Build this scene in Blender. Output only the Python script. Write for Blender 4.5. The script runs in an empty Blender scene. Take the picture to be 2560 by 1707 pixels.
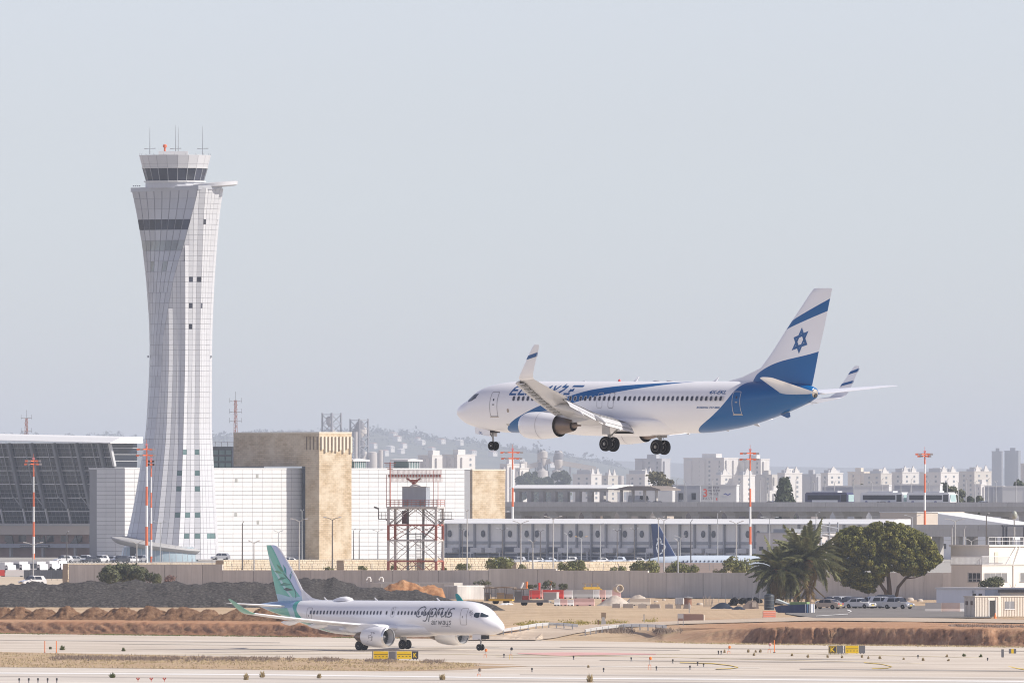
import bpy, bmesh, math, random
from mathutils import Vector, Matrix, noise as mnoise
random.seed(7)
PI = math.pi
R = math.radians
SC = bpy.context.scene
COL = SC.collection
# ------------------------------------------------------------------ camera
F = 46000.0            # focal length in photograph pixels (2560 wide): a very long lens
UC, VH = 1280.0, 1225.0  # principal column, horizon row
HC = 17.6              # camera height above the pavement
cam = bpy.data.objects.new('camera', bpy.data.cameras.new('camera'))
COL.objects.link(cam)
cam.location = (0, 0, HC)
cam.rotation_euler = (PI / 2, 0, 0)
cam.data.sensor_width = 36.0
cam.data.lens = 36.0 * F / 2560.0
cam.data.shift_y = (VH - 853.5) / 2560.0
cam.data.clip_start = 5.0
cam.data.clip_end = 90000.0
SC.camera = cam
# ------------------------------------------------------------------ sky, sun, exposure
SUN_AZ, SUN_EL = R(77), R(37)     # azimuth from the viewing axis, to the right and a little towards the viewer
sdir = Vector((math.sin(SUN_AZ) * math.cos(SUN_EL), -math.cos(SUN_AZ) * math.cos(SUN_EL), math.sin(SUN_EL)))
wd = bpy.data.worlds.new('World')
SC.world = wd
wd.use_nodes = True
wn = wd.node_tree.nodes
wl = wd.node_tree.links
sky = wn.new('ShaderNodeTexSky')
sky.sky_type = 'NISHITA'
sky.sun_disc = False
sky.sun_elevation = SUN_EL
sky.sun_rotation = math.atan2(sdir.x, sdir.y)
sky.air_density = 0.8
sky.dust_density = 0.35
sky.ozone_density = 5.0
sky.altitude = 300
bg = wn['Background']
bg.inputs[1].default_value = 0.109
hs_n = wn.new('ShaderNodeHueSaturation')      # pale, milky sky all over
hs_n.inputs['Hue'].default_value = 0.525
hs_n.inputs['Saturation'].default_value = 0.45
hs_n.inputs['Value'].default_value = 1.0
wl.new(sky.outputs[0], hs_n.inputs['Color'])
tn = wn.new('ShaderNodeMix'); tn.data_type = 'RGBA'; tn.blend_type = 'MULTIPLY'; tn.inputs[0].default_value = 1.0
tn.inputs[7].default_value = (0.99, 0.975, 1.02, 1)
wl.new(hs_n.outputs[0], tn.inputs[6])
wl.new(tn.outputs[2], bg.inputs[0])
sun = bpy.data.objects.new('sun', bpy.data.lights.new('sun', 'SUN'))
COL.objects.link(sun)
sun.data.energy = 4.6
sun.data.angle = R(0.5)
sun.data.color = (1.0, 0.93, 0.84)
sun.rotation_euler = sdir.to_track_quat('Z', 'Y').to_euler()
SC.view_settings.view_transform = 'Standard'
SC.view_settings.look = 'None'
SC.view_settings.exposure = 0.4
SC.view_settings.gamma = 1.0
SC.view_settings.use_curve_mapping = False
SC.cycles.use_denoising = True
SC.cycles.filter_width = 1.1
SC.cycles.max_bounces = 6
SC.cycles.volume_bounces = 0
SC.cycles.transparent_max_bounces = 8
# ------------------------------------------------------------------ helpers: materials
MATS = {}
def nd(t, typ, **kw):
 n = t.nodes.new(typ)
 for k, v in kw.items():
  setattr(n, k, v)
 return n
def sset(t, sock, v):
 if isinstance(v, bpy.types.NodeSocket):
  t.links.new(v, sock)
 else:
  sock.default_value = v
def M_(t, op, a, b=0.0, c=0.0):
 n = nd(t, 'ShaderNodeMath', operation=op)
 sset(t, n.inputs[0], a)
 sset(t, n.inputs[1], b)
 sset(t, n.inputs[2], c)
 return n.outputs[0]
def mixc(t, f, a, b, blend='MIX'):
 n = nd(t, 'ShaderNodeMix', data_type='RGBA', blend_type=blend)
 sset(t, n.inputs[0], f)
 sset(t, n.inputs[6], a if isinstance(a, bpy.types.NodeSocket) else (*a[:3], 1))
 sset(t, n.inputs[7], b if isinstance(b, bpy.types.NodeSocket) else (*b[:3], 1))
 return n.outputs[2]
def noise(t, vec, scale, detail=4, rough=0.55, dim='3D'):
 n = nd(t, 'ShaderNodeTexNoise', noise_dimensions=dim)
 if vec is not None:
  t.links.new(vec, n.inputs['Vector'])
 n.inputs['Scale'].default_value = scale
 n.inputs['Detail'].default_value = detail
 n.inputs['Roughness'].default_value = rough
 return n.outputs[0]
def ramp(t, f, stops):
 n = nd(t, 'ShaderNodeValToRGB')
 e = n.color_ramp.elements
 e[0].position, e[0].color = stops[0][0], (*stops[0][1], 1)
 e[1].position, e[1].color = stops[-1][0], (*stops[-1][1], 1)
 for p, c in stops[1:-1]:
  x = e.new(p)
  x.color = (*c, 1)
 t.links.new(f, n.inputs[0])
 return n.outputs[0]
def curve(t, x, pts, x0, x1, y0, y1):
 """piecewise curve of a coordinate: x in [x0,x1] -> y, control points in real units"""
 n = nd(t, 'ShaderNodeFloatCurve')
 c = n.mapping.curves[0]
 P = [((a - x0) / (x1 - x0), (b - y0) / (y1 - y0)) for a, b in pts]
 c.points[0].location = P[0]
 c.points[1].location = P[-1]
 for p in P[1:-1]:
  c.points.new(*p)
 n.mapping.update()
 xn = M_(t, 'DIVIDE', M_(t, 'SUBTRACT', x, x0), x1 - x0)
 t.links.new(xn, n.inputs['Value'])
 return M_(t, 'ADD', M_(t, 'MULTIPLY', n.outputs[0], y1 - y0), y0)
def base(name, rough=0.6, metal=0.0, coat=0.0, spec=0.5):
 m = bpy.data.materials.new(name)
 m.use_nodes = True
 t = m.node_tree
 b = t.nodes['Principled BSDF']
 b.inputs['Roughness'].default_value = rough
 b.inputs['Metallic'].default_value = metal
 b.inputs['Coat Weight'].default_value = coat
 b.inputs['Coat Roughness'].default_value = 0.08
 b.inputs['Specular IOR Level'].default_value = spec
 return m, t, b
def mat(name, col, rough=0.6, metal=0.0, var=0.12, scale=0.6, coat=0.0, spec=0.5, bump=0.0, bscale=None, tint=None, streak=0.0, rnd=0.0):
 """plain painted or mineral surface: base colour with soft noise, optional streaks, relief and per-object variation"""
 if name in MATS:
  return MATS[name]
 m, t, b = base(name, rough, metal, coat, spec)
 tc = nd(t, 'ShaderNodeTexCoord')
 v = tc.outputs['Object']
 c = (*col, 1)
 n1 = noise(t, v, scale, 5, 0.6)
 f = M_(t, 'MULTIPLY', M_(t, 'SUBTRACT', n1, 0.5), 2 * var)
 bright = M_(t, 'ADD', f, 1.0)
 if streak:
  mp = nd(t, 'ShaderNodeMapping')
  mp.inputs['Scale'].default_value = (2.2, 2.2, 0.12)
  t.links.new(v, mp.inputs[0])
  s = noise(t, mp.outputs[0], 1.0, 3, 0.6)
  bright = M_(t, 'MULTIPLY', bright, M_(t, 'ADD', M_(t, 'MULTIPLY', M_(t, 'SUBTRACT', s, 0.5), 2 * streak), 1.0))
 if rnd:
  oi = nd(t, 'ShaderNodeObjectInfo')
  bright = M_(t, 'MULTIPLY', bright, M_(t, 'ADD', M_(t, 'MULTIPLY', M_(t, 'SUBTRACT', oi.outputs['Random'], 0.5), 2 * rnd), 1.0))
 src = c
 if tint is not None:
  n2 = noise(t, v, scale * 0.37, 3, 0.5)
  src = mixc(t, ramp(t, n2, [(0.42, (0, 0, 0)), (0.62, (1, 1, 1))]), col, tint)
 vm = nd(t, 'ShaderNodeVectorMath', operation='SCALE')
 if isinstance(src, tuple):
  vm.inputs[0].default_value = col
 else:
  t.links.new(src, vm.inputs[0])
 t.links.new(bright, vm.inputs['Scale'])
 t.links.new(vm.outputs[0], b.inputs['Base Color'])
 if bump:
  bp = nd(t, 'ShaderNodeBump')
  bp.inputs['Strength'].default_value = 1.0
  bp.inputs['Distance'].default_value = bump
  t.links.new(noise(t, v, bscale or scale * 4, 4, 0.6), bp.inputs['Height'])
  t.links.new(bp.outputs[0], b.inputs['Normal'])
 MATS[name] = m
 return m
def leafmat(name, c1, c2, trans=0.25):
 if name in MATS:
  return MATS[name]
 m, t, b = base(name, 0.6, spec=0.25)
 tc = nd(t, 'ShaderNodeTexCoord')
 n1 = noise(t, tc.outputs['Object'], 0.9, 3, 0.6)
 n2 = noise(t, tc.outputs['Object'], 6.0, 2, 0.6)
 f = M_(t, 'ADD', M_(t, 'MULTIPLY', n1, 0.6), M_(t, 'MULTIPLY', n2, 0.4))
 c = ramp(t, f, [(0.36, c1), (0.64, c2)])
 t.links.new(c, b.inputs['Base Color'])
 tr = nd(t, 'ShaderNodeBsdfTranslucent')
 t.links.new(c, tr.inputs[0])
 mx = nd(t, 'ShaderNodeMixShader')
 mx.inputs[0].default_value = trans
 t.links.new(b.outputs[0], mx.inputs[1])
 t.links.new(tr.outputs[0], mx.inputs[2])
 t.links.new(mx.outputs[0], t.nodes['Material Output'].inputs[0])
 MATS[name] = m
 return m
# ------------------------------------------------------------------ helpers: meshes and objects
class MB:
 def __init__(s, smooth=False, sharp=40):
  s.v = []; s.f = []; s.mi = []; s.smooth = smooth; s.sharp = sharp
 def add(s, vs, fs, m=0):
  o = len(s.v)
  s.v += [tuple(p) for p in vs]
  s.f += [tuple(i + o for i in f) for f in fs]
  s.mi += [m] * len(fs)
  return s
 def box(s, x0, x1, y0, y1, z0, z1, m=0, M=None):
  vs = [(x, y, z) for z in (z0, z1) for y in (y0, y1) for x in (x0, x1)]
  if M is not None:
   vs = [M @ Vector(p) for p in vs]
  return s.add(vs, [(0, 2, 3, 1), (4, 5, 7, 6), (0, 1, 5, 4), (2, 6, 7, 3), (0, 4, 6, 2), (1, 3, 7, 5)], m)
 def quad(s, a, b, c, d, m=0):
  return s.add([a, b, c, d], [(0, 1, 2, 3)], m)
 def poly(s, pts, m=0):
  return s.add(pts, [tuple(range(len(pts)))], m)
 def loft(s, rings, m=0, closed=True, cap0=True, cap1=True):
  n = len(rings[0]); o = len(s.v)
  for r in rings:
   s.v += [tuple(p) for p in r]
  k = n if closed else n - 1
  for i in range(len(rings) - 1):
   for j in range(k):
    a = o + i * n + j; b = o + i * n + (j + 1) % n
    s.f.append((a, b, b + n, a + n)); s.mi.append(m)
  if cap0:
   s.f.append(tuple(o + j for j in reversed(range(n)))); s.mi.append(m)
  if cap1:
   s.f.append(tuple(o + (len(rings) - 1) * n + j for j in range(n))); s.mi.append(m)
  return s
 def tube(s, pts, r, n=6, m=0, cap=True):
  pts = [Vector(p) for p in pts]
  rr = r if isinstance(r, (list, tuple)) else [r] * len(pts)
  rings = []
  for i, p in enumerate(pts):
   d = (pts[min(i + 1, len(pts) - 1)] - pts[max(i - 1, 0)]).normalized()
   a = d.orthogonal().normalized() if abs(d.z) > 0.99 else d.cross(Vector((0, 0, 1))).normalized()
   b = d.cross(a)
   rings.append([p + (a * math.cos(2 * PI * k / n) + b * math.sin(2 * PI * k / n)) * rr[i] for k in range(n)])
  return s.loft(rings, m, True, cap, cap)
 def bar(s, a, b, w, h=None, m=0):
  """square bar between two points"""
  a = Vector(a); b = Vector(b); h = h or w
  d = (b - a).normalized()
  x = Vector((1, 0, 0)) if abs(d.z) > 0.98 else d.cross(Vector((0, 0, 1))).normalized()
  y = d.cross(x)
  rings = [[p + x * sx * w / 2 + y * sy * h / 2 for sx, sy in ((-1, -1), (1, -1), (1, 1), (-1, 1))] for p in (a, b)]
  return s.loft(rings, m)
 def prism(s, pts, a, b, axis='y', m=0):
  """2-D outline extruded from a to b: axis y -> (x,z) outline, axis x -> (y,z), axis z -> (x,y)"""
  f = {'y': lambda p, t: (p[0], t, p[1]), 'x': lambda p, t: (t, p[0], p[1]), 'z': lambda p, t: (p[0], p[1], t)}[axis]
  return s.loft([[f(p, a) for p in pts], [f(p, b) for p in pts]], m)
 def lathe(s, prof, n=24, m=0, axis='z', c=(0, 0, 0), cap=True):
  rings = []
  for r, h in prof:
   ring = []
   for k in range(n):
    a = 2 * PI * k / n
    p = (r * math.cos(a), r * math.sin(a), h)
    if axis == 'x':
     p = (h, r * math.cos(a), r * math.sin(a))
    if axis == 'y':
     p = (r * math.sin(a), h, r * math.cos(a))
    ring.append((p[0] + c[0], p[1] + c[1], p[2] + c[2]))
   rings.append(ring)
  return s.loft(rings, m, True, cap, cap)
 def grid(s, nu, nv, fn, m=0):
  o = len(s.v)
  for j in range(nv + 1):
   for i in range(nu + 1):
    s.v.append(tuple(fn(i / nu, j / nv)))
  for j in range(nv):
   for i in range(nu):
    a = o + j * (nu + 1) + i
    s.f.append((a, a + 1, a + nu + 2, a + nu + 1)); s.mi.append(m)
  return s
 def mesh(s, name, mats):
  me = bpy.data.meshes.new(name)
  me.from_pydata(s.v, [], s.f)
  for m in (mats if isinstance(mats, (list, tuple)) else [mats]):
   me.materials.append(m)
  if any(s.mi):
   me.polygons.foreach_set('material_index', s.mi)
  bm = bmesh.new(); bm.from_mesh(me)
  bmesh.ops.recalc_face_normals(bm, faces=bm.faces)
  bm.to_mesh(me); bm.free()
  if s.smooth:
   me.polygons.foreach_set('use_smooth', [True] * len(me.polygons))
   me.set_sharp_from_angle(angle=R(s.sharp))
  me.update()
  return me
 def build(s, name, mats, parent=None, loc=None, rot=None):
  return link(name, s.mesh(name, mats), parent, loc, rot)
def link(name, me, parent=None, loc=None, rot=None, scale=None):
 o = bpy.data.objects.new(name, me)
 COL.objects.link(o)
 o.parent = parent
 if loc is not None: o.location = loc
 if rot is not None: o.rotation_euler = rot
 if scale is not None: o.scale = scale
 return o
def tag(o, label=None, cat=None, group=None, kind=None):
 if label: o['label'] = label
 if cat: o['category'] = cat
 if group: o['group'] = group
 if kind: o['kind'] = kind
 return o
def thing(name, label, cat, loc=(0, 0, 0), rz=0.0, group=None):
 o = bpy.data.objects.new(name, None)
 COL.objects.link(o)
 o.location = loc
 o.rotation_euler = (0, 0, rz)
 o.empty_display_size = 0.5
 return tag(o, label, cat, group)
def dup(root, loc, rz, label=None, group=None, scale=None):
 def cp(o, par):
  c = o.copy(); COL.objects.link(c); c.parent = par
  for ch in o.children:
   cp(ch, c)
  return c
 r = cp(root, None)
 r.location = loc
 r.rotation_euler = (r.rotation_euler[0], r.rotation_euler[1], rz)
 if scale: r.scale = scale
 if label: r['label'] = label
 if group: r['group'] = group
 return r
ORD = ['first', 'second', 'third', 'fourth', 'fifth', 'sixth', 'seventh', 'eighth', 'ninth', 'tenth', 'eleventh', 'twelfth', 'thirteenth', 'fourteenth', 'fifteenth', 'sixteenth', 'seventeenth', 'eighteenth', 'nineteenth', 'twentieth', 'twenty-first', 'twenty-second', 'twenty-third', 'twenty-fourth', 'twenty-fifth', 'twenty-sixth', 'twenty-seventh', 'twenty-eighth', 'twenty-ninth', 'thirtieth', 'thirty-first', 'thirty-second', 'thirty-third', 'thirty-fourth', 'thirty-fifth', 'thirty-sixth', 'thirty-seventh', 'thirty-eighth', 'thirty-ninth', 'fortieth']
# ------------------------------------------------------------------ terrain heights and lines of sight
AY = R(43)                                     # the airfield grid: runway runs 43 degrees across the view
def Dz(v, z=0.0):
 return (HC - z) * F / (v - VH)
def interp(tab, x):
 if x <= tab[0][0]: return tab[0][1]
 for (a, b), (c, d) in zip(tab, tab[1:]):
  if x <= c:
   return b + (d - b) * (x - a) / (c - a)
 return tab[-1][1]
# toe of the earth bank behind the taxiway: photograph column -> row
TOEUV = [(-900, 1574), (0, 1584), (640, 1591), (1180, 1598), (1300, 1600), (1500, 1603), (1640, 1606), (1760, 1609), (2560, 1618), (3600, 1632)]
TOE = []
for uu, vv in TOEUV:
 d = Dz(vv)
 TOE.append(((uu - UC) * d / F, d))
UTOE = [((uu - UC) * Dz(vv) / F, uu) for uu, vv in TOEUV]
def toe(x): return interp(TOE, x)
BROW = [(-900, 1.5), (1180, 1.55), (1290, 1.2), (1400, 0.95), (1560, 0.95), (1690, 1.15), (1880, 1.7), (1920, 2.0), (2480, 2.05), (3600, 2.0)]
RISE = [(-900, 5.0), (1180, 5.0), (1260, 30.0), (1330, 110.0), (1560, 110.0), (1660, 30.0), (1880, 9.0), (1910, 3.6), (2470, 3.6), (2500, 6.0), (3600, 6.0)]
def fbm(x, y, z=0.0, o=4):
 return mnoise.fractal(Vector((x, y, z)), 1.0, 2.0, o)
def PZ(x, y):
 """cross-fall of the taxiway: it rises away from the runway to a crown, then falls to the toe of the bank"""
 q = (x + 13.9) * math.sin(AY) + (y - 2004.0) * math.cos(AY)
 if q < -24: return 0.0
 if q < -16: return 0.013 * (q + 24) ** 2 / 16
 if q < 18: return 0.013 * (q + 20)
 t = toe(x) - y
 z = 0.494
 return max(0.0, z * min(1.0, t / 55.0))
def H0(x, y):
 """smooth height of the ground"""
 t = y - toe(x)
 if t <= 0: return PZ(x, y)
 u = interp(UTOE, x)
 zt, w = interp(BROW, u), interp(RISE, u)
 if t < w:
  k = t / w
  return zt * (k * k * (3 - 2 * k) * 0.5 + k * 0.5)
 k = t - w
 zb = zt + (1.0 - zt) * min(1.0, k / 270.0)
 if k > 270: zb = 1.0 + (0.45 - 1.0) * min(1.0, (k - 270) / 520.0)
 if k > 790: zb = 0.45 * max(0.0, 1 - (k - 790) / 300.0)
 return zb
def G(u, v, dz=0.0):
 """the point of the ground seen at a photograph pixel"""
 dx, dzr = (u - UC) / F, -(v - VH) / F
 d = 1500.0
 while d < 6000:
  z = HC + dzr * d
  if z <= H0(dx * d, d) + dz:
   break
  d += 8.0
 lo, hi = d - 8.0, d
 for _ in range(14):
  m = (lo + hi) / 2
  if HC + dzr * m <= H0(dx * m, m) + dz: hi = m
  else: lo = m
 return Vector((dx * hi, hi, H0(dx * hi, hi)))
def W(u, v, d):
 """the point at depth d seen at a photograph pixel"""
 return Vector(((u - UC) * d / F, d, HC - (v - VH) * d / F))
def Xu(u, d): return (u - UC) * d / F
def Zv(v, d): return HC - (v - VH) * d / F
CA, SA = math.cos(AY), math.sin(AY)
# ================================================================== GROUND
def soilmat(name, cols, scale=0.25, bump=0.05, rough=0.95):
 m, t, b = base(name, rough, spec=0.1)
 tc = nd(t, 'ShaderNodeTexCoord'); v = tc.outputs['Object']
 f = M_(t, 'ADD', M_(t, 'MULTIPLY', noise(t, v, scale, 6, 0.65), 0.65), M_(t, 'MULTIPLY', noise(t, v, scale * 9, 4, 0.7), 0.35))
 c = ramp(t, f, [(0.32, cols[0]), (0.5, cols[1]), (0.68, cols[2])])
 t.links.new(c, b.inputs['Base Color'])
 bp = nd(t, 'ShaderNodeBump'); bp.inputs['Distance'].default_value = bump
 t.links.new(noise(t, v, scale * 12, 5, 0.7), bp.inputs['Height'])
 t.links.new(bp.outputs[0], b.inputs['Normal'])
 MATS[name] = m
 return m
def pavemat(name, c1, c2, c3, joint=True):
 """pale concrete: long stains along the runway direction, fine speckle, faint slab joints"""
 m, t, b = base(name, 0.85, spec=0.2)
 tc = nd(t, 'ShaderNodeTexCoord')
 mp = nd(t, 'ShaderNodeMapping'); mp.inputs['Rotation'].default_value = (0, 0, AY)
 t.links.new(tc.outputs['Object'], mp.inputs[0])
 ms = nd(t, 'ShaderNodeMapping'); ms.inputs['Scale'].default_value = (0.004, 0.11, 1)
 t.links.new(mp.outputs[0], ms.inputs[0])
 f = M_(t, 'ADD', M_(t, 'MULTIPLY', noise(t, ms.outputs[0], 1.0, 5, 0.6), 0.6), M_(t, 'MULTIPLY', noise(t, mp.outputs[0], 0.06, 5, 0.6), 0.4))
 c = ramp(t, f, [(0.34, c1), (0.5, c2), (0.66, c3)])
 sp = noise(t, mp.outputs[0], 1.7, 3, 0.7)
 br = M_(t, 'ADD', M_(t, 'MULTIPLY', M_(t, 'SUBTRACT', sp, 0.5), 0.16), 1.0)
 if joint:
  sx = nd(t, 'ShaderNodeSeparateXYZ'); t.links.new(mp.outputs[0], sx.inputs[0])
  jx = M_(t, 'LESS_THAN', M_(t, 'PINGPONG', sx.outputs[1], 3.75), 0.06)
  jy = M_(t, 'LESS_THAN', M_(t, 'PINGPONG', sx.outputs[0], 3.75), 0.05)
  br = M_(t, 'MULTIPLY', br, M_(t, 'SUBTRACT', 1.0, M_(t, 'MULTIPLY', M_(t, 'MAXIMUM', jx, jy), 0.25)))
 vm = nd(t, 'ShaderNodeVectorMath', operation='SCALE')
 t.links.new(c, vm.inputs[0]); t.links.new(br, vm.inputs['Scale'])
 t.links.new(vm.outputs[0], b.inputs['Base Color'])
 MATS[name] = m
 return m
m_dry = soilmat('dry_plain', [(0.30, 0.22, 0.14), (0.42, 0.33, 0.22), (0.50, 0.42, 0.30)], 0.05)
m_pave = pavemat('concrete_pavement', (0.42, 0.36, 0.29), (0.56, 0.49, 0.41), (0.66, 0.60, 0.51))
m_run = pavemat('runway_pavement', (0.46, 0.42, 0.37), (0.56, 0.51, 0.45), (0.65, 0.60, 0.53), False)
m_verge = soilmat('verge_soil', [(0.26, 0.18, 0.11), (0.42, 0.30, 0.19), (0.52, 0.43, 0.31)], 0.2)
g = MB()
g.quad((-40000, -300, -0.03), (40000, -300, -0.03), (40000, 70000, -0.03), (-40000, 70000, -0.03))
tag(g.build('ground', m_dry), kind='structure', label='dry pale plain stretching to the hazy horizon')
def strip(name, far, near, nu, nv, m, z=0.05, flat=False, kind='structure', label=None, parent=None):
 """surface draped over the ground between two photograph polylines"""
 def at(pl, k):
  L = [0]
  for a, b in zip(pl, pl[1:]): L.append(L[-1] + math.hypot(b[0] - a[0], b[1] - a[1]))
  s = k * L[-1]
  for i in range(len(pl) - 1):
   if s <= L[i + 1] + 1e-6:
    q = (s - L[i]) / max(1e-9, L[i + 1] - L[i])
    return (pl[i][0] + (pl[i + 1][0] - pl[i][0]) * q, pl[i][1] + (pl[i + 1][1] - pl[i][1]) * q)
  return pl[-1]
 def fn(i, j):
  a, b = at(near, i), at(far, i)
  pa = G(*a) if not flat else W(a[0], a[1], Dz(a[1]))
  pb = G(*b) if not flat else W(b[0], b[1], Dz(b[1]))
  p = pa.lerp(pb, j)
  return (p.x, p.y, (0 if flat else H0(p.x, p.y)) + z)
 b = MB().grid(nu, nv, fn)
 return tag(b.build(name, m, parent), kind=kind, label=label)
# the wide concrete of taxiway and junction, from the near runway shoulder to the toe of the bank
pv = MB()
def fpv(i, j):
 x = -400 + 800 * i
 k = j * 60
 y0 = 1930.0 if abs(x) < 160 else 1400.0
 y = 1350 + (y0 - 1350) * k / 4 if k <= 4 else y0 + (toe(x) - 0.5 - y0) * (k - 4) / 56
 return (x, y, PZ(x, y) if abs(x) < 300 else 0.0)
pv.grid(200, 60, fpv)
tag(pv.build('taxiway', m_pave), kind='structure', label='pale concrete taxiway and junction')
strip('runway', [(-700, 1658), (0, 1668), (420, 1672), (860, 1678), (1300, 1683), (2000, 1688), (3200, 1697)],
  [(-700, 1900), (0, 1900), (420, 1900), (860, 1900), (1300, 1900), (2000, 1900), (3200, 1900)], 24, 6, m_run, 0.02, True, label='grey concrete runway along the bottom')
verge = strip('verge', [(-900, 1620), (0, 1629), (160, 1632), (420, 1638), (700, 1643), (1000, 1650), (1130, 1655), (1330, 1662)],
  [(-900, 1655), (0, 1667), (160, 1668), (420, 1671), (700, 1674), (1000, 1677), (1150, 1674), (1330, 1664)], 40, 3, m_verge, 0.02, True, label='brown verge of bare earth between taxiway and runway')
# painted lines
m_white = mat('white_line_paint', (0.78, 0.77, 0.74), 0.7, var=0.15, scale=0.3)
m_yel = mat('yellow_line_paint', (0.72, 0.50, 0.06), 0.7, var=0.2, scale=0.3)
m_yelf = mat('faded_yellow_paint', (0.62, 0.52, 0.30), 0.8, var=0.2)
m_blk = mat('black_line_paint', (0.05, 0.05, 0.05), 0.8)
m_red = mat('red_marking_paint', (0.60, 0.34, 0.31), 0.8, var=0.35, scale=0.2)
def pline(name, uv, wpx, m, label, z=0.035):
 far = [(u, v - wpx / 2) for u, v in uv]
 near = [(u, v + wpx / 2) for u, v in uv]
 return strip(name, far, near, 40, 1, m, z, False, label=label)
pline('runway_edge_line', [(-300, 1680), (640, 1686), (1280, 1694), (2560, 1703), (2900, 1706)], 2.6, m_white, 'long white line painted along the runway edge')
pline('taxiway_edge_line', [(-300, 1640), (1000, 1633), (1250, 1637), (1600, 1641), (2200, 1655), (2560, 1666)], 0.6, m_yelf, 'thin yellow taxiway line')
pline('runway_lead_line', [(1240, 1641), (1330, 1643), (1450, 1640), (1560, 1636), (2000, 1633), (2560, 1646)], 0.6, m_yelf, 'faint yellow holding line')
for i, (uv, w) in enumerate([([(1700, 1656), (1780, 1658), (1826, 1663), (1846, 1668), (1826, 1671), (1790, 1672)], 1.8),
        ([(2160, 1656), (2205, 1660), (2230, 1666), (2218, 1670), (2180, 1671)], 1.8),
        ([(2515, 1664), (2540, 1670), (2600, 1679), (2700, 1690)], 3.0)]):
 pline('lead_in_line', uv, w * 0.8 + 0.5, m_blk, '%s curved yellow turn line with dark edges, counted from the left' % ORD[i], 0.03)
 pline('lead_in_stripe', uv, w * 0.6, m_yel, '%s curved yellow turn stripe, counted from the left' % ORD[i], 0.05)
rs = strip('red_runway_marking', [(1295, 1632), (1400, 1630.5), (1500, 1631), (1640, 1634)], [(1295, 1634), (1400, 1639), (1500, 1637), (1640, 1636)], 16, 2, m_red, 0.04, False, label='worn red surface marking on the taxiway')
ap = MB()
ap.quad((-700, 3420, 0.0), (700, 3420, 0.0), (700, 7500, 0.0), (-700, 7500, 0.0))
tag(ap.build('apron', soilmat('apron_asphalt', [(0.29, 0.28, 0.26), (0.37, 0.35, 0.32), (0.44, 0.42, 0.38)], 0.05, 0.005)), kind='structure', label='dark asphalt car parks and apron around the terminal')
# ------------------------------------------------------------------ raised land behind the taxiway
def terr():
 m, t, b = base('raised_earth', 0.95, spec=0.1)
 tc = nd(t, 'ShaderNodeTexCoord'); v = tc.outputs['Object']
 sx = nd(t, 'ShaderNodeSeparateXYZ'); t.links.new(v, sx.inputs[0])
 ge = nd(t, 'ShaderNodeNewGeometry')
 nz = nd(t, 'ShaderNodeSeparateXYZ'); t.links.new(ge.outputs['Normal'], nz.inputs[0])
 n1 = noise(t, v, 0.09, 6, 0.65); n2 = noise(t, v, 1.1, 5, 0.7); n3 = noise(t, v, 0.35, 4, 0.6)
 f = M_(t, 'ADD', M_(t, 'MULTIPLY', n1, 0.55), M_(t, 'MULTIPLY', n2, 0.45))
 tan = ramp(t, f, [(0.33, (0.30, 0.20, 0.12)), (0.5, (0.48, 0.36, 0.235)), (0.66, (0.58, 0.47, 0.33))])
 red = ramp(t, f, [(0.33, (0.26, 0.125, 0.065)), (0.5, (0.40, 0.215, 0.12)), (0.68, (0.50, 0.33, 0.21))])
 # red soil on the far right and far left, tan in the middle
 k = M_(t, 'ADD', sx.outputs[0], M_(t, 'MULTIPLY', M_(t, 'SUBTRACT', n1, 0.5), 40))
 kr = ramp(t, M_(t, 'DIVIDE', M_(t, 'ADD', k, 100), 200), [(0.40, (1, 1, 1)), (0.50, (0.0, 0.0, 0.0)), (0.57, (0.0, 0.0, 0.0)), (0.63, (0.9, 0.9, 0.9))])
 near = nd(t, 'ShaderNodeMapRange')
 t.links.new(sx.outputs[1], near.inputs[0])
 near.inputs[1].default_value = 2260; near.inputs[2].default_value = 2420; near.inputs[3].default_value = 1.0; near.inputs[4].default_value = 0.12
 c = mixc(t, M_(t, 'MULTIPLY', kr, near.outputs[0]), tan, red)
 face = ramp(t, M_(t, 'ADD', M_(t, 'MULTIPLY', n2, 0.5), M_(t, 'MULTIPLY', n3, 0.5)), [(0.30, (0.17, 0.085, 0.05)), (0.5, (0.36, 0.20, 0.12)), (0.68, (0.48, 0.31, 0.20))])
 ms_ = nd(t, 'ShaderNodeMapping'); ms_.inputs['Scale'].default_value = (2.6, 0.5, 0.35)
 t.links.new(v, ms_.inputs[0])
 stk = ramp(t, noise(t, ms_.outputs[0], 1.0, 5, 0.65), [(0.36, (0.68, 0.65, 0.63)), (0.62, (1.1, 1.08, 1.06))])
 face = mixc(t, 1.0, face, stk, 'MULTIPLY')
 steep = ramp(t, nz.outputs[2], [(0.80, (1, 1, 1)), (0.985, (0, 0, 0))])
 c = mixc(t, steep, c, face)
 # thin dry weeds in patches
 w = ramp(t, noise(t, v, 0.16, 5, 0.7), [(0.56, (0, 0, 0)), (0.68, (0.5, 0.5, 0.5))])
 c = mixc(t, M_(t, 'MULTIPLY', w, n2), c, (0.20, 0.19, 0.07))
 t.links.new(c, b.inputs['Base Color'])
 bp = nd(t, 'ShaderNodeBump'); bp.inputs['Distance'].default_value = 0.12
 t.links.new(noise(t, v, 2.2, 6, 0.7), bp.inputs['Height'])
 t.links.new(bp.outputs[0], b.inputs['Normal'])
 return m
m_terr = terr()
ts = [0, 0.25, 0.5, 0.8, 1.1, 1.4, 1.7, 2.0, 2.3, 2.7, 3.2, 3.8, 4.5, 5.3, 6.2, 7.5, 9, 11, 13, 16, 20, 25, 31, 38, 46, 56, 68, 82, 98, 115, 135, 160, 190, 220, 255, 290, 330, 380, 440, 510, 590, 680, 780, 880, 980, 1080, 1140]
xs = []
x = -150.0
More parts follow.
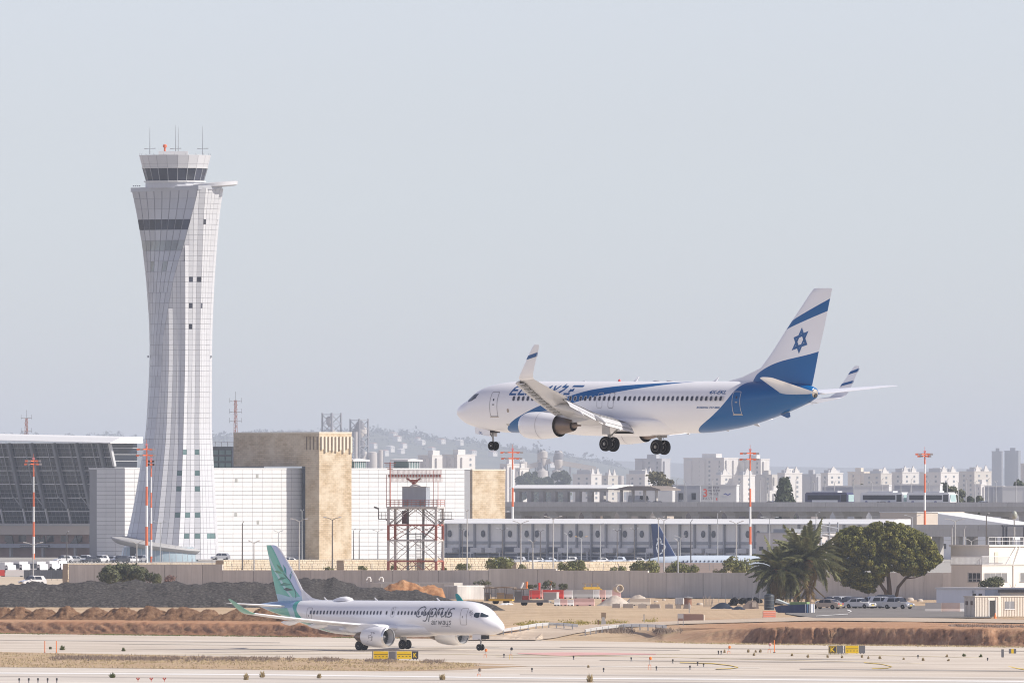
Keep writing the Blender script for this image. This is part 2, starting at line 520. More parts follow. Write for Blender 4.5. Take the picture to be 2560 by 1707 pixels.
while x <= 150.0:
 xs.append(x); x += 0.22 if -75 < x < 78 else 3.0
tv = MB(True, 180)
nx = len(xs)
for j, tt in enumerate(ts):
 for x in xs:
  y = toe(x) + tt
  u = interp(UTOE, x)
  zt, w = interp(BROW, u), interp(RISE, u)
  z = H0(x, y)
  dy = 0.0
  if 0 < tt < 1000:
   if w < 20 and tt < w * 1.6:
    k = math.sin(min(1, tt / (w * 1.6)) * PI)
    if u > 1880:     # eroded gullies of the right bank
     gr_ = max(0.0, 1 - abs(fbm(x * 0.8 + 0.15 * math.sin(tt * 2), 3.3)) * 9)
     dy = k * (0.7 * gr_ + 0.22 * fbm(x * 2.6, tt * 0.2, 1.0) + 0.10 * fbm(x * 6.5, tt * 0.4))
     z += 0.16 * k * fbm(x * 0.8, tt * 0.6, 5)
    else:            # slanting bucket marks of the left bank
     xx = x + tt * 0.55
     dy = 0.5 * k * fbm(xx * 0.9, tt * 0.35)
     z += 0.16 * k * fbm(xx * 1.5, tt * 0.9, 2) + 0.045 * k * fbm(xx * 5.3, tt * 2.0, 9)
   elif tt > w * 1.6:
    z += 0.06 * fbm(x * 0.25, tt * 0.06) + 0.035 * fbm(x * 1.1, tt * 0.3)
   if 11 < tt < 14 and w < 20:
    pass
  if tt >= 1080: z = -0.05 if tt > 1100 else z
  tv.v.append((x, y + dy, z - (0.02 if tt == 0 else 0)))
for j in range(len(ts) - 1):
 for i in range(nx - 1):
  a = j * nx + i
  tv.f.append((a, a + 1, a + nx + 1, a + nx)); tv.mi.append(0)
tag(tv.build('terrain', m_terr), kind='structure', label='raised red and tan earth behind the taxiway, cut to a bank')
m_road = pavemat('access_road_pavement', (0.38, 0.30, 0.22), (0.47, 0.38, 0.29), (0.54, 0.45, 0.35), False)
m_asph = soilmat('car_park_asphalt', [(0.13, 0.12, 0.115), (0.19, 0.175, 0.165), (0.25, 0.235, 0.215)], 0.2, 0.005)
strip('access_road', [(1150, 1597), (1262, 1588), (1330, 1573), (1440, 1565), (1560, 1559), (1700, 1553), (1850, 1548), (2050, 1542), (2400, 1547), (2700, 1553)],
  [(1150, 1601), (1340, 1601), (1385, 1596), (1440, 1584), (1530, 1571), (1700, 1561), (1850, 1557), (2050, 1552), (2400, 1556), (2700, 1561)], 90, 5, m_road, 0.10, label='tan access road curving up from the taxiway')
strip('car_park', [(1965, 1529), (2040, 1521), (2200, 1517), (2400, 1514), (2480, 1514)], [(1965, 1536), (2040, 1546), (2200, 1545), (2400, 1545), (2480, 1545)], 40, 4, m_asph, 0.12, label='dark asphalt car park with a white line')
strip('parking_line', [(2118, 1526), (2124, 1527), (2130, 1530), (2123, 1533)], [(2118, 1527.6), (2122, 1528.6), (2126.5, 1530.5), (2119, 1534)], 10, 1, m_white, 0.17, label='curved white line on the car park asphalt')
strip('parking_edge_line', [(2040, 1541.5), (2120, 1536.5)], [(2040, 1542.6), (2120, 1537.6)], 8, 1, m_white, 0.17, label='white line on the edge of the car park asphalt')
strip('patrol_track', [(1640, 1489), (1900, 1490), (2300, 1490), (2420, 1491)], [(1640, 1495), (1900, 1497), (2300, 1497), (2420, 1498)], 20, 2, mat('track_asphalt', (0.17, 0.165, 0.16), 0.9), 0.10, label='grey perimeter track at the foot of the concrete wall')
# repair patches and rubber streaks on the pavement, long and thin along the runway direction
random.seed(17)
m_pt = [pavemat('patch_%d' % k, *c, False) for k, c in enumerate((((0.34, 0.30, 0.26), (0.42, 0.37, 0.32), (0.50, 0.45, 0.39)), ((0.56, 0.51, 0.44), (0.66, 0.61, 0.54), (0.74, 0.69, 0.62)), ((0.27, 0.24, 0.21), (0.38, 0.34, 0.30), (0.50, 0.45, 0.40))))]
for k, (u0, v0, u1, w, mi) in enumerate(((-40, 1599, 700, 2.2, 0), (300, 1609, 1250, 1.4, 1), (1400, 1617, 2600, 1.6, 0), (900, 1618, 1700, 1.2, 2), (1500, 1650, 2640, 2.6, 0), (1150, 1662, 1900, 1.8, 1), (2000, 1672, 2640, 3.0, 2), (-40, 1690, 900, 2.4, 2), (700, 1697, 1900, 2.2, 2), (1300, 1686, 2640, 3.4, 0), (-40, 1676, 560, 1.6, 1), (1750, 1645, 2300, 1.0, 2))):
 dv = (u1 - u0) * 0.0085
 strip('pavement_patch', [(u0, v0 - w / 2), ((u0 + u1) / 2, v0 + dv / 2 - w / 2 - 0.4), (u1, v0 + dv - w * 0.2)], [(u0, v0 + w * 0.2), ((u0 + u1) / 2, v0 + dv / 2 + w / 2), (u1, v0 + dv + w / 2)], 30, 1, m_pt[mi], 0.027 + 0.0005 * k, label='long faint repair strip in the pavement')
# grass and weeds
m_grass = leafmat('green_grass', (0.07, 0.10, 0.025), (0.20, 0.21, 0.07))
m_straw = leafmat('dry_grass', (0.34, 0.26, 0.14), (0.56, 0.46, 0.27))
m_brush = leafmat('grey_brush', (0.17, 0.125, 0.095), (0.33, 0.265, 0.215))
def blades(mb, c, n, r, h, ry=None, m=0):
 ry = ry or r
 for _ in range(n):
  a = random.random() * 2 * PI; q = math.sqrt(random.random())
  x, y = c[0] + q * r * math.cos(a), c[1] + q * ry * math.sin(a)
  hh = h * (0.4 + 0.8 * random.random()) * (1.1 - 0.6 * q)
  w = 0.03 + 0.05 * random.random()
  b = random.random() * PI
  lx, ly = (random.random() - 0.5) * hh, (random.random() - 0.5) * hh
  mb.add([(x - w * math.cos(b), y - w * math.sin(b), c[2]), (x + w * math.cos(b), y + w * math.sin(b), c[2]), (x + lx, y + ly, c[2] + hh)], [(0, 1, 2)], m)
def blade_row(name, label, pts, dens, h, m, spread):
 mb = MB()
 for (u0, v0), (u1, v1) in zip(pts, pts[1:]):
  n = max(1, int(dens * abs(u1 - u0)))
  for k in range(n):
   q = random.random()
   u, v = u0 + (u1 - u0) * q, v0 + (v1 - v0) * q + random.gauss(0, spread)
   p = G(u, v)
   if fbm(p.x * 0.35, 7.7) + 0.25 < -0.05: continue
   blades(mb, p, 7, 0.5, h * (0.6 + 0.6 * abs(fbm(p.x * 0.5, 2.0))), 2.0)
 return tag(mb.build(name, m), label, kind='stuff')
blade_row('dry_grass', 'row of grey dry grass along the verge', [(130, 1645), (420, 1647), (700, 1648), (1000, 1652), (1110, 1655)], 1.7, 0.5, m_brush, 2.2)
blade_row('grass', 'thin green grass at the toe of the earth bank', [(0, 1583), (640, 1590), (1180, 1597)], 0.8, 0.22, m_grass, 0.4)
blade_row('weeds', 'scattered weeds on the tan slope beside the road', [(1290, 1560), (1400, 1556), (1480, 1557), (1560, 1556), (1640, 1553)], 1.1, 0.42, leafmat('yellow_weeds', (0.15, 0.14, 0.035), (0.42, 0.34, 0.07)), 3)
blade_row('brush', 'dry grey brush below the guardrail', [(1490, 1577), (1560, 1578), (1700, 1578)], 2.6, 0.75, m_brush, 2.4)
blade_row('bank_grass', 'dry grass at the foot of the right-hand bank', [(1640, 1604), (1760, 1608), (2560, 1617)], 0.9, 0.28, m_straw, 0.5)
blade_row('wall_grass', 'green strip of grass along the foot of the concrete wall', [(1640, 1487), (2400, 1489)], 1.4, 0.7, leafmat('wall_grass_leaf', (0.09, 0.10, 0.03), (0.25, 0.23, 0.09)), 1.2)
blade_row('brow_grass', 'dry grass on the crest of the right-hand bank', [(2380, 1564), (2560, 1567)], 1.5, 0.4, m_brush, 1.2)
random.seed(88)
vg = MB()
for _ in range(2600):
 u = random.uniform(-40, 1180); q = random.random()
 vt_ = interp([(0, 1630), (160, 1633), (420, 1639), (700, 1644), (1000, 1651), (1180, 1659)], u); vb_ = interp([(0, 1667), (420, 1671), (1000, 1677), (1180, 1667)], u)
 p = G(u, vt_ + (vb_ - vt_) * q)
 if fbm(p.x * 0.12, p.y * 0.03) < -0.1 and random.random() < 0.8: continue
 blades(vg, (p.x, p.y, 0.02), 5, 0.9, 0.20, 4.0)
tag(vg.build('straw', m_straw), 'thin straw scattered over the brown verge', kind='stuff')
wt = [(126, 1622, 0.9, 'g'), (156, 1624, 1.6, 'g'), (309, 1627, 1.2, 'g'), (281, 1694, 1.0, 'g'), (615, 1699, 1.3, 's'), (656, 1693, 1.3, 's'), (798, 1695, 1.0, 's'), (1106, 1699, 1.3, 's'), (1475, 1705, 1.6, 's'), (1471, 1668, 0.8, 's'),
  (1811, 1631, 1.0, 's'), (1871, 1630, 1.0, 's'), (1889, 1630, 0.8, 's'), (1901, 1630, 1.1, 's'), (1885, 1638, 0.9, 's'), (1980, 1639, 0.9, 's'), (2020, 1643, 1.1, 's'), (2069, 1643, 0.9, 's'), (2105, 1644, 0.8, 's'), (2155, 1643, 0.9, 's'), (2171, 1646, 0.8, 's'), (2200, 1647, 1.1, 's'), (2259, 1649, 0.8, 's'), (2308, 1652, 1.1, 's'), (2371, 1653, 0.9, 's'), (2410, 1640, 1.0, 'g'), (2452, 1642, 1.0, 'g'), (2367, 1642, 0.9, 's')]
wt.sort()
for i, (u, v, s, k) in enumerate(wt):
 s *= 0.5 if v < 1690 else 0.8
 p = G(u, v)
 mb = MB(); rr = 0.36 * s * (1.5 if k == 'g' else 1.0)
 for _ in range(int(170 * s) + 40):
  d_ = Vector((random.gauss(0, 1), random.gauss(0, 1.4), abs(random.gauss(0, 1)))).normalized()
  q_ = random.uniform(0.25, 1.0)
  p_ = Vector((d_.x * rr, d_.y * rr, d_.z * s * 0.75)) * q_
  w_ = Vector((random.uniform(-1, 1), random.uniform(-1, 1), 0)).normalized() * 0.07
  n0 = len(mb.v)
  if not mb.v: mb.v.append((0, 0, -0.02)); n0 = 1
  mb.v += [tuple(p_ * 0.55 - w_), tuple(p_ * 0.55 + w_), tuple(p_ * 1.05 + Vector((0, 0, 0.05)))]
  mb.f += [(n0, n0 + 1, n0 + 2), (0, n0, n0 + 1)]; mb.mi += [0, 0]
 o = mb.build('weed_tuft', m_grass if k == 'g' else m_straw, None, p)
 tag(o, '%s %s tuft of weeds on the pavement, counted from the left' % (ORD[i], 'green' if k == 'g' else 'straw-coloured'), 'weed', 'weed tufts on the pavement')
# ================================================================== AIRCRAFT
m_tyre = mat('tyre_rubber', (0.010, 0.010, 0.012), 0.85, var=0.1, scale=4, spec=0.15)
m_rim = mat('wheel_alloy', (0.55, 0.53, 0.50), 0.45, 0.3, scale=6)
m_steel = mat('gear_steel', (0.34, 0.34, 0.33), 0.45, 0.4, scale=4, var=0.25)
m_dark = mat('dark_recess', (0.03, 0.028, 0.026), 0.8)
m_pglass = mat('cabin_window_glass', (0.045, 0.05, 0.075), 0.25, var=0.3, scale=3, rnd=0.5)
m_cglass = mat('cockpit_glass', (0.02, 0.035, 0.05), 0.05, spec=0.8, var=0.2)
m_lip = mat('inlet_lip_metal', (0.75, 0.75, 0.76), 0.22, 0.85, var=0.05)
m_core = mat('exhaust_metal', (0.22, 0.17, 0.14), 0.42, 0.85, var=0.3, scale=1.5)
m_line = mat('panel_line_grey', (0.33, 0.32, 0.33), 0.6)
m_awhite = mat('aircraft_white_paint', (0.86, 0.86, 0.87), 0.28, coat=0.5, var=0.035, scale=0.35)
m_agrey = mat('wing_grey_paint', (0.52, 0.52, 0.53), 0.35, coat=0.2, var=0.06, scale=0.5)
m_ablue = mat('aircraft_blue_paint', (0.0, 0.085, 0.27), 0.3, coat=0.2, var=0.06)
def smooth_tab(tab, s):
 """monotone-ish cubic through a table of rows (s, a, b, c ...)"""
 if s <= tab[0][0]: return tab[0][1:]
 if s >= tab[-1][0]: return tab[-1][1:]
 for i in range(len(tab) - 1):
  if s <= tab[i + 1][0]: break
 p0, p1, p2, p3 = tab[max(i - 1, 0)], tab[i], tab[i + 1], tab[min(i + 2, len(tab) - 1)]
 h = p2[0] - p1[0]; t = (s - p1[0]) / h
 out = []
 for k in range(1, len(p1)):
  m1 = (p2[k] - p0[k]) / max(1e-6, p2[0] - p0[0]) * h
  m2 = (p3[k] - p1[k]) / max(1e-6, p3[0] - p1[0]) * h
  d = p2[k] - p1[k]
  if d == 0: m1 = m2 = 0
  else:
   m1 = max(min(m1 / d, 3), 0) * d; m2 = max(min(m2 / d, 3), 0) * d
  out.append((2 * t**3 - 3 * t**2 + 1) * p1[k] + (t**3 - 2 * t**2 + t) * m1 + (-2 * t**3 + 3 * t**2) * p2[k] + (t**3 - t**2) * m2)
 return out
class Fus:
 """fuselage: rows of (station from nose, top z, bottom z, half width)"""
 def __init__(s, tab, wide=0.47):
  s.tab, s.wide = tab, wide
 def at(s, st):
  a, b, w = smooth_tab(s.tab, st)
  return a, b, w, a - (a - b) * s.wide
 def Y(s, st, z):
  a, b, w, c = s.at(st)
  h = (a - c) if z > c else (c - b)
  q = max(-1, min(1, (z - c) / max(h, 1e-6)))
  return w * math.sqrt(max(0.0, 1 - q * q))
 def mesh(s, n=48):
  st = [0.0, 0.03, 0.08, 0.15, 0.25, 0.4, 0.55, 0.75, 1.0, 1.25, 1.5, 1.75, 2, 2.25, 2.5, 2.75, 3, 3.3, 3.6, 4, 4.5, 5, 5.6, 6.3, 7, 8, 10, 12, 14, 16, 18, 20, 22, 24, 25, 26]
  x = 26.5
  while x < s.tab[-1][0]:
   st.append(x); x += 0.5
  st.append(s.tab[-1][0])
  rings = []
  for q in st:
   a, b, w, c = s.at(q)
   rings.append([(q, w * math.sin(2 * PI * k / n), c + ((a - c) if math.cos(2 * PI * k / n) > 0 else (c - b)) * math.cos(2 * PI * k / n)) for k in range(n)])
  return MB(True, 60).loft(rings)
 def decal(s, polys, side, off=0.012, dz=0.12, ds=0.45):
  """flat outlines given as (station, z) laid on the skin of one side (+1 right, -1 left)"""
  bm = bmesh.new()
  for p in polys:
   vs = [bm.verts.new((a, 0, b)) for a, b in p]
   try: bm.faces.new(vs)
   except ValueError: pass
  zz = [v.co.z for v in bm.verts]; ss = [v.co.x for v in bm.verts]
  bmesh.ops.triangulate(bm, faces=bm.faces[:])
  for lo, hi, st, ax in ((min(zz), max(zz), dz, 2), (min(ss), max(ss), ds, 0)):
   k = lo + st
   while k < hi:
    co = (0, 0, k) if ax == 2 else (k, 0, 0)
    no = (0, 0, 1) if ax == 2 else (1, 0, 0)
    bmesh.ops.bisect_plane(bm, geom=bm.verts[:] + bm.edges[:] + bm.faces[:], plane_co=co, plane_no=no)
    k += st
  for v in bm.verts:
   v.co.y = side * (s.Y(v.co.x, v.co.z) + off)
  mb = MB(True, 60)
  bm.verts.index_update()
  mb.v = [tuple(v.co) for v in bm.verts]
  mb.f = [tuple(v.index for v in f.verts) for f in bm.faces]
  mb.mi = [0] * len(mb.f)
  bm.free()
  return mb
def ribbon(pts, w):
 """stroke of width w along a polyline -> list of quads"""
 out = []
 for (x0, y0), (x1, y1) in zip(pts, pts[1:]):
  d = math.hypot(x1 - x0, y1 - y0)
  if d < 1e-6: continue
  ex, ey = (x1 - x0) / d * w * 0.3, (y1 - y0) / d * w * 0.3
  nx_, ny_ = -(y1 - y0) / d * w / 2, (x1 - x0) / d * w / 2
  out.append([(x0 - ex + nx_, y0 - ey + ny_), (x0 - ex - nx_, y0 - ey - ny_), (x1 + ex - nx_, y1 + ey - ny_), (x1 + ex + nx_, y1 + ey + ny_)])
 return out
def rrect(x0, x1, y0, y1, r, n=3):
 out = []
 for cx, cy, a0 in ((x1 - r, y1 - r, 0), (x0 + r, y1 - r, 90), (x0 + r, y0 + r, 180), (x1 - r, y0 + r, 270)):
  for k in range(n + 1):
   a = R(a0 + 90 * k / n)
   out.append((cx + r * math.cos(a), cy + r * math.sin(a)))
 return out
def text_polys(body, size=1.0, shear=0.0, bold=0.0, spacing=1.0):
 cu = bpy.data.curves.new('lettering', 'FONT')
 cu.body = body; cu.size = size; cu.shear = shear; cu.offset = bold; cu.resolution_u = 3; cu.space_character = spacing
 o = bpy.data.objects.new('lettering', cu)
 COL.objects.link(o)
 dg = bpy.context.evaluated_depsgraph_get()
 me = bpy.data.meshes.new_from_object(o.evaluated_get(dg))
 polys = [[(me.vertices[i].co.x, me.vertices[i].co.y) for i in p.vertices] for p in me.polygons]
 bpy.data.objects.remove(o); bpy.data.curves.remove(cu); bpy.data.meshes.remove(me)
 xs_ = [q[0] for p in polys for q in p]
 x0, x1 = min(xs_), max(xs_)
 ys_ = [q[1] for p in polys for q in p]
 y0, y1 = min(ys_), max(ys_)
 return [[((a - x0) / (x1 - x0), (b - y0) / (y1 - y0)) for a, b in p] for p in polys]
def foil(n=9, t=0.12, camber=0.0):
 xs_ = [0.5 * (1 - math.cos(PI * k / n)) for k in range(n + 1)]
 yt = lambda x: 5 * t * (0.2969 * math.sqrt(x) - 0.126 * x - 0.3516 * x * x + 0.2843 * x**3 - 0.1036 * x**4)
 cl = lambda x: camber * 4 * x * (1 - x)
 up = [(x, cl(x) + yt(x)) for x in xs_]
 lo = [(x, cl(x) - yt(x)) for x in xs_[1:-1]]
 return up + lo[::-1]
def ftop(xc, t):
 xc = max(0, min(1, xc))
 return 5 * t * (0.2969 * math.sqrt(xc) - 0.126 * xc - 0.3516 * xc * xc + 0.2843 * xc**3 - 0.1036 * xc**4)
def surf(secs, side=1, n=9, smooth=True):
 """lifting surface: rows (sLE, y, z, chord, thickness ratio, camber, incidence deg, cant deg)"""
 rings = []
 for sl, y, z, c, t, cb, inc, cant in secs:
  ci, si = math.cos(R(inc)), math.sin(R(inc))
  ca, sa = math.cos(R(cant)), math.sin(R(cant))
  ring = []
  for x, h in foil(n, t, cb):
   X = c * (x * ci + h * si); Z = c * (-x * si + h * ci)
   ring.append((sl + X, side * (y - Z * sa), z + Z * ca))
  rings.append(ring)
 return MB(smooth, 45).loft(rings)
def wheel(parent, c, r, w, hub=0.5):
 t = MB(True, 40).lathe([(r * 0.62, -w / 2 * 0.9), (r * 0.86, -w / 2), (r * 0.97, -w / 2 * 0.75), (r, -w / 4), (r, w / 4), (r * 0.97, w / 2 * 0.75), (r * 0.86, w / 2), (r * 0.62, w / 2 * 0.9)], 28, 0, 'y').build('wheel', m_tyre, parent, c)
 h = MB(True, 30)
 h.lathe([(0.02, -w / 2 * 0.75), (r * 0.2, -w / 2 * 0.95), (r * 0.28, -w / 2 * 0.7), (r * hub, -w / 2 * 0.72), (r * 0.63, -w / 2 * 0.92), (r * 0.63, w / 2 * 0.92), (r * hub, w / 2 * 0.72), (r * 0.28, w / 2 * 0.7), (r * 0.2, w / 2 * 0.95), (0.02, w / 2 * 0.75)], 20, 0, 'y')
 h.build('rim', m_rim, t)
 return t
def windows(root, F_, side, stations, z, w, h, r, mname='window'):
 out = []
 s0 = 15.0
 frame = F_.decal([rrect(s0 - w / 2 - 0.045, s0 + w / 2 + 0.045, z - h / 2 - 0.045, z + h / 2 + 0.045, r + 0.045)], side, 0.006)
 pane = F_.decal([rrect(s0 - w / 2, s0 + w / 2, z - h / 2, z + h / 2, r)], side, 0.014)
 fm = frame.mesh('window_frame', m_agrey); pm = pane.mesh('window', m_pglass)
 for s in stations:
  o = link(mname, pm, root, (s - s0, 0, 0))
  link('window_frame', fm, o)
  out.append(o)
 return out
def outline(F_, side, pts, w, off=0.013):
 return F_.decal([q for q in ribbon(pts + [pts[0]], w)], side, off)
def nacelle(root, c, prof_out, prof_core, plug, rin, lip, m_cowl, fan_s, n=36, emblem=None):
 e = MB(True, 50).lathe([(r, s) for r, s in prof_out], n, 0, 'x', cap=False).build('engine_cowling', m_cowl, root, c)
 MB(True, 60).lathe(lip, n, 0, 'x', cap=False).build('inlet_lip', m_lip, e)
 MB(True, 60).lathe([(rin, 0.18), (rin * 0.97, 0.5), (rin * 0.96, fan_s + 0.2)], n, 0, 'x', cap=False).build('inlet_duct', m_agrey, e)
 f = MB(True, 30)
 f.lathe([(rin * 0.96, fan_s + 0.12), (rin * 0.3, fan_s + 0.12)], n, 0, 'x', cap=False)
 for k in range(22):
  a = 2 * PI * k / 22
  ca, sa = math.cos(a), math.sin(a); cb, sb = math.cos(a + 0.16), math.sin(a + 0.16)
  f.quad((fan_s, rin * 0.28 * ca, rin * 0.28 * sa), (fan_s - 0.02, rin * 0.94 * ca, rin * 0.94 * sa), (fan_s + 0.1, rin * 0.94 * cb, rin * 0.94 * sb), (fan_s + 0.08, rin * 0.28 * cb, rin * 0.28 * sb))
 f.build('fan', mat('fan_titanium', (0.10, 0.105, 0.11), 0.4, 0.6), e)
 MB(True, 60).lathe([(0.01, fan_s - 0.42), (rin * 0.12, fan_s - 0.3), (rin * 0.3, fan_s + 0.02)], 20, 0, 'x').build('spinner', mat('spinner_grey', (0.25, 0.25, 0.26), 0.4), e)
 MB(True, 40).lathe(prof_core, n, 0, 'x', cap=False).build('core_nozzle', m_core, e)
 MB(True, 40).lathe(plug, 20, 0, 'x').build('exhaust_plug', m_core, e)
 rr, ss = prof_out[-1]
 MB(True, 40).lathe([(rr - 0.02, ss - 0.01), (rr * 0.93, ss - 0.5), (prof_core[0][0] - 0.02, ss - 0.6)], n, 0, 'x', cap=False).build('fan_nozzle', m_dark, e)
 return e
# ------------------------------------------------------------------ airliner coming in to land
F7 = Fus([(0, -0.55, -0.55, 0), (0.15, -0.24, -0.84, 0.30), (0.5, 0.02, -1.10, 0.58), (1.0, 0.26, -1.36, 0.88), (1.6, 0.52, -1.57, 1.14), (2.2, 0.90, -1.72, 1.33), (2.8, 1.26, -1.83, 1.47),
   (3.6, 1.52, -1.95, 1.63), (4.6, 1.71, -2.05, 1.76), (6, 1.84, -2.12, 1.86), (7.5, 1.88, -2.13, 1.88), (25.0, 1.88, -2.13, 1.88), (27, 1.88, -2.08, 1.86), (29, 1.88, -1.88, 1.78), (31, 1.87, -1.58, 1.63),
   (33, 1.84, -1.12, 1.40), (35, 1.78, -0.57, 1.12), (36.5, 1.70, -0.10, 0.86), (37.4, 1.60, 0.22, 0.66), (37.9, 1.46, 0.42, 0.5), (38.05, 1.35, 0.55, 0.40)])
A7 = R(44)
a7 = bpy.data.objects.new('landing_airliner', None); COL.objects.link(a7)
a7.location = W(1146, 1013.4, 1437)
a7.rotation_euler = (Matrix.Rotation(-A7, 4, 'Z') @ Matrix.Rotation(R(0.2), 4, 'Y') @ Matrix.Rotation(R(-2.3), 4, 'X')).to_euler()
tag(a7, 'white and blue passenger jet in the air, wheels down, star on its fin', 'airplane')
def livery7():
 m, t, b = base('landing_airliner_livery', 0.28, coat=0.15, spec=0.35)
 tc = nd(t, 'ShaderNodeTexCoord'); sx = nd(t, 'ShaderNodeSeparateXYZ'); t.links.new(tc.outputs['Object'], sx.inputs[0])
 s, z = sx.outputs[0], sx.outputs[2]
 up = curve(t, s, [(4, -2.4), (5.9, -2.2), (6.3, -1.85), (7.2, -1.35), (8.8, -0.72), (11.1, 0.05), (13.6, 0.66), (16.7, 1.29), (21.7, 1.66), (26.4, 1.83), (38, 1.9)], 4, 38, -2.5, 2.5)
 lo = curve(t, s, [(4, -2.1), (8.0, -2.05), (9.5, -1.35), (12, -0.36), (15.2, 0.34), (17, 0.72), (22, 1.43), (26.2, 1.84), (38, 2.4)], 4, 38, -2.5, 2.5)
 sw = M_(t, 'MULTIPLY', M_(t, 'LESS_THAN', z, up), M_(t, 'GREATER_THAN', z, lo))
 tl = curve(t, z, [(-2.4, 25.9), (-2.1, 26.3), (-0.7, 29.05), (0.23, 30.25), (1.2, 31.0), (1.63, 31.35), (1.9, 31.75), (2.4, 32.2)], -2.4, 2.4, 24, 34)
 f = M_(t, 'MAXIMUM', sw, M_(t, 'GREATER_THAN', s, tl))
 n1 = noise(t, tc.outputs['Object'], 0.5, 4, 0.6)
 c = mixc(t, f, (0.86, 0.86, 0.87), (0.0, 0.105, 0.31))
 vm = nd(t, 'ShaderNodeVectorMath', operation='SCALE'); t.links.new(c, vm.inputs[0])
 t.links.new(M_(t, 'ADD', M_(t, 'MULTIPLY', n1, 0.06), 0.97), vm.inputs['Scale'])
 t.links.new(vm.outputs[0], b.inputs['Base Color'])
 return m
F7.mesh().build('fuselage', livery7(), a7)
# fin with bands and star
def finmat7():
 m, t, b = base('landing_airliner_fin', 0.3, coat=0.1, spec=0.3)
 tc = nd(t, 'ShaderNodeTexCoord'); sx = nd(t, 'ShaderNodeSeparateXYZ'); t.links.new(tc.outputs['Object'], sx.inputs[0])
 s, z = sx.outputs[0], sx.outputs[2]
 l1 = curve(t, s, [(28, -1.5), (31.3, 1.75), (32.4, 2.6), (38.2, 4.12), (41, 4.85)], 28, 41, -2, 10)
 b0 = M_(t, 'LESS_THAN', z, l1)
 lo = M_(t, 'ADD', M_(t, 'MULTIPLY', M_(t, 'SUBTRACT', s, 35.5), 0.34), 6.02)
 hi = M_(t, 'ADD', M_(t, 'MULTIPLY', M_(t, 'SUBTRACT', s, 36.2), 0.44), 6.82)
 b1 = M_(t, 'MULTIPLY', M_(t, 'GREATER_THAN', z, lo), M_(t, 'LESS_THAN', z, hi))
 c = mixc(t, M_(t, 'MAXIMUM', b0, b1), (0.86, 0.86, 0.87), (0.0, 0.105, 0.31))
 t.links.new(c, b.inputs['Base Color'])
 return m
fin7 = [(1.55, 31.2, 37.75), (2.6, 32.0, 38.0), (4.0, 33.35, 38.3), (6.0, 35.0, 38.85), (8.6, 37.25, 39.45), (8.95, 37.62, 39.55), (9.0, 37.85, 39.5)]
def finsurf(tab, tr):
 rings = []
 for z, le, te in tab:
  c = te - le
  ring = [(le + c * x, c * h, z) for x, h in foil(9, tr)]
  rings.append(ring)
 return MB(True, 45).loft(rings)
fin = finsurf(fin7, 0.10).build('fin', finmat7(), a7)
# dorsal fairing
MB(True, 40).loft([[(28.8, 0, 1.86), (28.8, 0.02, 1.85), (28.8, -0.02, 1.85)], [(30.4, 0, 2.2), (30.4, 0.14, 1.78), (30.4, -0.14, 1.78)], [(32.2, 0, 2.86), (32.2, 0.2, 1.75), (32.2, -0.2, 1.75)], [(33.1, 0, 3.35), (33.1, 0.2, 1.75), (33.1, -0.2, 1.75)]]).build('dorsal_fairing', m_awhite, a7)
def finY(tab, s, z, tr):
 for (z0, l0, t0), (z1, l1, t1) in zip(tab, tab[1:]):
  if z <= z1:
   q = (z - z0) / (z1 - z0); le = l0 + (l1 - l0) * q; te = t0 + (t1 - t0) * q
   return (te - le) * ftop((s - le) / (te - le), tr)
 return 0.05
def findecal(polys, tab, tr, side, off=0.012):
 mb = MB()
 for p in polys:
  mb.poly([(s, side * (finY(tab, s, z, tr) + off), z) for s, z in p])
 return mb
cx, cz = 36.55, 4.96
T1 = [(0.12, 1.04), (0.70, -0.30), (-0.85, -0.74)]
T2 = [(-0.70, 0.26), (0.78, 0.76), (-0.12, -1.0)]
star = []
for T in (T1, T2):
 gx, gy = sum(p[0] for p in T) / 3, sum(p[1] for p in T) / 3
 inn = [(gx + (x - gx) * 0.56, gy + (y - gy) * 0.56) for x, y in T]
 for k in range(3):
  a, b_ = T[k], T[(k + 1) % 3]; c_, d_ = inn[(k + 1) % 3], inn[k]
  for q in range(4):
   f0, f1 = q / 4, (q + 1) / 4
   star.append([(cx + p[0], cz + p[1]) for p in ((a[0] + (b_[0] - a[0]) * f0, a[1] + (b_[1] - a[1]) * f0), (a[0] + (b_[0] - a[0]) * f1, a[1] + (b_[1] - a[1]) * f1), (d_[0] + (c_[0] - d_[0]) * f1, d_[1] + (c_[1] - d_[1]) * f1), (d_[0] + (c_[0] - d_[0]) * f0, d_[1] + (c_[1] - d_[1]) * f0))])
for sd in (-1, 1):
 so = findecal(star, fin7, 0.10, sd).build('star_emblem', m_ablue, fin)
# tail cone end
MB(True, 40).lathe([(0.36, 38.0), (0.3, 38.12), (0.12, 38.16)], 20, 0, 'x', (0, 0, 0.95)).build('exhaust_outlet', mat('apu_metal', (0.45, 0.40, 0.34), 0.4, 0.7), a7)
MB(True, 40).lathe([(0.18, 38.1), (0.16, 38.2)], 16, 0, 'x', (0, 0, 0.78)).build('exhaust_pipe', m_dark, a7)
# stabilisers
for sd, nm in ((-1, 'stabiliser'), (1, 'stabiliser')):
 surf([(34.7, 0.5, 0.95, 4.0, 0.10, 0, 0, 0), (35.35, 1.2, 1.04, 3.6, 0.10, 0, 0, 0), (38.7, 6.9, 1.80, 1.45, 0.09, 0, 0, 0), (39.1, 7.17, 1.84, 1.0, 0.08, 0, 0, 0)], sd).build('stabiliser', m_awhite, a7)
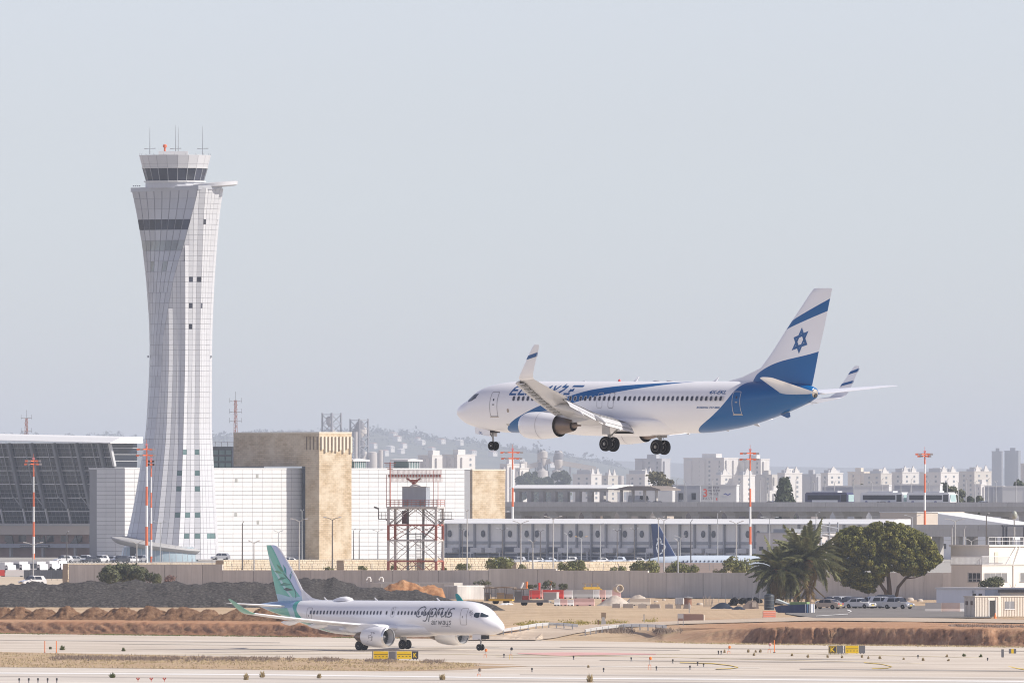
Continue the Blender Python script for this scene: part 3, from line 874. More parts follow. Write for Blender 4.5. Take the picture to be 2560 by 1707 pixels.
# wings, kinked, with blended winglet, slats and drooped flaps
def wz(y): return -1.25 + 0.105 * (y - 1.88) + 0.95 * ((y - 1.88) / 15.28) ** 2
def wle(y): return 14.4 + 0.565 * (y - 1.88)
def wte(y): return 21.3 if y < 5.8 else 21.3 + (24.65 - 21.3) * (y - 5.8) / 11.36
for sd in (-1, 1):
 secs = []
 for y in (0.6, 1.88, 3.8, 5.8, 8.5, 11.5, 14.5, 16.6, 17.1):
  c = wte(y) - wle(y)
  cut = 0.80 if y < 11.6 else 1.0           # trailing edge cut away for the flaps
  secs.append((wle(y), y, wz(y), c * cut, 0.13 / cut if y < 4 else 0.115 / cut, 0.012, 1.0, 5))
  if y == 11.5:
   secs.append((wle(11.55), 11.55, wz(11.55), (wte(11.55) - wle(11.55)), 0.115, 0.012, 1.0, 5))
 w_ = surf(secs, sd, 10).build('wing', m_agrey, a7)
 y0, z0 = 17.1, wz(17.1)
 le0, c0 = wle(17.1), wte(17.1) - wle(17.1)
 wl_ = surf([(le0, y0, z0, c0, 0.11, 0, 0, 8), (le0 + 0.3, y0 + 0.32, z0 + 0.10, c0 - 0.12, 0.10, 0, 0, 30), (le0 + 0.7, y0 + 0.55, z0 + 0.42, c0 - 0.3, 0.09, 0, 0, 60), (le0 + 1.15, y0 + 0.68, z0 + 1.0, c0 - 0.5, 0.085, 0, 0, 75), (le0 + 2.15, y0 + 0.88, z0 + 2.35, 0.72, 0.08, 0, 0, 80), (le0 + 2.38, y0 + 0.9, z0 + 2.58, 0.48, 0.08, 0, 0, 80)], sd).build('winglet', m_awhite, a7)
 for za, zb in ((1.55, 1.85),) if sd < 0 else ((1.1, 1.3), (2.0, 2.25)):   # blue bands on the winglet
  for face in (-1, 1):
   def wp(f, z):
    q = (z - 1.0) / 1.35
    le = le0 + 1.15 + q * 1.0; c = (c0 - 0.5) + (0.72 - (c0 - 0.5)) * q
    return (le + c * f, sd * (y0 + 0.68 + 0.2 * q + face * (c * 0.045 + 0.015)), z0 + z)
   MB().quad(wp(0.02, za - 0.12), wp(0.98, za + 0.12), wp(0.98, zb + 0.14), wp(0.02, zb - 0.10)).build('winglet_band', m_ablue, wl_)
 # extended slats in front of the leading edge with tracks in the gap
 sl = [(5.9, 9.4), (9.5, 12.9), (13.0, 16.7)]
 for ya, yb in sl:
  surf([(wle(y) - 0.52, y, wz(y) - 0.26, 0.62, 0.20, 0.06, -24, 5) for y in (ya, (ya + yb) / 2, yb)], sd, 7).build('slat', m_agrey, a7)
 gp = MB()
 for y0_, y1_ in ((5.9, 16.7),):
  pa = lambda y, o: (wle(y) + o, sd * y, wz(y) - 0.16 - 0.10 * o)
  for k in range(12):
   ya, yb = 5.9 + 10.8 * k / 12, 5.9 + 10.8 * (k + 1) / 12
   gp.quad(pa(ya, -0.12), pa(yb, -0.12), pa(yb, 0.28), pa(ya, 0.28))
 gp.build('slat_cavity', m_dark, w_)
 for k in range(22):
  y = 6.1 + 10.4 * k / 21
  MB().box(wle(y) - 0.2, wle(y) + 0.34, sd * y - 0.05 - 0.06 * (k % 2), sd * y + 0.05 + 0.06 * (k % 3), wz(y) - 0.27, wz(y) - 0.17).build('slat_track', m_agrey if k % 2 else m_steel, w_)
 # double-slotted flaps
 for ya, yb in ((1.95, 5.6), (5.95, 11.4)):
  for nm, back, drop, ch, inc in (('fore_flap', 0.20, 0.16, 0.50, 14), ('flap', -0.14, 0.34, 1.15, 30), ('aft_flap', -1.02, 0.92, 0.60, 46)):
   rows = []
   for y in (ya, yb):
    k = 0.68 if y < 5.7 else (0.68 if y < 6 else 0.5)
    c = wte(y) - wle(y)
    base_s = wle(y) + c * 0.80
    rows.append((base_s - back * k, y, wz(y) - drop * k, ch * k * (1.15 if y < 6 else 1.0), 0.14, 0.03, inc, 4))
   surf(rows, sd, 8).build(nm, m_agrey, a7)
 for ya, yb in ((1.95, 5.6), (5.95, 11.4)):     # dark strips painting the shade in the gaps between wing and flaps
  cv = MB()
  pc = lambda y, o, dz: (wle(y) + (wte(y) - wle(y)) * 0.80 + o, sd * y, wz(y) + dz)
  cv.quad(pc(ya, -0.25, -0.24), pc(yb, -0.15, -0.15), pc(yb, 0.12, -0.10), pc(ya, 0.22, -0.16))
  cv.quad(pc(ya, 0.42, -0.46), pc(yb, 0.25, -0.32), pc(yb, 0.42, -0.40), pc(ya, 0.62, -0.58))
  cv.build('flap_gap_shade', m_dark, w_)
 for y, L in ((3.9, 2.6), (6.9, 3.6), (9.9, 3.2)):
  s0 = wte(y) - 2.6
  MB(True, 60).loft([[(s0 + L * q, sd * y + w * math.cos(a), wz(y) - 0.38 - drop + h * math.sin(a)) for a in [2 * PI * k / 12 for k in range(12)]]
       for q, w, h, drop in ((0, 0.02, 0.03, -0.05), (0.18, 0.16, 0.2, -0.02), (0.45, 0.2, 0.28, 0.04), (0.72, 0.17, 0.25, 0.25), (0.9, 0.1, 0.15, 0.5), (1.0, 0.02, 0.03, 0.68))]).build('flap_track_fairing', m_agrey, a7)
 # engine and pylon
 ec = (12.0, sd * 4.83, -1.75)
 e = nacelle(a7, ec, [(0.86, 0.06), (0.95, 0.2), (1.03, 0.6), (1.06, 1.2), (1.05, 2.0), (0.98, 2.9), (0.88, 3.7)],
    [(0.70, 3.2), (0.68, 3.9), (0.60, 4.4), (0.50, 4.9), (0.44, 5.15), (0.40, 5.15), (0.38, 4.8)], [(0.30, 4.7), (0.26, 5.1), (0.14, 5.5), (0.07, 5.6), (0.06, 5.95), (0.01, 5.97)], 0.80,
    [(0.80, 0.22), (0.79, 0.08), (0.82, 0.0), (0.86, 0.02), (0.9, 0.12)], m_awhite, 0.9)
 MB(True, 50).loft([[(s, sd * 4.83 + w, z0_), (s, sd * 4.83 - w, z0_), (s, sd * 4.83 - w * 0.8, z1_), (s, sd * 4.83 + w * 0.8, z1_)] for s, w, z0_, z1_ in ((13.4, 0.05, -0.9, -0.72), (14.4, 0.17, -1.0, -0.60), (15.8, 0.2, -1.2, -0.72), (17.2, 0.17, -1.55, -0.85), (18.6, 0.08, -1.35, -1.0), (19.2, 0.03, -1.2, -1.05))]).build('pylon', m_agrey, a7)
 for k, ss in enumerate((0.95, 2.0)):
  MB().add([(ss, 1.072 * math.cos(a) * 1.0, 1.072 * math.sin(a)) for a in [2 * PI * j / 36 for j in range(36)]] + [(ss + 0.03, 1.072 * math.cos(a), 1.072 * math.sin(a)) for a in [2 * PI * j / 36 for j in range(36)]], [(j, (j + 1) % 36, 36 + (j + 1) % 36, 36 + j) for j in range(36)]).build('cowl_seam', m_line, e) if k == 1 else None
 # main landing gear
 gr = MB(True, 50)
 gr.tube([(19.0, sd * 3.0, -1.35), (19.15, sd * 2.86, -2.6)], 0.13, 10)
 gr.tube([(19.15, sd * 2.86, -2.5), (19.18, sd * 2.86, -3.1)], 0.085, 10)
 gr.tube([(19.18, sd * 2.2, -3.1), (19.18, sd * 3.5, -3.1)], 0.07, 8)
 gr.tube([(18.2, sd * 2.5, -1.6), (19.1, sd * 2.86, -2.5)], 0.05, 8)
 gr.tube([(19.15, sd * 1.7, -1.75), (19.15, sd * 2.86, -2.55)], 0.06, 8)
 gr.tube([(19.4, sd * 2.86, -2.3), (19.65, sd * 2.86, -2.7), (19.25, sd * 2.86, -3.0)], 0.035, 6)
 go = gr.build('main_gear', m_steel, a7)
 for yy in (-0.43, 0.43):
  wheel(go, (19.18, sd * (2.86) + yy, -3.1), 0.57, 0.38, 0.45)
 MB().box(18.7, 19.5, sd * 3.22 - 0.02, sd * 3.22 + 0.02, -2.35, -1.5).build('gear_door', m_agrey, go)
 # belly wheel-bay shadow
 MB().box(18.3, 20.1, min(sd * 0.25, sd * 1.5), max(sd * 0.25, sd * 1.5), -2.22, -2.0).build('wheel_bay', m_dark, go)
# wing-to-body fairing
MB(True, 60).loft([[(s, w * math.sin(2 * PI * k / 28), -1.25 - (h if math.cos(2 * PI * k / 28) < 0 else 0.35) * -math.cos(2 * PI * k / 28)) for k in range(28)] for s, w, h in ((11.2, 0.3, 0.8), (12.2, 1.5, 0.98), (13.8, 2.05, 1.08), (16, 2.2, 1.12), (20, 2.2, 1.12), (22, 2.0, 1.05), (23.6, 1.4, 0.95), (24.6, 0.4, 0.85))]).build('belly_fairing', m_awhite, a7)
# nose gear with doors
ng = MB(True, 50)
ng.tube([(3.75, 0, -1.7), (3.95, 0, -3.15)], 0.08, 10)
ng.tube([(3.2, 0, -1.85), (3.88, 0, -2.55)], 0.045, 8)
ng.tube([(3.95, -0.32, -3.15), (3.95, 0.32, -3.15)], 0.05, 8)
ngo = ng.build('nose_gear', m_steel, a7)
for yy in (-0.21, 0.21):
 wheel(ngo, (3.95, yy, -3.15), 0.345, 0.2, 0.5)
for sd in (-1, 1):
 do = MB().prism([(2.25, -1.72), (3.9, -1.95), (3.9, -2.42), (2.35, -2.22)], sd * 0.40 - 0.015, sd * 0.40 + 0.015).build('nose_gear_door', m_awhite, ngo)
 polys = [[(2.72 + 0.42 * a + 0.0, sd * (0.418), -2.22 + 0.2 * b - 0.06 * a) for a, b in p] for p in text_polys('EKL', bold=0.012)]
 tm = MB()
 for p in polys: tm.poly(p if sd < 0 else [(5.86 - q[0], q[1], q[2]) for q in p])
 tm.build('registration_letters', m_ablue, do)
MB().box(3.3, 4.3, -0.32, 0.32, -2.12, -1.9).build('nose_wheel_bay', m_dark, ngo)
# cabin windows
st = [7.75 + 0.508 * k for k in range(14)] + [14.95 + 0.508 * k for k in range(9)] + [19.7 + 0.508 * k for k in range(21)]
for sd in (-1, 1):
 windows(a7, F7, sd, st, 0.47, 0.235, 0.34, 0.1)
 # doors
 for s0, s1, z0, z1 in ((5.15, 5.98, -0.92, 1.0), (30.9, 31.65, -0.72, 1.02)):
  p = rrect(s0, s1, z0, z1, 0.12)
  d = outline(F7, sd, p, 0.045).build('door', m_line if s0 < 20 else m_agrey, a7)
  F7.decal([[(s0 - 0.06, z0 - 0.08), (s1 + 0.06, z0 - 0.08), (s1 + 0.06, z0 + 0.0), (s0 - 0.06, z0 + 0.0)]], sd, 0.03).build('door_sill', mat('sill_beige', (0.5, 0.45, 0.4), 0.5), d)
  F7.decal([rrect(s0 + 0.28, s0 + 0.52, z0 + 0.86, z0 + 0.96, 0.03)], sd, 0.016).build('door_handle', m_line, d)
  F7.decal([rrect(s0 + 0.33, s0 + 0.47, z0 + 1.2, z0 + 1.38, 0.06)], sd, 0.016).build('door_window', m_pglass, d)
 for s0 in (16.75, 17.95):
  outline(F7, sd, rrect(s0, s0 + 0.56, -0.28, 0.92, 0.16), 0.04).build('overwing_exit', m_line if s0 > 17 else m_agrey, a7)
 # flight-deck panes
 for p in ([(1.98, 0.38), (2.36, 0.66), (2.72, 0.84), (2.60, 0.28), (2.25, 0.22)], [(2.64, 0.27), (2.77, 0.85), (3.42, 0.87), (3.22, 0.50)], [(1.75, 0.52), (1.98, 0.46), (2.32, 0.66), (2.62, 0.86), (2.25, 0.88)]):
  F7.decal([p], sd, 0.01).build('cockpit_window', m_cglass, a7)
 F7.decal([rrect(7.05, 7.28, -0.62, -0.32, 0.1)], sd, 0.012).build('static_port', mat('port_bronze', (0.38, 0.33, 0.28), 0.5, 0.3), a7)
 F7.decal([rrect(6.55, 6.85, -1.62, -1.48, 0.06)], sd, 0.014).build('pitot_plate', m_rim, a7)
 # lettering on the sides
 tp = text_polys('4X-EKL', shear=0.3, bold=0.02)
 F7.decal([[((28.4 + 1.75 * a) if sd < 0 else (30.15 - 1.75 * a), 0.82 + 0.30 * b) for a, b in p] for p in tp], sd, 0.012).build('registration_letters', m_ablue, a7)
 tp = text_polys('BOEING 737-800', shear=0.35, bold=0.025)
 F7.decal([[((27.35 + 2.35 * a) if sd < 0 else (29.7 - 2.35 * a), -0.30 + 0.15 * b) for a, b in p] for p in tp], sd, 0.012).build('type_letters', m_ablue, a7)
 # big slanted airline lettering above the windows: Latin and Hebrew letters interleaved
 L = []
 hgt, bz, sh, wd_ = 0.66, 0.80, 0.42, 0.15
 def gl(x, strokes):
  for s_ in strokes:
   L.extend(ribbon([(x + px + sh * py * hgt, bz + py * hgt) for px, py in s_], wd_))
 gl(7.20, [[(0.62, 1), (0.12, 1), (0, 0.75), (0, 0), (0.62, 0)], [(0, 0.5), (0.5, 0.5)]])
 gl(8.10, [[(0.05, 1), (0, 0), (0.62, 0)]])
 gl(8.80, [[(0.12, 1.2), (0.1, 0.92), (0.62, 0.92), (0.55, 0.6), (0.1, 0)]])
 gl(9.50, [[(0.1, 0.95), (0.2, 0.3), (0.0, 0.0), (0.6, 0), (0.72, 0.95)]])
 gl(10.4, [[(0.0, 0.0), (0.55, 1), (0.75, 0)], [(0.2, 0.4), (0.68, 0.4)]])
 gl(11.35, [[(0.0, 1), (0.6, 0)], [(0.55, 1), (0.4, 0.62)], [(0.05, 0), (0.2, 0.5)]])
 gl(12.15, [[(0.12, 1.2), (0.1, 0.92), (0.6, 0.92), (0.52, 0.6), (0.1, 0)]])
 gl(12.95, [[(0.3, 1), (1.4, 1)], [(0.05, 0.04), (0.62, 0.04)], [(0.42, 0.30), (0.72, 0.62)], [(0.4, 0.52), (0.78, 0.44)]])
 F7.decal([[((a, b) if sd < 0 else (21.4 - a, b)) for a, b in q] for q in L], sd, 0.012).build('airline_lettering', m_ablue, a7)
# antennas and lamps along the spine
for s, h, m in ((13.2, 0.12, m_awhite), (18.8, 0.4, m_awhite), (27.3, 0.35, m_awhite)):
 MB().prism([(s, 1.86), (s + 0.34, 1.86), (s + 0.62, 1.86 + h), (s + 0.5, 1.86 + h)], -0.02, 0.02).build('antenna', m, a7)
MB(True).lathe([(0.11, 0), (0.1, 0.1), (0.05, 0.17), (0.01, 0.18)], 12).build('beacon', mat('beacon_red', (0.5, 0.02, 0.02), 0.3), a7, (17.3, 0, 1.87))
for s in (20.9, 22.3):
 MB(True, 60).loft([[(s + q, w * math.cos(a), 1.87 + h * max(0, math.sin(a))) for a in [PI * k / 8 for k in range(9)]] for q, w, h in ((0, 0.02, 0.01), (0.2, 0.16, 0.09), (0.6, 0.16, 0.09), (0.85, 0.02, 0.01))], closed=False, cap0=False, cap1=False).build('antenna_blister', m_agrey, a7)
MB().prism([(34.6, -0.72), (35.4, -0.5), (35.5, -0.85), (35.3, -0.95)], -0.08, 0.08).build('tail_skid', m_ablue, a7)
MB().prism([(16.4, -2.4), (16.9, -2.4), (17.2, -2.75), (17.05, -2.75)], -0.02, 0.02).build('antenna', m_awhite, a7)
MB().bar((37.3, 0, 0.25), (38.4, -0.1, 0.22), 0.05).build('drain_mast', m_steel, a7)
# ------------------------------------------------------------------ airliner on the taxiway
F2 = Fus([(0, -1.05, -1.05, 0), (0.15, -0.70, -1.34, 0.32), (0.5, -0.36, -1.54, 0.64), (1, -0.03, -1.70, 0.95), (1.6, 0.42, -1.82, 1.22), (2.2, 0.92, -1.88, 1.41), (3, 1.36, -1.9, 1.58), (4, 1.66, -1.9, 1.69), (5.2, 1.83, -1.9, 1.75), (6.5, 1.87, -1.9, 1.77),
   (25, 1.87, -1.9, 1.77), (27, 1.87, -1.72, 1.74), (29, 1.87, -1.33, 1.64), (31, 1.86, -0.84, 1.46), (33, 1.82, -0.32, 1.22), (35, 1.74, 0.18, 0.92), (37, 1.58, 0.68, 0.55), (38.2, 1.44, 1.05, 0.2)], 0.5)
B2 = R(45.2)
a2 = bpy.data.objects.new('taxiing_airliner', None); COL.objects.link(a2)
a2.location = (-0.95, 1990.5, 3.56 * 0.985 + 0.26)
a2.scale = (0.985, 0.985, 0.985)
a2.rotation_euler = (Matrix.Rotation(PI - B2, 4, 'Z') @ Matrix.Rotation(R(-0.72), 4, 'X')).to_euler()
tag(a2, 'white passenger jet with green leaf-painted tail taxiing on the pale concrete', 'airplane')
m_mint = (0.17, 0.52, 0.43); m_mint2 = (0.08, 0.43, 0.37); m_pblue = (0.30, 0.47, 0.68)
def livery2():
 m, t, b = base('taxiing_airliner_livery', 0.25, coat=0.6)
 tc = nd(t, 'ShaderNodeTexCoord'); sx = nd(t, 'ShaderNodeSeparateXYZ'); t.links.new(tc.outputs['Object'], sx.inputs[0])
 s, z = sx.outputs[0], sx.outputs[2]
 ed = curve(t, z, [(-2, 26.0), (-1.8, 26.0), (-0.6, 29.4), (0.6, 31.0), (1.4, 31.3), (2, 31.5)], -2, 2, 24, 34)
 g1 = M_(t, 'GREATER_THAN', s, ed)
 w1 = M_(t, 'SUBTRACT', s, ed)
 wv = M_(t, 'ADD', w1, M_(t, 'MULTIPLY', M_(t, 'SINE', M_(t, 'MULTIPLY', z, 2.2)), 0.5))
 c = ramp(t, M_(t, 'DIVIDE', wv, 7.5), [(0.0, m_mint2), (0.13, m_mint2), (0.15, (0.45, 0.62, 0.72)), (0.26, (0.45, 0.62, 0.72)), (0.28, m_mint), (0.62, m_mint), (0.66, m_mint2), (1.0, m_mint)])
 topb = M_(t, 'MULTIPLY', M_(t, 'GREATER_THAN', z, M_(t, 'ADD', 1.0, M_(t, 'MULTIPLY', M_(t, 'SUBTRACT', 33.0, s), 0.06))), M_(t, 'GREATER_THAN', s, 32.0))
 c = mixc(t, topb, c, m_pblue)
 c = mixc(t, g1, (0.86, 0.86, 0.88), c)
 t.links.new(c, b.inputs['Base Color'])
 return m
F2.mesh().build('fuselage', livery2(), a2)
fin2 = [(1.5, 30.0, 35.45), (2.83, 31.4, 35.9), (4.57, 32.6, 36.4), (6.4, 34.05, 36.9), (7.5, 35.0, 37.2), (7.85, 35.5, 37.28), (7.95, 36.0, 37.3)]
def finmat2():
 m, t, b = base('taxiing_airliner_fin', 0.25, coat=0.6)
 tc = nd(t, 'ShaderNodeTexCoord'); sx = nd(t, 'ShaderNodeSeparateXYZ'); t.links.new(tc.outputs['Object'], sx.inputs[0])
 s, z = sx.outputs[0], sx.outputs[2]
 le = curve(t, z, [(1.5, 30.0), (2.83, 31.4), (4.57, 32.6), (7.5, 35.0), (8.2, 35.9)], 1.5, 8.2, 28, 38)
 d = M_(t, 'SUBTRACT', s, le)
 # mint ground with sweeping lavender bands
 wv = M_(t, 'ADD', d, M_(t, 'MULTIPLY', M_(t, 'SINE', M_(t, 'ADD', M_(t, 'MULTIPLY', z, 0.75), 0.6)), 0.32))
 c = ramp(t, M_(t, 'DIVIDE', wv, 5.0), [(0.0, (0.50, 0.58, 0.78)), (0.21, (0.50, 0.58, 0.78)), (0.225, m_mint2), (0.30, m_mint), (0.47, m_mint), (0.485, (0.42, 0.64, 0.68)), (0.55, (0.42, 0.64, 0.68)), (0.565, m_mint2), (0.72, m_mint), (1.0, m_mint)])
 low = M_(t, 'LESS_THAN', z, M_(t, 'ADD', 2.35, M_(t, 'MULTIPLY', M_(t, 'SINE', M_(t, 'MULTIPLY', s, 1.1)), 0.18)))
 c = mixc(t, low, c, (0.40, 0.60, 0.72))
 rim = M_(t, 'LESS_THAN', d, 0.28)
 c = mixc(t, rim, c, (0.82, 0.82, 0.83))
 dors = M_(t, 'LESS_THAN', M_(t, 'ADD', s, M_(t, 'MULTIPLY', z, -0.25)), 30.95)
 c = mixc(t, dors, c, (0.82, 0.82, 0.83))
 t.links.new(c, b.inputs['Base Color'])
 return m
fn2 = finsurf(fin2, 0.10).build('fin', finmat2(), a2)
MB(True, 40).loft([[(28.6, 0, 1.88), (28.6, 0.02, 1.86), (28.6, -0.02, 1.86)], [(30.0, 0, 2.1), (30.0, 0.14, 1.78), (30.0, -0.14, 1.78)], [(31.2, 0, 2.8), (31.2, 0.16, 1.75), (31.2, -0.16, 1.75)], [(31.7, 0, 3.2), (31.7, 0.16, 1.7), (31.7, -0.16, 1.7)]]).build('dorsal_fairing', m_awhite, a2)
# olive sprig on the fin: zoom pixels -> (s, z)
def q2(x, y, fx=7.129, ox=660, oy=1340):
 u, v = ox + x / fx, oy + y / fx
 return ((1260.5 - u) / 15.83 - 0.1, (1542.5 - v) / 22.4)
leafset = [([(255, 510), (330, 560), (390, 660), (330, 630), (280, 570)], (0.10, 0.30, 0.18)), ([(375, 515), (430, 590), (440, 700), (400, 640)], (0.0, 0.26, 0.27)), ([(530, 625), (535, 690), (505, 790), (495, 700)], (0.02, 0.22, 0.20)),
   ([(200, 635), (270, 625), (370, 675), (260, 672)], (0.10, 0.30, 0.18)), ([(258, 795), (340, 740), (440, 752), (340, 795)], (0.04, 0.22, 0.17)), ([(295, 880), (390, 840), (540, 872), (400, 898)], (0.03, 0.20, 0.16)), ([(375, 950), (440, 928), (570, 965), (440, 990)], (0.035, 0.06, 0.07))]
for sd in (1, -1):
 for k, (pts, col) in enumerate(leafset):
  findecal([[q2(*p) for p in pts]], fin2, 0.10, sd, 0.02).build('leaf_emblem', mat('leaf_paint_%d' % k, col, 0.3, coat=0.5), fn2)
 findecal(ribbon([q2(*p) for p in [(610, 1105), (610, 1040), (590, 970), (540, 870), (490, 790), (430, 730), (385, 680)]], 0.09), fin2, 0.10, sd, 0.018).build('stem_emblem', mat('stem_paint', (0.02, 0.10, 0.10), 0.3, coat=0.5), fn2)
m_mintm = mat('mint_paint', (0.22, 0.48, 0.38), 0.3, coat=0.5, var=0.05)
m_teal = mat('teal_paint', (0.0, 0.30, 0.28), 0.3, coat=0.5, var=0.05)
def wz2(y): return -1.15 + 0.095 * (y - 1.77) + 0.45 * ((y - 1.77) / 14.5) ** 2
def wle2(y): return 14.2 + 0.56 * (y - 1.77)
def wte2(y): return 20.6 if y < 6 else 20.6 + (24.1 - 20.6) * (y - 6) / 10.3
for sd in (1, -1):
 secs = [(wle2(y), y, wz2(y), wte2(y) - wle2(y), 0.13 if y < 4 else 0.11, 0.012, 1.0, 5) for y in (0.6, 1.77, 4, 6, 9, 12, 15, 16.3)]
 w_ = surf(secs, sd, 10).build('wing', m_awhite, a2)
 le0, c0, y0, z0 = wle2(16.3), wte2(16.3) - wle2(16.3), 16.3, wz2(16.3)
 wl_ = surf([(le0, y0, z0, c0, 0.1, 0, 0, 6), (le0 + 0.4, y0 + 0.45, z0 + 0.22, c0 - 0.25, 0.1, 0, 0, 28), (le0 + 0.95, y0 + 0.8, z0 + 0.62, c0 - 0.55, 0.09, 0, 0, 48), (le0 + 2.2, y0 + 1.2, z0 + 1.45, 0.65, 0.08, 0, 0, 56), (le0 + 2.55, y0 + 1.28, z0 + 1.62, 0.35, 0.08, 0, 0, 56)], sd).build('winglet', m_mintm if sd > 0 else m_teal, a2)
 for y, L in ((4.4, 3.0), (8.2, 3.2), (11.6, 2.8)):
  s0 = wte2(y) - 2.2
  MB(True, 60).loft([[(s0 + L * q, sd * y + w * math.cos(a), wz2(y) - 0.32 - dr + h * math.sin(a)) for a in [2 * PI * k / 12 for k in range(12)]] for q, w, h, dr in ((0, 0.02, 0.03, 0), (0.2, 0.18, 0.22, 0.02), (0.5, 0.22, 0.3, 0.1), (0.8, 0.14, 0.2, 0.05), (1.0, 0.02, 0.03, 0.0))]).build('flap_track_fairing', m_awhite, a2)
 e = nacelle(a2, (12.1, sd * 5.75, -2.02), [(0.98, 0.08), (1.06, 0.25), (1.13, 0.7), (1.15, 1.4), (1.12, 2.2), (1.03, 3.0), (0.92, 3.6)],
    [(0.7, 3.2), (0.66, 3.9), (0.55, 4.5), (0.45, 4.9), (0.42, 4.9)], [(0.35, 4.6), (0.2, 5.3), (0.02, 5.6)], 0.92, [(0.92, 0.24), (0.90, 0.10), (0.93, 0.0), (0.985, 0.02), (1.05, 0.22)], m_awhite, 0.95)
 MB(True, 50).loft([[(s, sd * 5.75 + w, z0_), (s, sd * 5.75 - w, z0_), (s, sd * 5.75 - w * 0.8, z1_), (s, sd * 5.75 + w * 0.8, z1_)] for s, w, z0_, z1_ in ((13.6, 0.06, -1.0, -0.85), (14.6, 0.18, -1.2, -0.6), (16.2, 0.2, -1.5, -0.62), (18.0, 0.12, -1.5, -0.85), (18.8, 0.03, -1.2, -1.0))]).build('pylon', m_awhite, a2)
 if sd > 0:   # goat emblem in thin strokes on the near cowling
  em = MB()
  goat = [[(0.05, 0.0), (0.25, 0.42), (0.18, 0.62), (0.5, 0.66), (0.62, 0.95), (0.85, 0.98), (0.95, 0.86), (0.75, 0.84)], [(0.62, 0.95), (0.42, 1.0)], [(0.5, 0.66), (0.78, 0.5), (0.6, 0.45), (0.3, 0.42)], [(0.72, 0.5), (0.66, 0.16), (0.45, 0.1)], [(0.62, 0.45), (0.58, 0.12)]]
  for gs in goat:
   for q in ribbon(gs, 0.055):
    pts = []
    for a, b_ in q:
     zz = -0.5 + 1.05 * b_
     rr = smooth_tab([(0.08, 0.98), (0.7, 1.13), (1.4, 1.15), (2.2, 1.12), (3.0, 1.03)], 2.35 - 1.25 * a)[0] + 0.015
     pts.append((2.35 - 1.25 * a, math.sqrt(max(0.01, rr * rr - zz * zz)), zz))
    em.poly(pts)
  em.build('goat_emblem', m_line, e)
 surf([(33.0, 0.5, 1.15, 3.5, 0.1, 0, 0, 0), (33.3, 1.0, 1.19, 3.2, 0.1, 0, 0, 0), (36.4, 5.6, 1.55, 1.35, 0.09, 0, 0, 0), (36.9, 6.1, 1.6, 0.7, 0.08, 0, 0, 0)], sd).build('stabiliser', m_awhite, a2)
 gr = MB(True, 50)
 gr.tube([(18.7, sd * 3.3, -1.2), (18.85, sd * 3.35, -3.04)], 0.14, 10)
 gr.tube([(18.85, sd * 2.85, -3.04), (18.85, sd * 3.85, -3.04)], 0.08, 8)
 gr.tube([(18.8, sd * 1.9, -1.5), (18.85, sd * 3.3, -2.5)], 0.07, 8)
 go = gr.build('main_gear', m_steel, a2)
 for yy in (-0.4, 0.4):
  wheel(go, (18.85, sd * 3.35 + yy, -3.04), 0.52, 0.36, 0.45)
 MB().box(18.3, 19.3, sd * 3.05 - 0.03, sd * 3.05 + 0.03, -2.6, -1.4).build('gear_door', m_agrey, go)
 windows(a2, F2, sd, [(1260.5 - 28 - u) / 15.75 for u in [1126 - 8.35 * k for k in range(16)] + [971.5, 986.3] + [957 - 8.33 * k for k in range(22)]], 0.55, 0.225, 0.40, 0.11)
 for s0, s1, z0, z1, m in ((4.05, 4.98, -0.72, 1.10, m_line), (15.35, 15.9, 0.1, 1.2, m_agrey), (28.5, 29.3, -0.7, 1.05, m_line)):
  d = outline(F2, sd, rrect(s0, s1, z0, z1, 0.14), 0.055).build('door', m, a2)
  F2.decal([rrect(s0 + 0.55 * (s1 - s0), s0 + 0.7 * (s1 - s0), z0 + 0.75, z0 + 1.0, 0.03)], sd, 0.016).build('door_handle', m_line, d)
 # flight-deck panes
 for p in ([(2.62, 0.05), (2.35, 0.16), (2.5, 0.62), (2.98, 0.64), (3.1, 0.42), (3.02, 0.16)], [(2.28, 0.16), (1.7, 0.12), (1.42, 0.22), (2.3, 0.62), (2.42, 0.62)]):
  F2.decal([p], sd, 0.012, 0.1, 0.2).build('cockpit_window', m_cglass, a2)
 sprig = [[(3.35, 0.0), (3.45, 0.35), (3.62, 0.62), (3.72, 0.85)]]
 lv = MB()
 L = []
 for a, b_, c_, d_ in ((3.42, 0.25, 3.2, 0.5), (3.5, 0.4, 3.3, 0.68), (3.6, 0.58, 3.48, 0.86), (3.42, 0.22, 3.66, 0.26), (3.48, 0.36, 3.76, 0.44), (3.55, 0.48, 3.84, 0.62), (3.64, 0.64, 3.85, 0.8)):
  mx_, my_ = (a + c_) / 2, (b_ + d_) / 2
  nx_, ny_ = -(d_ - b_) * 0.16, (c_ - a) * 0.16
  L.append([(a, b_), (mx_ + nx_, my_ + ny_), (c_, d_), (mx_ - nx_, my_ - ny_)])
 L += ribbon(sprig[0], 0.03)
 F2.decal([[(a, b_ + 0.1) for a, b_ in q] for q in L], sd, 0.012).build('olive_sprig', m_line, a2)
 # airline name in thin rounded strokes (unit letters)
 def stroke_word(glyphs, sa_, zb, hx, wd_, total):
  out = []
  for x, strokes in glyphs:
   for s_ in strokes:
    pts = [((sa_ - (x + px + 0.045 * py) * total), zb + py * hx) for px, py in s_]
    out += ribbon(pts, wd_)
  return out
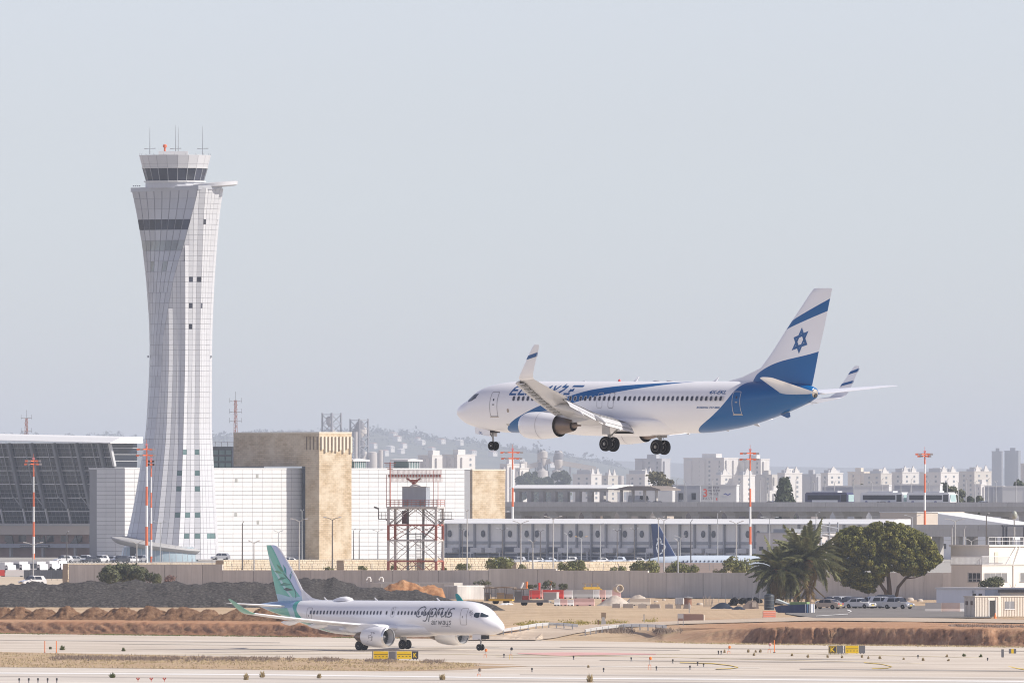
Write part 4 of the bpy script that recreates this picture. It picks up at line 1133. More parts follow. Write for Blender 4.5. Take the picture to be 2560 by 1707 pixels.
 cyp = [(0.0, [[(0.16, 1.12), (0.10, 1.18), (0.04, 1.05), (0.0, 0.7), (-0.01, 0.35), (0.03, 0.05), (0.08, 0.0), (0.13, 0.1)]]),
   (0.19, [[(0.0, 1.0), (-0.01, 0.35), (0.03, 0.15), (0.08, 0.25), (0.12, 0.6)], [(0.14, 1.0), (0.13, 0.3), (0.13, -0.25), (0.09, -0.48), (0.03, -0.42)]]),
   (0.38, [[(0.0, 0.95), (0.0, 0.3), (0.0, -0.5)], [(0.0, 0.9), (0.07, 1.02), (0.13, 0.85), (0.14, 0.45), (0.10, 0.05), (0.02, 0.05)]]),
   (0.57, [[(0.0, 1.0), (0.0, 0.0)], [(0.0, 0.75), (0.04, 0.98), (0.10, 1.0)]]),
   (0.69, [[(0.0, 1.0), (-0.01, 0.3), (0.03, 0.02), (0.08, 0.08), (0.13, 0.5)], [(0.14, 1.0), (0.14, 0.0)]]),
   (0.88, [[(0.12, 0.95), (0.07, 1.0), (0.01, 0.85), (0.03, 0.6), (0.10, 0.42), (0.11, 0.15), (0.06, 0.0), (-0.02, 0.06)]])]
 flip = (lambda q: q) if sd > 0 else (lambda q: [(18.05 - a, b_) for a, b_ in q])
 F2.decal([flip(q) for q in stroke_word(cyp, 11.9, 0.12, 0.96, 0.115, 5.6)], sd, 0.03).build('airline_lettering', mat('lettering_grey', (0.09, 0.10, 0.13), 0.4), a2)
 air = [(0.0, [[(0.0, 0.85), (0.06, 1.0), (0.09, 0.8), (0.09, 0.0)], [(0.09, 0.55), (0.01, 0.45), (0.0, 0.12), (0.05, 0.0), (0.09, 0.15)]]),
   (0.155, [[(0.0, 1.0), (0.0, 0.0)], [(0.0, 1.3), (0.0, 1.36)]]), (0.22, [[(0.0, 1.0), (0.0, 0.0)], [(0.0, 0.7), (0.05, 1.0)]]),
   (0.33, [[(0.0, 1.0), (0.04, 0.0), (0.09, 0.9), (0.13, 0.0), (0.18, 1.0)]]),
   (0.56, [[(0.0, 0.85), (0.06, 1.0), (0.09, 0.8), (0.09, 0.0)], [(0.09, 0.55), (0.01, 0.45), (0.0, 0.12), (0.05, 0.0), (0.09, 0.15)]]),
   (0.71, [[(0.0, 1.0), (0.0, 0.2), (0.05, 0.0), (0.09, 0.2)], [(0.10, 1.0), (0.10, -0.3), (0.04, -0.5)]]), (0.87, [[(0.09, 0.9), (0.04, 1.0), (0.01, 0.8), (0.08, 0.35), (0.06, 0.0), (0.0, 0.08)]])]
 F2.decal([flip(q) for q in stroke_word(air, 9.55, -0.70, 0.42, 0.075, 3.15)], sd, 0.02).build('airline_small_lettering', mat('lettering_grey', (0.09, 0.10, 0.13), 0.4), a2)
 F2.decal([flip(q) for q in ribbon([(8.05, -0.98), (8.0, -0.86), (6.85, -0.86), (6.75, -1.0)], 0.05)], sd, 0.02).build('cargo_door_edge', m_line, a2)
# wing-to-body fairing
MB(True, 60).loft([[(s, w * math.sin(2 * PI * k / 28), -1.05 + (0.35 if math.cos(2 * PI * k / 28) > 0 else h) * math.cos(2 * PI * k / 28)) for k in range(28)] for s, w, h in ((9.9, 0.5, 0.75), (10.8, 1.5, 0.95), (12.2, 1.95, 1.05), (14, 2.15, 1.1), (19.5, 2.15, 1.1), (22, 1.9, 1.0), (24, 1.2, 0.9), (25, 0.4, 0.85))]).build('belly_fairing', m_awhite, a2)
ng = MB(True, 50)
ng.tube([(3.4, 0, -1.75), (3.6, 0, -3.2)], 0.09, 10)
ng.tube([(2.9, 0, -1.8), (3.55, 0, -2.5)], 0.05, 8)
ng.tube([(3.6, -0.32, -3.2), (3.6, 0.32, -3.2)], 0.05, 8)
ng.box(3.2, 3.5, -0.5, 0.5, -2.35, -2.28)
ngo = ng.build('nose_gear', m_steel, a2)
for yy in (-0.22, 0.22):
 wheel(ngo, (3.6, yy, -3.2), 0.355, 0.22, 0.5)
for sd in (-1, 1):
 MB().box(3.1, 4.4, sd * 0.42 - 0.015, sd * 0.42 + 0.015, -2.35, -1.8).build('nose_gear_door', m_awhite, ngo)
MB().box(2.5, 3.1, -0.3, 0.3, -2.3, -1.8).build('nose_wheel_bay', m_dark, ngo)
# radome hump, aerials
MB(True, 60).loft([[(s, w * math.cos(a), 1.80 + h * max(0, math.sin(a))) for a in [PI * k / 10 for k in range(11)]] for s, w, h in ((23.6, 0.1, 0.05), (24.0, 0.5, 0.36), (24.6, 0.6, 0.5), (25.4, 0.58, 0.46), (26.3, 0.4, 0.24), (26.9, 0.1, 0.06))], closed=False, cap0=False, cap1=False).build('satellite_dome', m_awhite, a2)
for s in (9.8, 19.6, 27.6):
 MB().prism([(s, 1.84), (s + 0.36, 1.84), (s + 0.62, 2.2), (s + 0.5, 2.2)], -0.02, 0.02).build('antenna', m_awhite, a2)
# ================================================================== FAR DISTANCE: hills, plant, town
def hill(name, label, d, prof, thick, m, rough=1.5):
 """long hill ridge: profile of photograph (column, row) on the skyline"""
 mb = MB(True, 180)
 n = 150
 u0, u1 = prof[0][0], prof[-1][0]
 def fn(i, j):
  u = u0 + (u1 - u0) * i
  x = Xu(u, d); z = max(0, Zv(interp(prof, u), d))
  k = [0, 0.35, 0.7, 0.92, 1.0, 0.6, 0][int(round(j * 6))]
  y = d + thick * (j - 0.66)
  return (x * y / d, y, z * k + (rough * fbm(x * 0.01, y * 0.01) if 0 < k < 1 else 0) - (0.5 if k == 0 else 0))
 mb.grid(n, 6, fn)
 return tag(mb.build(name, m), label, kind='structure')
m_hill = soilmat('hill_scrub', [(0.05, 0.065, 0.045), (0.10, 0.11, 0.07), (0.24, 0.21, 0.15)], 0.006, 0.5)
m_hill2 = soilmat('far_hill_scrub', [(0.08, 0.09, 0.07), (0.12, 0.12, 0.09), (0.2, 0.18, 0.14)], 0.003, 0.5)
hill('hills', 'far hazy ridge along the horizon', 54000, [(-1200, 1120), (0, 1098), (300, 1102), (700, 1110), (1200, 1130), (1500, 1150), (1900, 1165), (2300, 1172), (2700, 1168), (3600, 1172)], 3000, m_hill2)
PROF = [(-1200, 1090), (0, 1091), (120, 1094), (250, 1090), (360, 1097), (460, 1096), (560, 1088), (660, 1083), (760, 1084), (900, 1078), (950, 1076), (1000, 1082), (1060, 1092), (1120, 1097), (1200, 1107), (1300, 1122), (1400, 1135), (1500, 1152), (1580, 1172), (1700, 1195), (1850, 1208), (2100, 1212), (2600, 1214), (3600, 1216)]
hill('hillside', 'hazy wooded hillside with scattered houses', 40000, PROF, 9800, m_hill)
# woods on the hill: many leaf clumps, seen as one mass
m_far_leaf = leafmat('far_woods', (0.03, 0.045, 0.03), (0.08, 0.09, 0.05), 0.1)
random.seed(3)
def blob(mb, c, r, n, leaf, m=0, squash=0.8):
 for _ in range(n):
  d = Vector((random.gauss(0, 1), random.gauss(0, 1), random.gauss(0, 1))).normalized()
  p = Vector(c) + Vector((d.x * r, d.y * r, d.z * r * squash)) * (0.72 + 0.38 * random.random())
  a = Vector((random.gauss(0, 1), random.gauss(0, 1), random.gauss(0, 1))).normalized() * leaf * (0.6 + 0.8 * random.random())
  b = d.cross(a).normalized() * leaf * (0.6 + 0.6 * random.random())
  if b.length < 1e-6: continue
  mb.quad(p - a - b, p + a - b * 0.7, p + a * 0.8 + b, p - a * 0.9 + b * 0.8, m)
wd_ = MB()
for k in range(1500):
 u = random.uniform(-60, 1560)
 v0 = interp(PROF, u)
 q = random.random() ** 1.6
 v = v0 + 2 + q * 75
 dd = 38800 - q * 2600
 r = random.uniform(4.5, 9.5) * (1.0 if random.random() < 0.8 else 1.4)
 z = max(2, Zv(v, dd))
 blob(wd_, (Xu(u, dd), dd, z + r * 0.2), r, 18, r * 0.24, 0, 1.0 if random.random() < 0.8 else 1.5)
tag(wd_.build('forest', m_far_leaf), 'dark hazy woods spread over the hillside', kind='stuff')
m_ch = mat('far_house_white', (0.66, 0.63, 0.58), 0.8, var=0.1, scale=0.1, rnd=0.1)
m_roofr = mat('far_roof_tile', (0.34, 0.17, 0.11), 0.8)
m_win = mat('far_window_glass', (0.16, 0.18, 0.20), 0.2, var=0.3, scale=0.2)
hs = [(985, 1085), (995, 1094), (1046, 1098), (1010, 1112), (935, 1112), (965, 1130), (978, 1120), (1005, 1126), (1055, 1104), (1105, 1101), (1150, 1104), (1080, 1122), (665, 1073 + 14), (590, 1094), (640, 1096), (700, 1098), (1182, 1130), (1232, 1132), (1300, 1152), (1375, 1160)]
hs.sort()
for i, (u, v) in enumerate(hs):
 d = 37000 - (v - 1080) * 25
 w, h, dp = random.uniform(9, 15), random.uniform(5.5, 9), random.uniform(9, 13)
 o = thing('hillside_house', '%s small pale house on the hazy wooded hillside, counted from the left' % ORD[i], 'house', (Xu(u, d), d - 300, Zv(v, d - 300) - h * 0.6), -AY, 'houses on the hillside')
 MB().box(-w / 2, w / 2, -dp / 2, dp / 2, -3, h).build('wall', m_ch, o)
 MB().loft([[(-w / 2 - 0.5, -dp / 2 - 0.5, h), (w / 2 + 0.5, -dp / 2 - 0.5, h), (w / 2 + 0.5, dp / 2 + 0.5, h), (-w / 2 - 0.5, dp / 2 + 0.5, h)], [(-w / 4, -0.3, h + 1.8), (w / 4, -0.3, h + 1.8), (w / 4, 0.3, h + 1.8), (-w / 4, 0.3, h + 1.8)]]).build('roof', m_roofr if i % 3 else m_ch, o)
 for k in range(2):
  MB().box(w / 2 - 0.05, w / 2 + 0.15, -dp / 4 + k * dp / 2 - 0.8, -dp / 4 + k * dp / 2 + 0.8, h * 0.45, h * 0.75).build('window', m_win, o)
# ------------------------------------------------------------------ apartment town
m_apt = mat('town_wall_white', (0.62, 0.60, 0.57), 0.85, var=0.08, scale=0.05, rnd=0.06)
m_apt2 = mat('town_wall_cream', (0.68, 0.61, 0.50), 0.85, var=0.08, scale=0.05)
m_apt4 = mat('town_wall_stone', (0.52, 0.49, 0.44), 0.85, var=0.12, scale=0.05)
m_apt5 = mat('town_wall_grey', (0.42, 0.42, 0.43), 0.85, var=0.12, scale=0.05)
m_apt3 = mat('tower_block_grey', (0.22, 0.235, 0.26), 0.6, var=0.1, scale=0.05)
WINM = MB().box(-1.1, 1.1, -0.18, 0.18, -1.0, 1.0).mesh('window', m_win)
WINX = MB().box(-0.18, 0.18, -1.1, 1.1, -1.0, 1.0).mesh('window', m_win)
def block(label, u0, us, u1, vt, d, gables=0, stairs=0, cream=False, grey=False, plant=True, group='apartment blocks of the far town', wins=True, vb=None):
 """block whose shaded face spans u0..us and sunlit face us..u1"""
 s = F / d
 X = (us - u0) / s / CA; Y = (u1 - us) / s / SA
 z1 = Zv(vt, d)
 o = thing('apartment_block', label, 'building', (Xu(us, d), d, -1), -AY, group)
 m = m_apt2 if cream else (m_apt3 if grey else random.choice((m_apt, m_apt, m_apt4, m_apt5)))
 h = z1 + 1
 MB().box(-X, 0, 0, Y, 0, h).build('wall', m, o)
 MB().box(-X - 0.3, 0.3, -0.3, Y + 0.3, h, h + 0.9).build('parapet', m, o)
 if stairs:   # projecting bays on both faces
  for k in range(stairs):
   xa = -X + X * (k + 0.25) / stairs
   MB().box(xa, xa + X / stairs * 0.38, -1.6, 0.2, 0, h - 1.5).build('bay', m, o)
  for k in range(max(1, stairs - 1)):
   ya = Y * (k + 0.2) / max(1, stairs - 1)
   MB().box(-0.2, 1.6, ya, ya + Y / max(1, stairs - 1) * 0.4, 0, h - 1.5).build('bay', m, o)
 if plant:
  MB().box(-X * 0.65, -X * 0.3, Y * 0.3, Y * 0.7, h + 0.9, h + 4.5).build('stair_tower', m, o)
 for k in range(gables):    # tall pointed gable walls standing on the roof edge
  y = Y * (k + 0.5) / gables
  w = Y / gables * 0.30
  MB().prism([(y - w, h + 0.9), (y + w, h + 0.9), (y + w * 0.4, h + 3.0), (y - w * 0.3, h + 6.5), (y - w * 0.7, h + 4.5)], -1.6, -0.6, 'x').build('gable', m_apt, o)
  MB().box(-X * random.uniform(0.5, 0.9), -1.7, y - w * 1.2, y + w * 1.3, h + 0.9, h + random.uniform(2.6, 4.6)).build('attic_roof', mat('attic_grey', (0.42, 0.43, 0.45), 0.8), o)
 if wins:
  nf = max(2, int(h * 0.75 / 4.3))
  for f in range(min(nf, 7)):
   zz = h - 3.2 - f * 4.2
   if zz < Zv(1262, d): break
   nc = max(1, min(4, int(X / 9)))
   for k in range(nc):
    link('window', WINM, o, (-X + X * (k + 0.75) / (nc + 0.3), -0.02, zz))
   nc = max(1, min(3, int(Y / 9)))
   for k in range(nc):
    link('window', WINX, o, (0.02, Y * (k + 0.6) / (nc + 0.2), zz))
 return o
D1, D2, D3 = 16500, 17200, 18200
block('tall pale slab block behind the landing jet wheels, sunlit end on its right', 1588, 1654, 1676, 1148, D1, 0, 2)
block('long tall slab block with sunlit paired bays, left of the red-topped mast', 1710, 1810, 1846, 1146, D2, 0, 3)
block('slab block directly behind the red top of the second mast from the right', 1846, 1902, 1924, 1149, D2, 0, 2)
block('low gabled white block left of the leafy tree, pair of pointed roofs', 1566, 1612, 1634, 1187, D1 - 400, 2)
block('gabled white block right of the storage silos with two pointed roofs', 1432, 1478, 1504, 1187, D1 - 300, 2)
block('small gabled block in front of the silo dome', 1504, 1520, 1545, 1190, D1, 2, 0, plant=False)
block('gabled block under the long slab, one pointed roof, beside the billboard', 1780, 1802, 1830, 1189, D1 - 500, 1)
block('gabled block behind the second mast from the right, single pointed roof', 1836, 1858, 1888, 1189, D1 - 500, 1)
block('plain shaded block just right of the second mast', 1888, 1930, 1944, 1188, D1, 0, 1)
block('gabled block with pointed crest, left of the first bus', 1944, 1962, 2006, 1184, D1 - 300, 2)
block('grey-sided block behind the rear of the first bus', 2006, 2040, 2052, 1187, D1, 0, 1)
block('broad block over the first bus with one sharp white gable', 2052, 2070, 2108, 1184, D1 - 200, 1, 0)
block('wide flat-topped block behind the second bus', 2120, 2160, 2176, 1181, D2, 0, 2, cream=True)
block('block with triangular gable above the second bus', 2160, 2202, 2230, 1185, D1 - 200, 1)
block('block with two white gables above the third bus', 2230, 2256, 2298, 1182, D1, 2)
block('block just right of the blurred mast with two small gables', 2300, 2352, 2398, 1182, D1 - 200, 2)
block('white block with stepped gables left of the dark towers', 2398, 2436, 2480, 1180, D1, 2)
block('low white block below the dark towers', 2436, 2452, 2478, 1212, D1 - 700, 0, 1)
block('left one of two dark grey tower blocks in the haze', 2480, 2504, 2508, 1129, 23000, 0, 0, grey=True, group='dark tower blocks', wins=False)
block('right one of two dark grey tower blocks in the haze', 2512, 2546, 2552, 1128, 23000, 0, 0, grey=True, group='dark tower blocks', wins=False)
block('block cut by the right edge of the picture', 2552, 2570, 2600, 1160, D2, 1, 0)
block('low white block with square sunlit front beside the cypress', 1916, 1924, 1965, 1228, D1 - 1500, 0, 1)
block('left one of two ornate white blocks beyond the hall roof', 1045, 1080, 1122, 1140, 14500, 0, 2)
block('right one of two ornate white blocks beyond the hall roof', 1106, 1143, 1188, 1138, 14400, 0, 2)
block('pale block behind the first mast near the silos', 1250, 1268, 1300, 1162, 15200, 0, 2)
block('low pale block below the storage silos', 1288, 1300, 1322, 1172, 15100, 0, 1)
# ------------------------------------------------------------------ cement works
m_con = mat('far_concrete', (0.46, 0.43, 0.40), 0.85, var=0.15, scale=0.05)
m_lat = mat('far_steel', (0.20, 0.20, 0.22), 0.7, var=0.2, scale=0.05)
DP = 17800
SP = F / DP
def silo(label, u0, u1, vt, d=DP, dome=True, m=None):
 r = (u1 - u0) / 2 * d / F
 h = Zv(vt, d)
 mb = MB(True, 40).lathe([(r, 0), (r, h), (r * 0.96, h + 0.4)] + ([(r * 0.5, h + r * 0.28), (0.05, h + r * 0.34)] if dome else [(0.05, h + 0.5)]), 24)
 o = thing('silo', label, 'silo', (Xu((u0 + u1) / 2, d), d, 0), 0, 'silos of the cement works')
 mb.build('shell', m or m_con, o)
 MB().tube([(r * 1.03, -r * 0.3, 0), (r * 1.03, -r * 0.3, h)], 0.4, 6).build('ladder', m_lat, o)
 return o
silo('slim pale silo next to the lattice tower', 898, 918, 1130)
silo('second pale silo right of the lattice tower', 920, 944, 1132)
silo('tall slim silo right of the roof lantern', 946, 958, 1126)
silo('tall silo behind the first red and white mast', 1298, 1319, 1156)
silo('broad silo left of the domed tank', 1340, 1372, 1178)
silo('broad domed tank in the middle of the works', 1380, 1406, 1177)
silo('pale tank half hidden behind gabled block', 1546, 1560, 1190, dome=False)
def lattice(label, u0, u1, vt, seed, extra):
 rnd_ = random.Random(seed)
 s = SP
 w = (u1 - u0) / s
 h = Zv(vt, DP)
 o = thing('process_tower', label, 'tower', (Xu((u0 + u1) / 2, DP), DP, 0), -AY, 'towers of the cement works')
 hw = w / 2.8
 fr = MB()
 nl = 9
 for sx_ in (-1, 1):
  for sy_ in (-1, 1):
   fr.bar((sx_ * hw, sy_ * hw, 0), (sx_ * hw, sy_ * hw, h), 1.3)
 fr.build('frame', m_lat, o)
 for k in range(nl + 1):
  z = h * (0.12 + 0.86 * k / nl)
  MB().box(-hw * 1.1, hw * 1.1, -hw * 1.1, hw * 1.1, z, z + 0.7).build('platform', m_lat, o)
 br = MB()
 for k in range(nl):
  za, zb = h * (0.12 + 0.86 * k / nl), h * (0.12 + 0.86 * (k + 1) / nl)
  for sy_ in (-1, 1):
   br.bar((-hw, sy_ * hw, za), (hw, sy_ * hw, zb), 0.5); br.bar((sy_ * hw, hw, za), (sy_ * hw, -hw, zb), 0.5)
 br.build('bracing', m_lat, o)
 for k in range(26):
  r = rnd_.uniform(2.4, 4.6)
  x, y, z = rnd_.uniform(-hw * 0.7, hw * 0.7), rnd_.uniform(-hw * 0.7, hw * 0.7), h * rnd_.uniform(0.2, 0.92)
  MB(True, 40).lathe([(r * 0.3, z - 5), (r, z - 1.5), (r, z + 4), (r * 0.4, z + 5.5)], 12, 0, 'z', (x, y, 0)).build('vessel', m_con if k % 2 else m_lat, o)
 for a, b, r in extra:
  MB(True, 40).tube(a, r, 8).build('duct', b, o)
 return o
lattice('hazy steel process tower with a curved duct, left of the two', 806, 852, 1032, 1, [([(-20, 0, 10), (-23, 0, 52), (-18, 0, 59), (-5, 0, 60)], m_lat, 2.4), ([(5, -5, 5), (5, -5, 82)], mat('far_red_steel', (0.5, 0.12, 0.12), 0.7), 1.0)])
lattice('hazy boxy process tower with a pale conveyor leg, right of the two', 876, 920, 1047, 2, [([(6, -11, 8), (6, -11, 74)], m_con, 1.6), ([(6, -11, 26), (44, -11, 20)], m_con, 1.4)])
lattice('faint slim headframe over the conveyor bridge', 1346, 1362, 1124, 4, [])
lattice('faint slim headframe right of the conveyor bridge', 1390, 1403, 1126, 5, [])
def gallery(label, a, b, w=4.0):
 o = thing('conveyor_bridge', label, 'conveyor', (0, 0, 0), 0, 'conveyor bridges of the cement works')
 pa, pb = W(a[0], a[1], DP), W(b[0], b[1], DP)
 MB().bar(pa, pb, w, w * 1.2).build('gallery', m_con, o)
 for k in range(4):
  q = pa.lerp(pb, (k + 0.5) / 4)
  MB().bar((q.x, q.y, 0), (q.x, q.y, q.z - 2), 1.2).build('trestle', m_lat, o)
gallery('pale covered conveyor bridge rising to the right', (1316, 1168), (1376, 1152))
gallery('pale covered conveyor bridge falling to the right', (1386, 1154), (1490, 1172))
# belts of far trees
def tree(name, label, p, h, r, leaf, m_leaf, m_bark, nblob=14, nleaf=70, lsize=0.45, trunk=0.35, shape='round', group=None, squash=0.8, seed=None, cat='tree'):
 if seed is not None: random.seed(seed)
 o = thing(name, label, cat, p, 0, group)
 t = MB(True, 60)
 t.tube([(0, 0, -0.3), (0.05 * h * random.uniform(-1, 1), 0, h * 0.35), (0.06 * h * random.uniform(-1, 1), 0, h * 0.72)], [trunk, trunk * 0.7, trunk * 0.25], 8)
 for k in range(5):
  a = 2 * PI * k / 5 + random.random()
  t.tube([(0, 0, h * 0.34), (r * 0.4 * math.cos(a), r * 0.4 * math.sin(a), h * 0.55), (r * 0.7 * math.cos(a), r * 0.7 * math.sin(a), h * 0.72)], [trunk * 0.5, trunk * 0.3, trunk * 0.08], 6)
 t.build('trunk', m_bark, o)
 c = MB()
 for k in range(nblob):
  if shape == 'round':
   a = random.random() * 2 * PI; q = math.sqrt(random.random()) * 0.75; zz = random.uniform(0.42, 0.95)
   w = math.sin(min(1, (zz - 0.3) / 0.75) * PI) ** 0.6
   blob(c, (r * q * w * math.cos(a), r * q * w * math.sin(a), h * zz), r * random.uniform(0.28, 0.46), nleaf, lsize, 0, squash)
  else:     # cypress
   zz = (k + 0.5) / nblob
   blob(c, (0, 0, h * (0.06 + 0.9 * zz)), r * (1.05 - 0.9 * abs(zz - 0.3) ** 1.2), nleaf, lsize, 0, 1.4)
 c.build('crown', m_leaf, o)
 return o
m_bark = mat('bark', (0.16, 0.115, 0.085), 0.9, var=0.25, scale=2, bump=0.03)
m_olive = leafmat('olive_leaf', (0.05, 0.065, 0.03), (0.16, 0.16, 0.075))
m_dkleaf = leafmat('dark_leaf', (0.025, 0.04, 0.02), (0.075, 0.09, 0.04))
m_bush = leafmat('bush_leaf', (0.10, 0.12, 0.035), (0.27, 0.26, 0.09))
ft = [(1325, 1196, 44, 34, 'r'), (1305, 1200, 26, 26, 'r'), (1350, 1198, 34, 30, 'r'), (1375, 1200, 30, 34, 'r'), (1405, 1192, 46, 40, 'r'), (1338, 1187, 10, 46, 'c')]
for i, (u, v, w, h, k) in enumerate(ft):
 d = 13000
 s = F / d
 tree('far_tree', '%s hazy dark tree below the cement works, counted from the left' % ORD[i], (Xu(u, d), d + i * 20, 0), Zv(v, d) + 3, w / 2 / s * 1.15, 0, m_dkleaf, m_bark, 14 if k == 'r' else 9, 70, 1.5, 0.9, 'round' if k == 'r' else 'cypress', 'trees below the cement works', seed=40 + i)
# ================================================================== TERMINAL, CONTROL TOWER, VIADUCT
DT = 4560.0
ST = F / DT
m_clad = mat('white_cladding', (0.62, 0.615, 0.605), 0.45, var=0.04, scale=0.08, rnd=0.05)
m_joint = mat('cladding_joint', (0.26, 0.26, 0.27), 0.7)
def stonemat():
 """coursed limestone: long thin blocks of uneven tone with dark bed joints"""
 m, t, b = base('limestone_courses', 0.9, spec=0.15)
 tc = nd(t, 'ShaderNodeTexCoord'); sx = nd(t, 'ShaderNodeSeparateXYZ'); t.links.new(tc.outputs['Object'], sx.inputs[0])
 cb_ = nd(t, 'ShaderNodeCombineXYZ')
 t.links.new(M_(t, 'ADD', sx.outputs[0], sx.outputs[1]), cb_.inputs[0]); t.links.new(sx.outputs[2], cb_.inputs[1])
 br_ = nd(t, 'ShaderNodeTexBrick')
 br_.inputs['Color1'].default_value = (0.54, 0.42, 0.28, 1); br_.inputs['Color2'].default_value = (0.40, 0.30, 0.18, 1); br_.inputs['Mortar'].default_value = (0.26, 0.19, 0.12, 1)
 br_.inputs['Scale'].default_value = 1.0; br_.inputs['Brick Width'].default_value = 1.5; br_.inputs['Row Height'].default_value = 0.5; br_.inputs['Mortar Size'].default_value = 0.035
 t.links.new(cb_.outputs[0], br_.inputs['Vector'])
 n1 = noise(t, tc.outputs['Object'], 0.22, 5, 0.65)
 c = mixc(t, ramp(t, n1, [(0.40, (0, 0, 0)), (0.62, (0.75, 0.75, 0.75))]), br_.outputs[0], (0.62, 0.53, 0.40))
 t.links.new(c, b.inputs['Base Color'])
 MATS['limestone_courses'] = m
 return m
m_stone = stonemat()
m_glassd = mat('dark_facade_glass', (0.02, 0.026, 0.04), 0.12, spec=0.6, var=0.3, scale=0.3)
m_glassg = mat('greenish_glass', (0.10, 0.17, 0.16), 0.12, spec=0.6, var=0.3, scale=0.4)
m_gsteel = mat('grey_steel', (0.30, 0.31, 0.33), 0.5, 0.2, var=0.1)
m_lsteel = mat('light_steel', (0.60, 0.60, 0.60), 0.45, 0.2, var=0.08)
m_roofw = mat('white_roof_sheet', (0.80, 0.80, 0.79), 0.5, var=0.04)
m_conc = mat('bare_concrete', (0.42, 0.40, 0.375), 0.85, var=0.18, scale=0.25, streak=0.15)
m_beige = mat('beige_render', (0.50, 0.43, 0.36), 0.85, var=0.1, scale=0.2)
def frame_u(u, d):
 """thing origin on the plain at column u, depth d"""
 return (Xu(u, d), d, 0.0)
def grid_point(o_u, o_d, x, y):
 """world position of airfield-grid offsets from a point"""
 return Vector((Xu(o_u, o_d) + x * CA + y * SA, o_d - x * SA + y * CA, 0))
# ------------------------------------------------------------------ the white hall behind the stone portals
# long sunlit wall runs along the grid's y axis; origin at its near corner (column 312)
D_W = 4689 + (312 - 763) / 9.8 * 1.07
S_W = F / D_W
hall = thing('white_hall', 'long white panel-clad hall behind the control tower', 'building', frame_u(312, D_W), -AY)
hz1 = Zv(1172, D_W + 40)
LEN = (1157 - 312) / S_W / SA * 1.02
XW = (312 - 220) / S_W / CA
MB().box(-XW + 0.1, -0.15, 0.15, LEN, 0, hz1 - 0.1).build('core', m_joint, hall)
MB().box(-XW, 0.05, -0.05, LEN, hz1 - 0.12, hz1 + 0.25).build('roof_edge', m_clad, hall)
pw, ph = 24.2 / S_W / SA, 10.75 / S_W
pm1 = MB().box(-0.14, 0, 0.05, pw - 0.05, 0.045, ph - 0.045).mesh('panel', m_clad)
pwx = 24 / S_W / CA
pm2 = MB().box(-pwx + 0.05, -0.05, 0, 0.14, 0.045, ph - 0.045).mesh('panel', m_clad)
ny_, nz_ = int(LEN / pw), int(hz1 / ph) + 1
cnt = 0
rest = MB()
for j in range(ny_):
 u = 312 + (j + 0.5) * 24.2
 for k in range(nz_):
  z = hz1 - 0.15 - (k + 1) * ph
  if z < -ph * 0.5: continue
  hidden = u < 470 or 745 < u < 872 or (hz1 - z) * S_W > 218
  if hidden:
   rest.box(-0.14, 0, j * pw + 0.05, (j + 1) * pw - 0.05, max(0, z) + 0.045, z + ph - 0.045)
  else:
   link('panel', pm1, hall, (0, j * pw, z)); cnt += 1
o = rest.build('panel_field', m_clad, hall); o['kind'] = 'stuff'
for i in range(int(XW / pwx)):
 for k in range(nz_):
  z = hz1 - 0.15 - (k + 1) * ph
  if z < -ph * 0.5: continue
  link('panel', pm2, hall, (-i * pwx, 0, z)); cnt += 1
for u, v in ((586, 1201), (585, 1286), (638, 1190), (640, 1305)):
 y = (u - 312) / S_W / SA; d = D_W + y * CA
 MB().box(0.01, 0.05, y - 0.45, y + 0.45, Zv(v, d) - 0.5, Zv(v, d) + 0.5).build('window', mat('grey_pane', (0.30, 0.30, 0.28), 0.4), hall)  # small panes of one plain grey
# glazed lanterns on the roof
for u0, u1 in ((878, 941), (1015, 1075)):
 y0, y1 = (u0 - 312) / S_W / SA, (u1 - 312) / S_W / SA
 ym = (y0 + y1) / 2
 d = D_W + ym * CA
 lt = MB().box(-7.4, -2, y0 + 2.6, y1 - 2.6, hz1, hz1 + 2.0).build('roof_lantern', m_glassg, hall)
 MB().prism([(y0 + 1.6, hz1 + 2.0), (y1 - 1.6, hz1 + 2.0), (y1 - 1.6, hz1 + 2.35), (ym - 1, hz1 + 2.75), (y0 + 1.6, hz1 + 2.4)], -7.8, -1.5, 'x').build('lantern_roof', m_clad, lt)
 for k in range(7):
  yy = y0 + 2.6 + (y1 - y0 - 5.2) * k / 6
  MB().box(-2.05, -1.9, yy - 0.07, yy + 0.07, hz1, hz1 + 2.0).build('mullion', m_lsteel, lt)
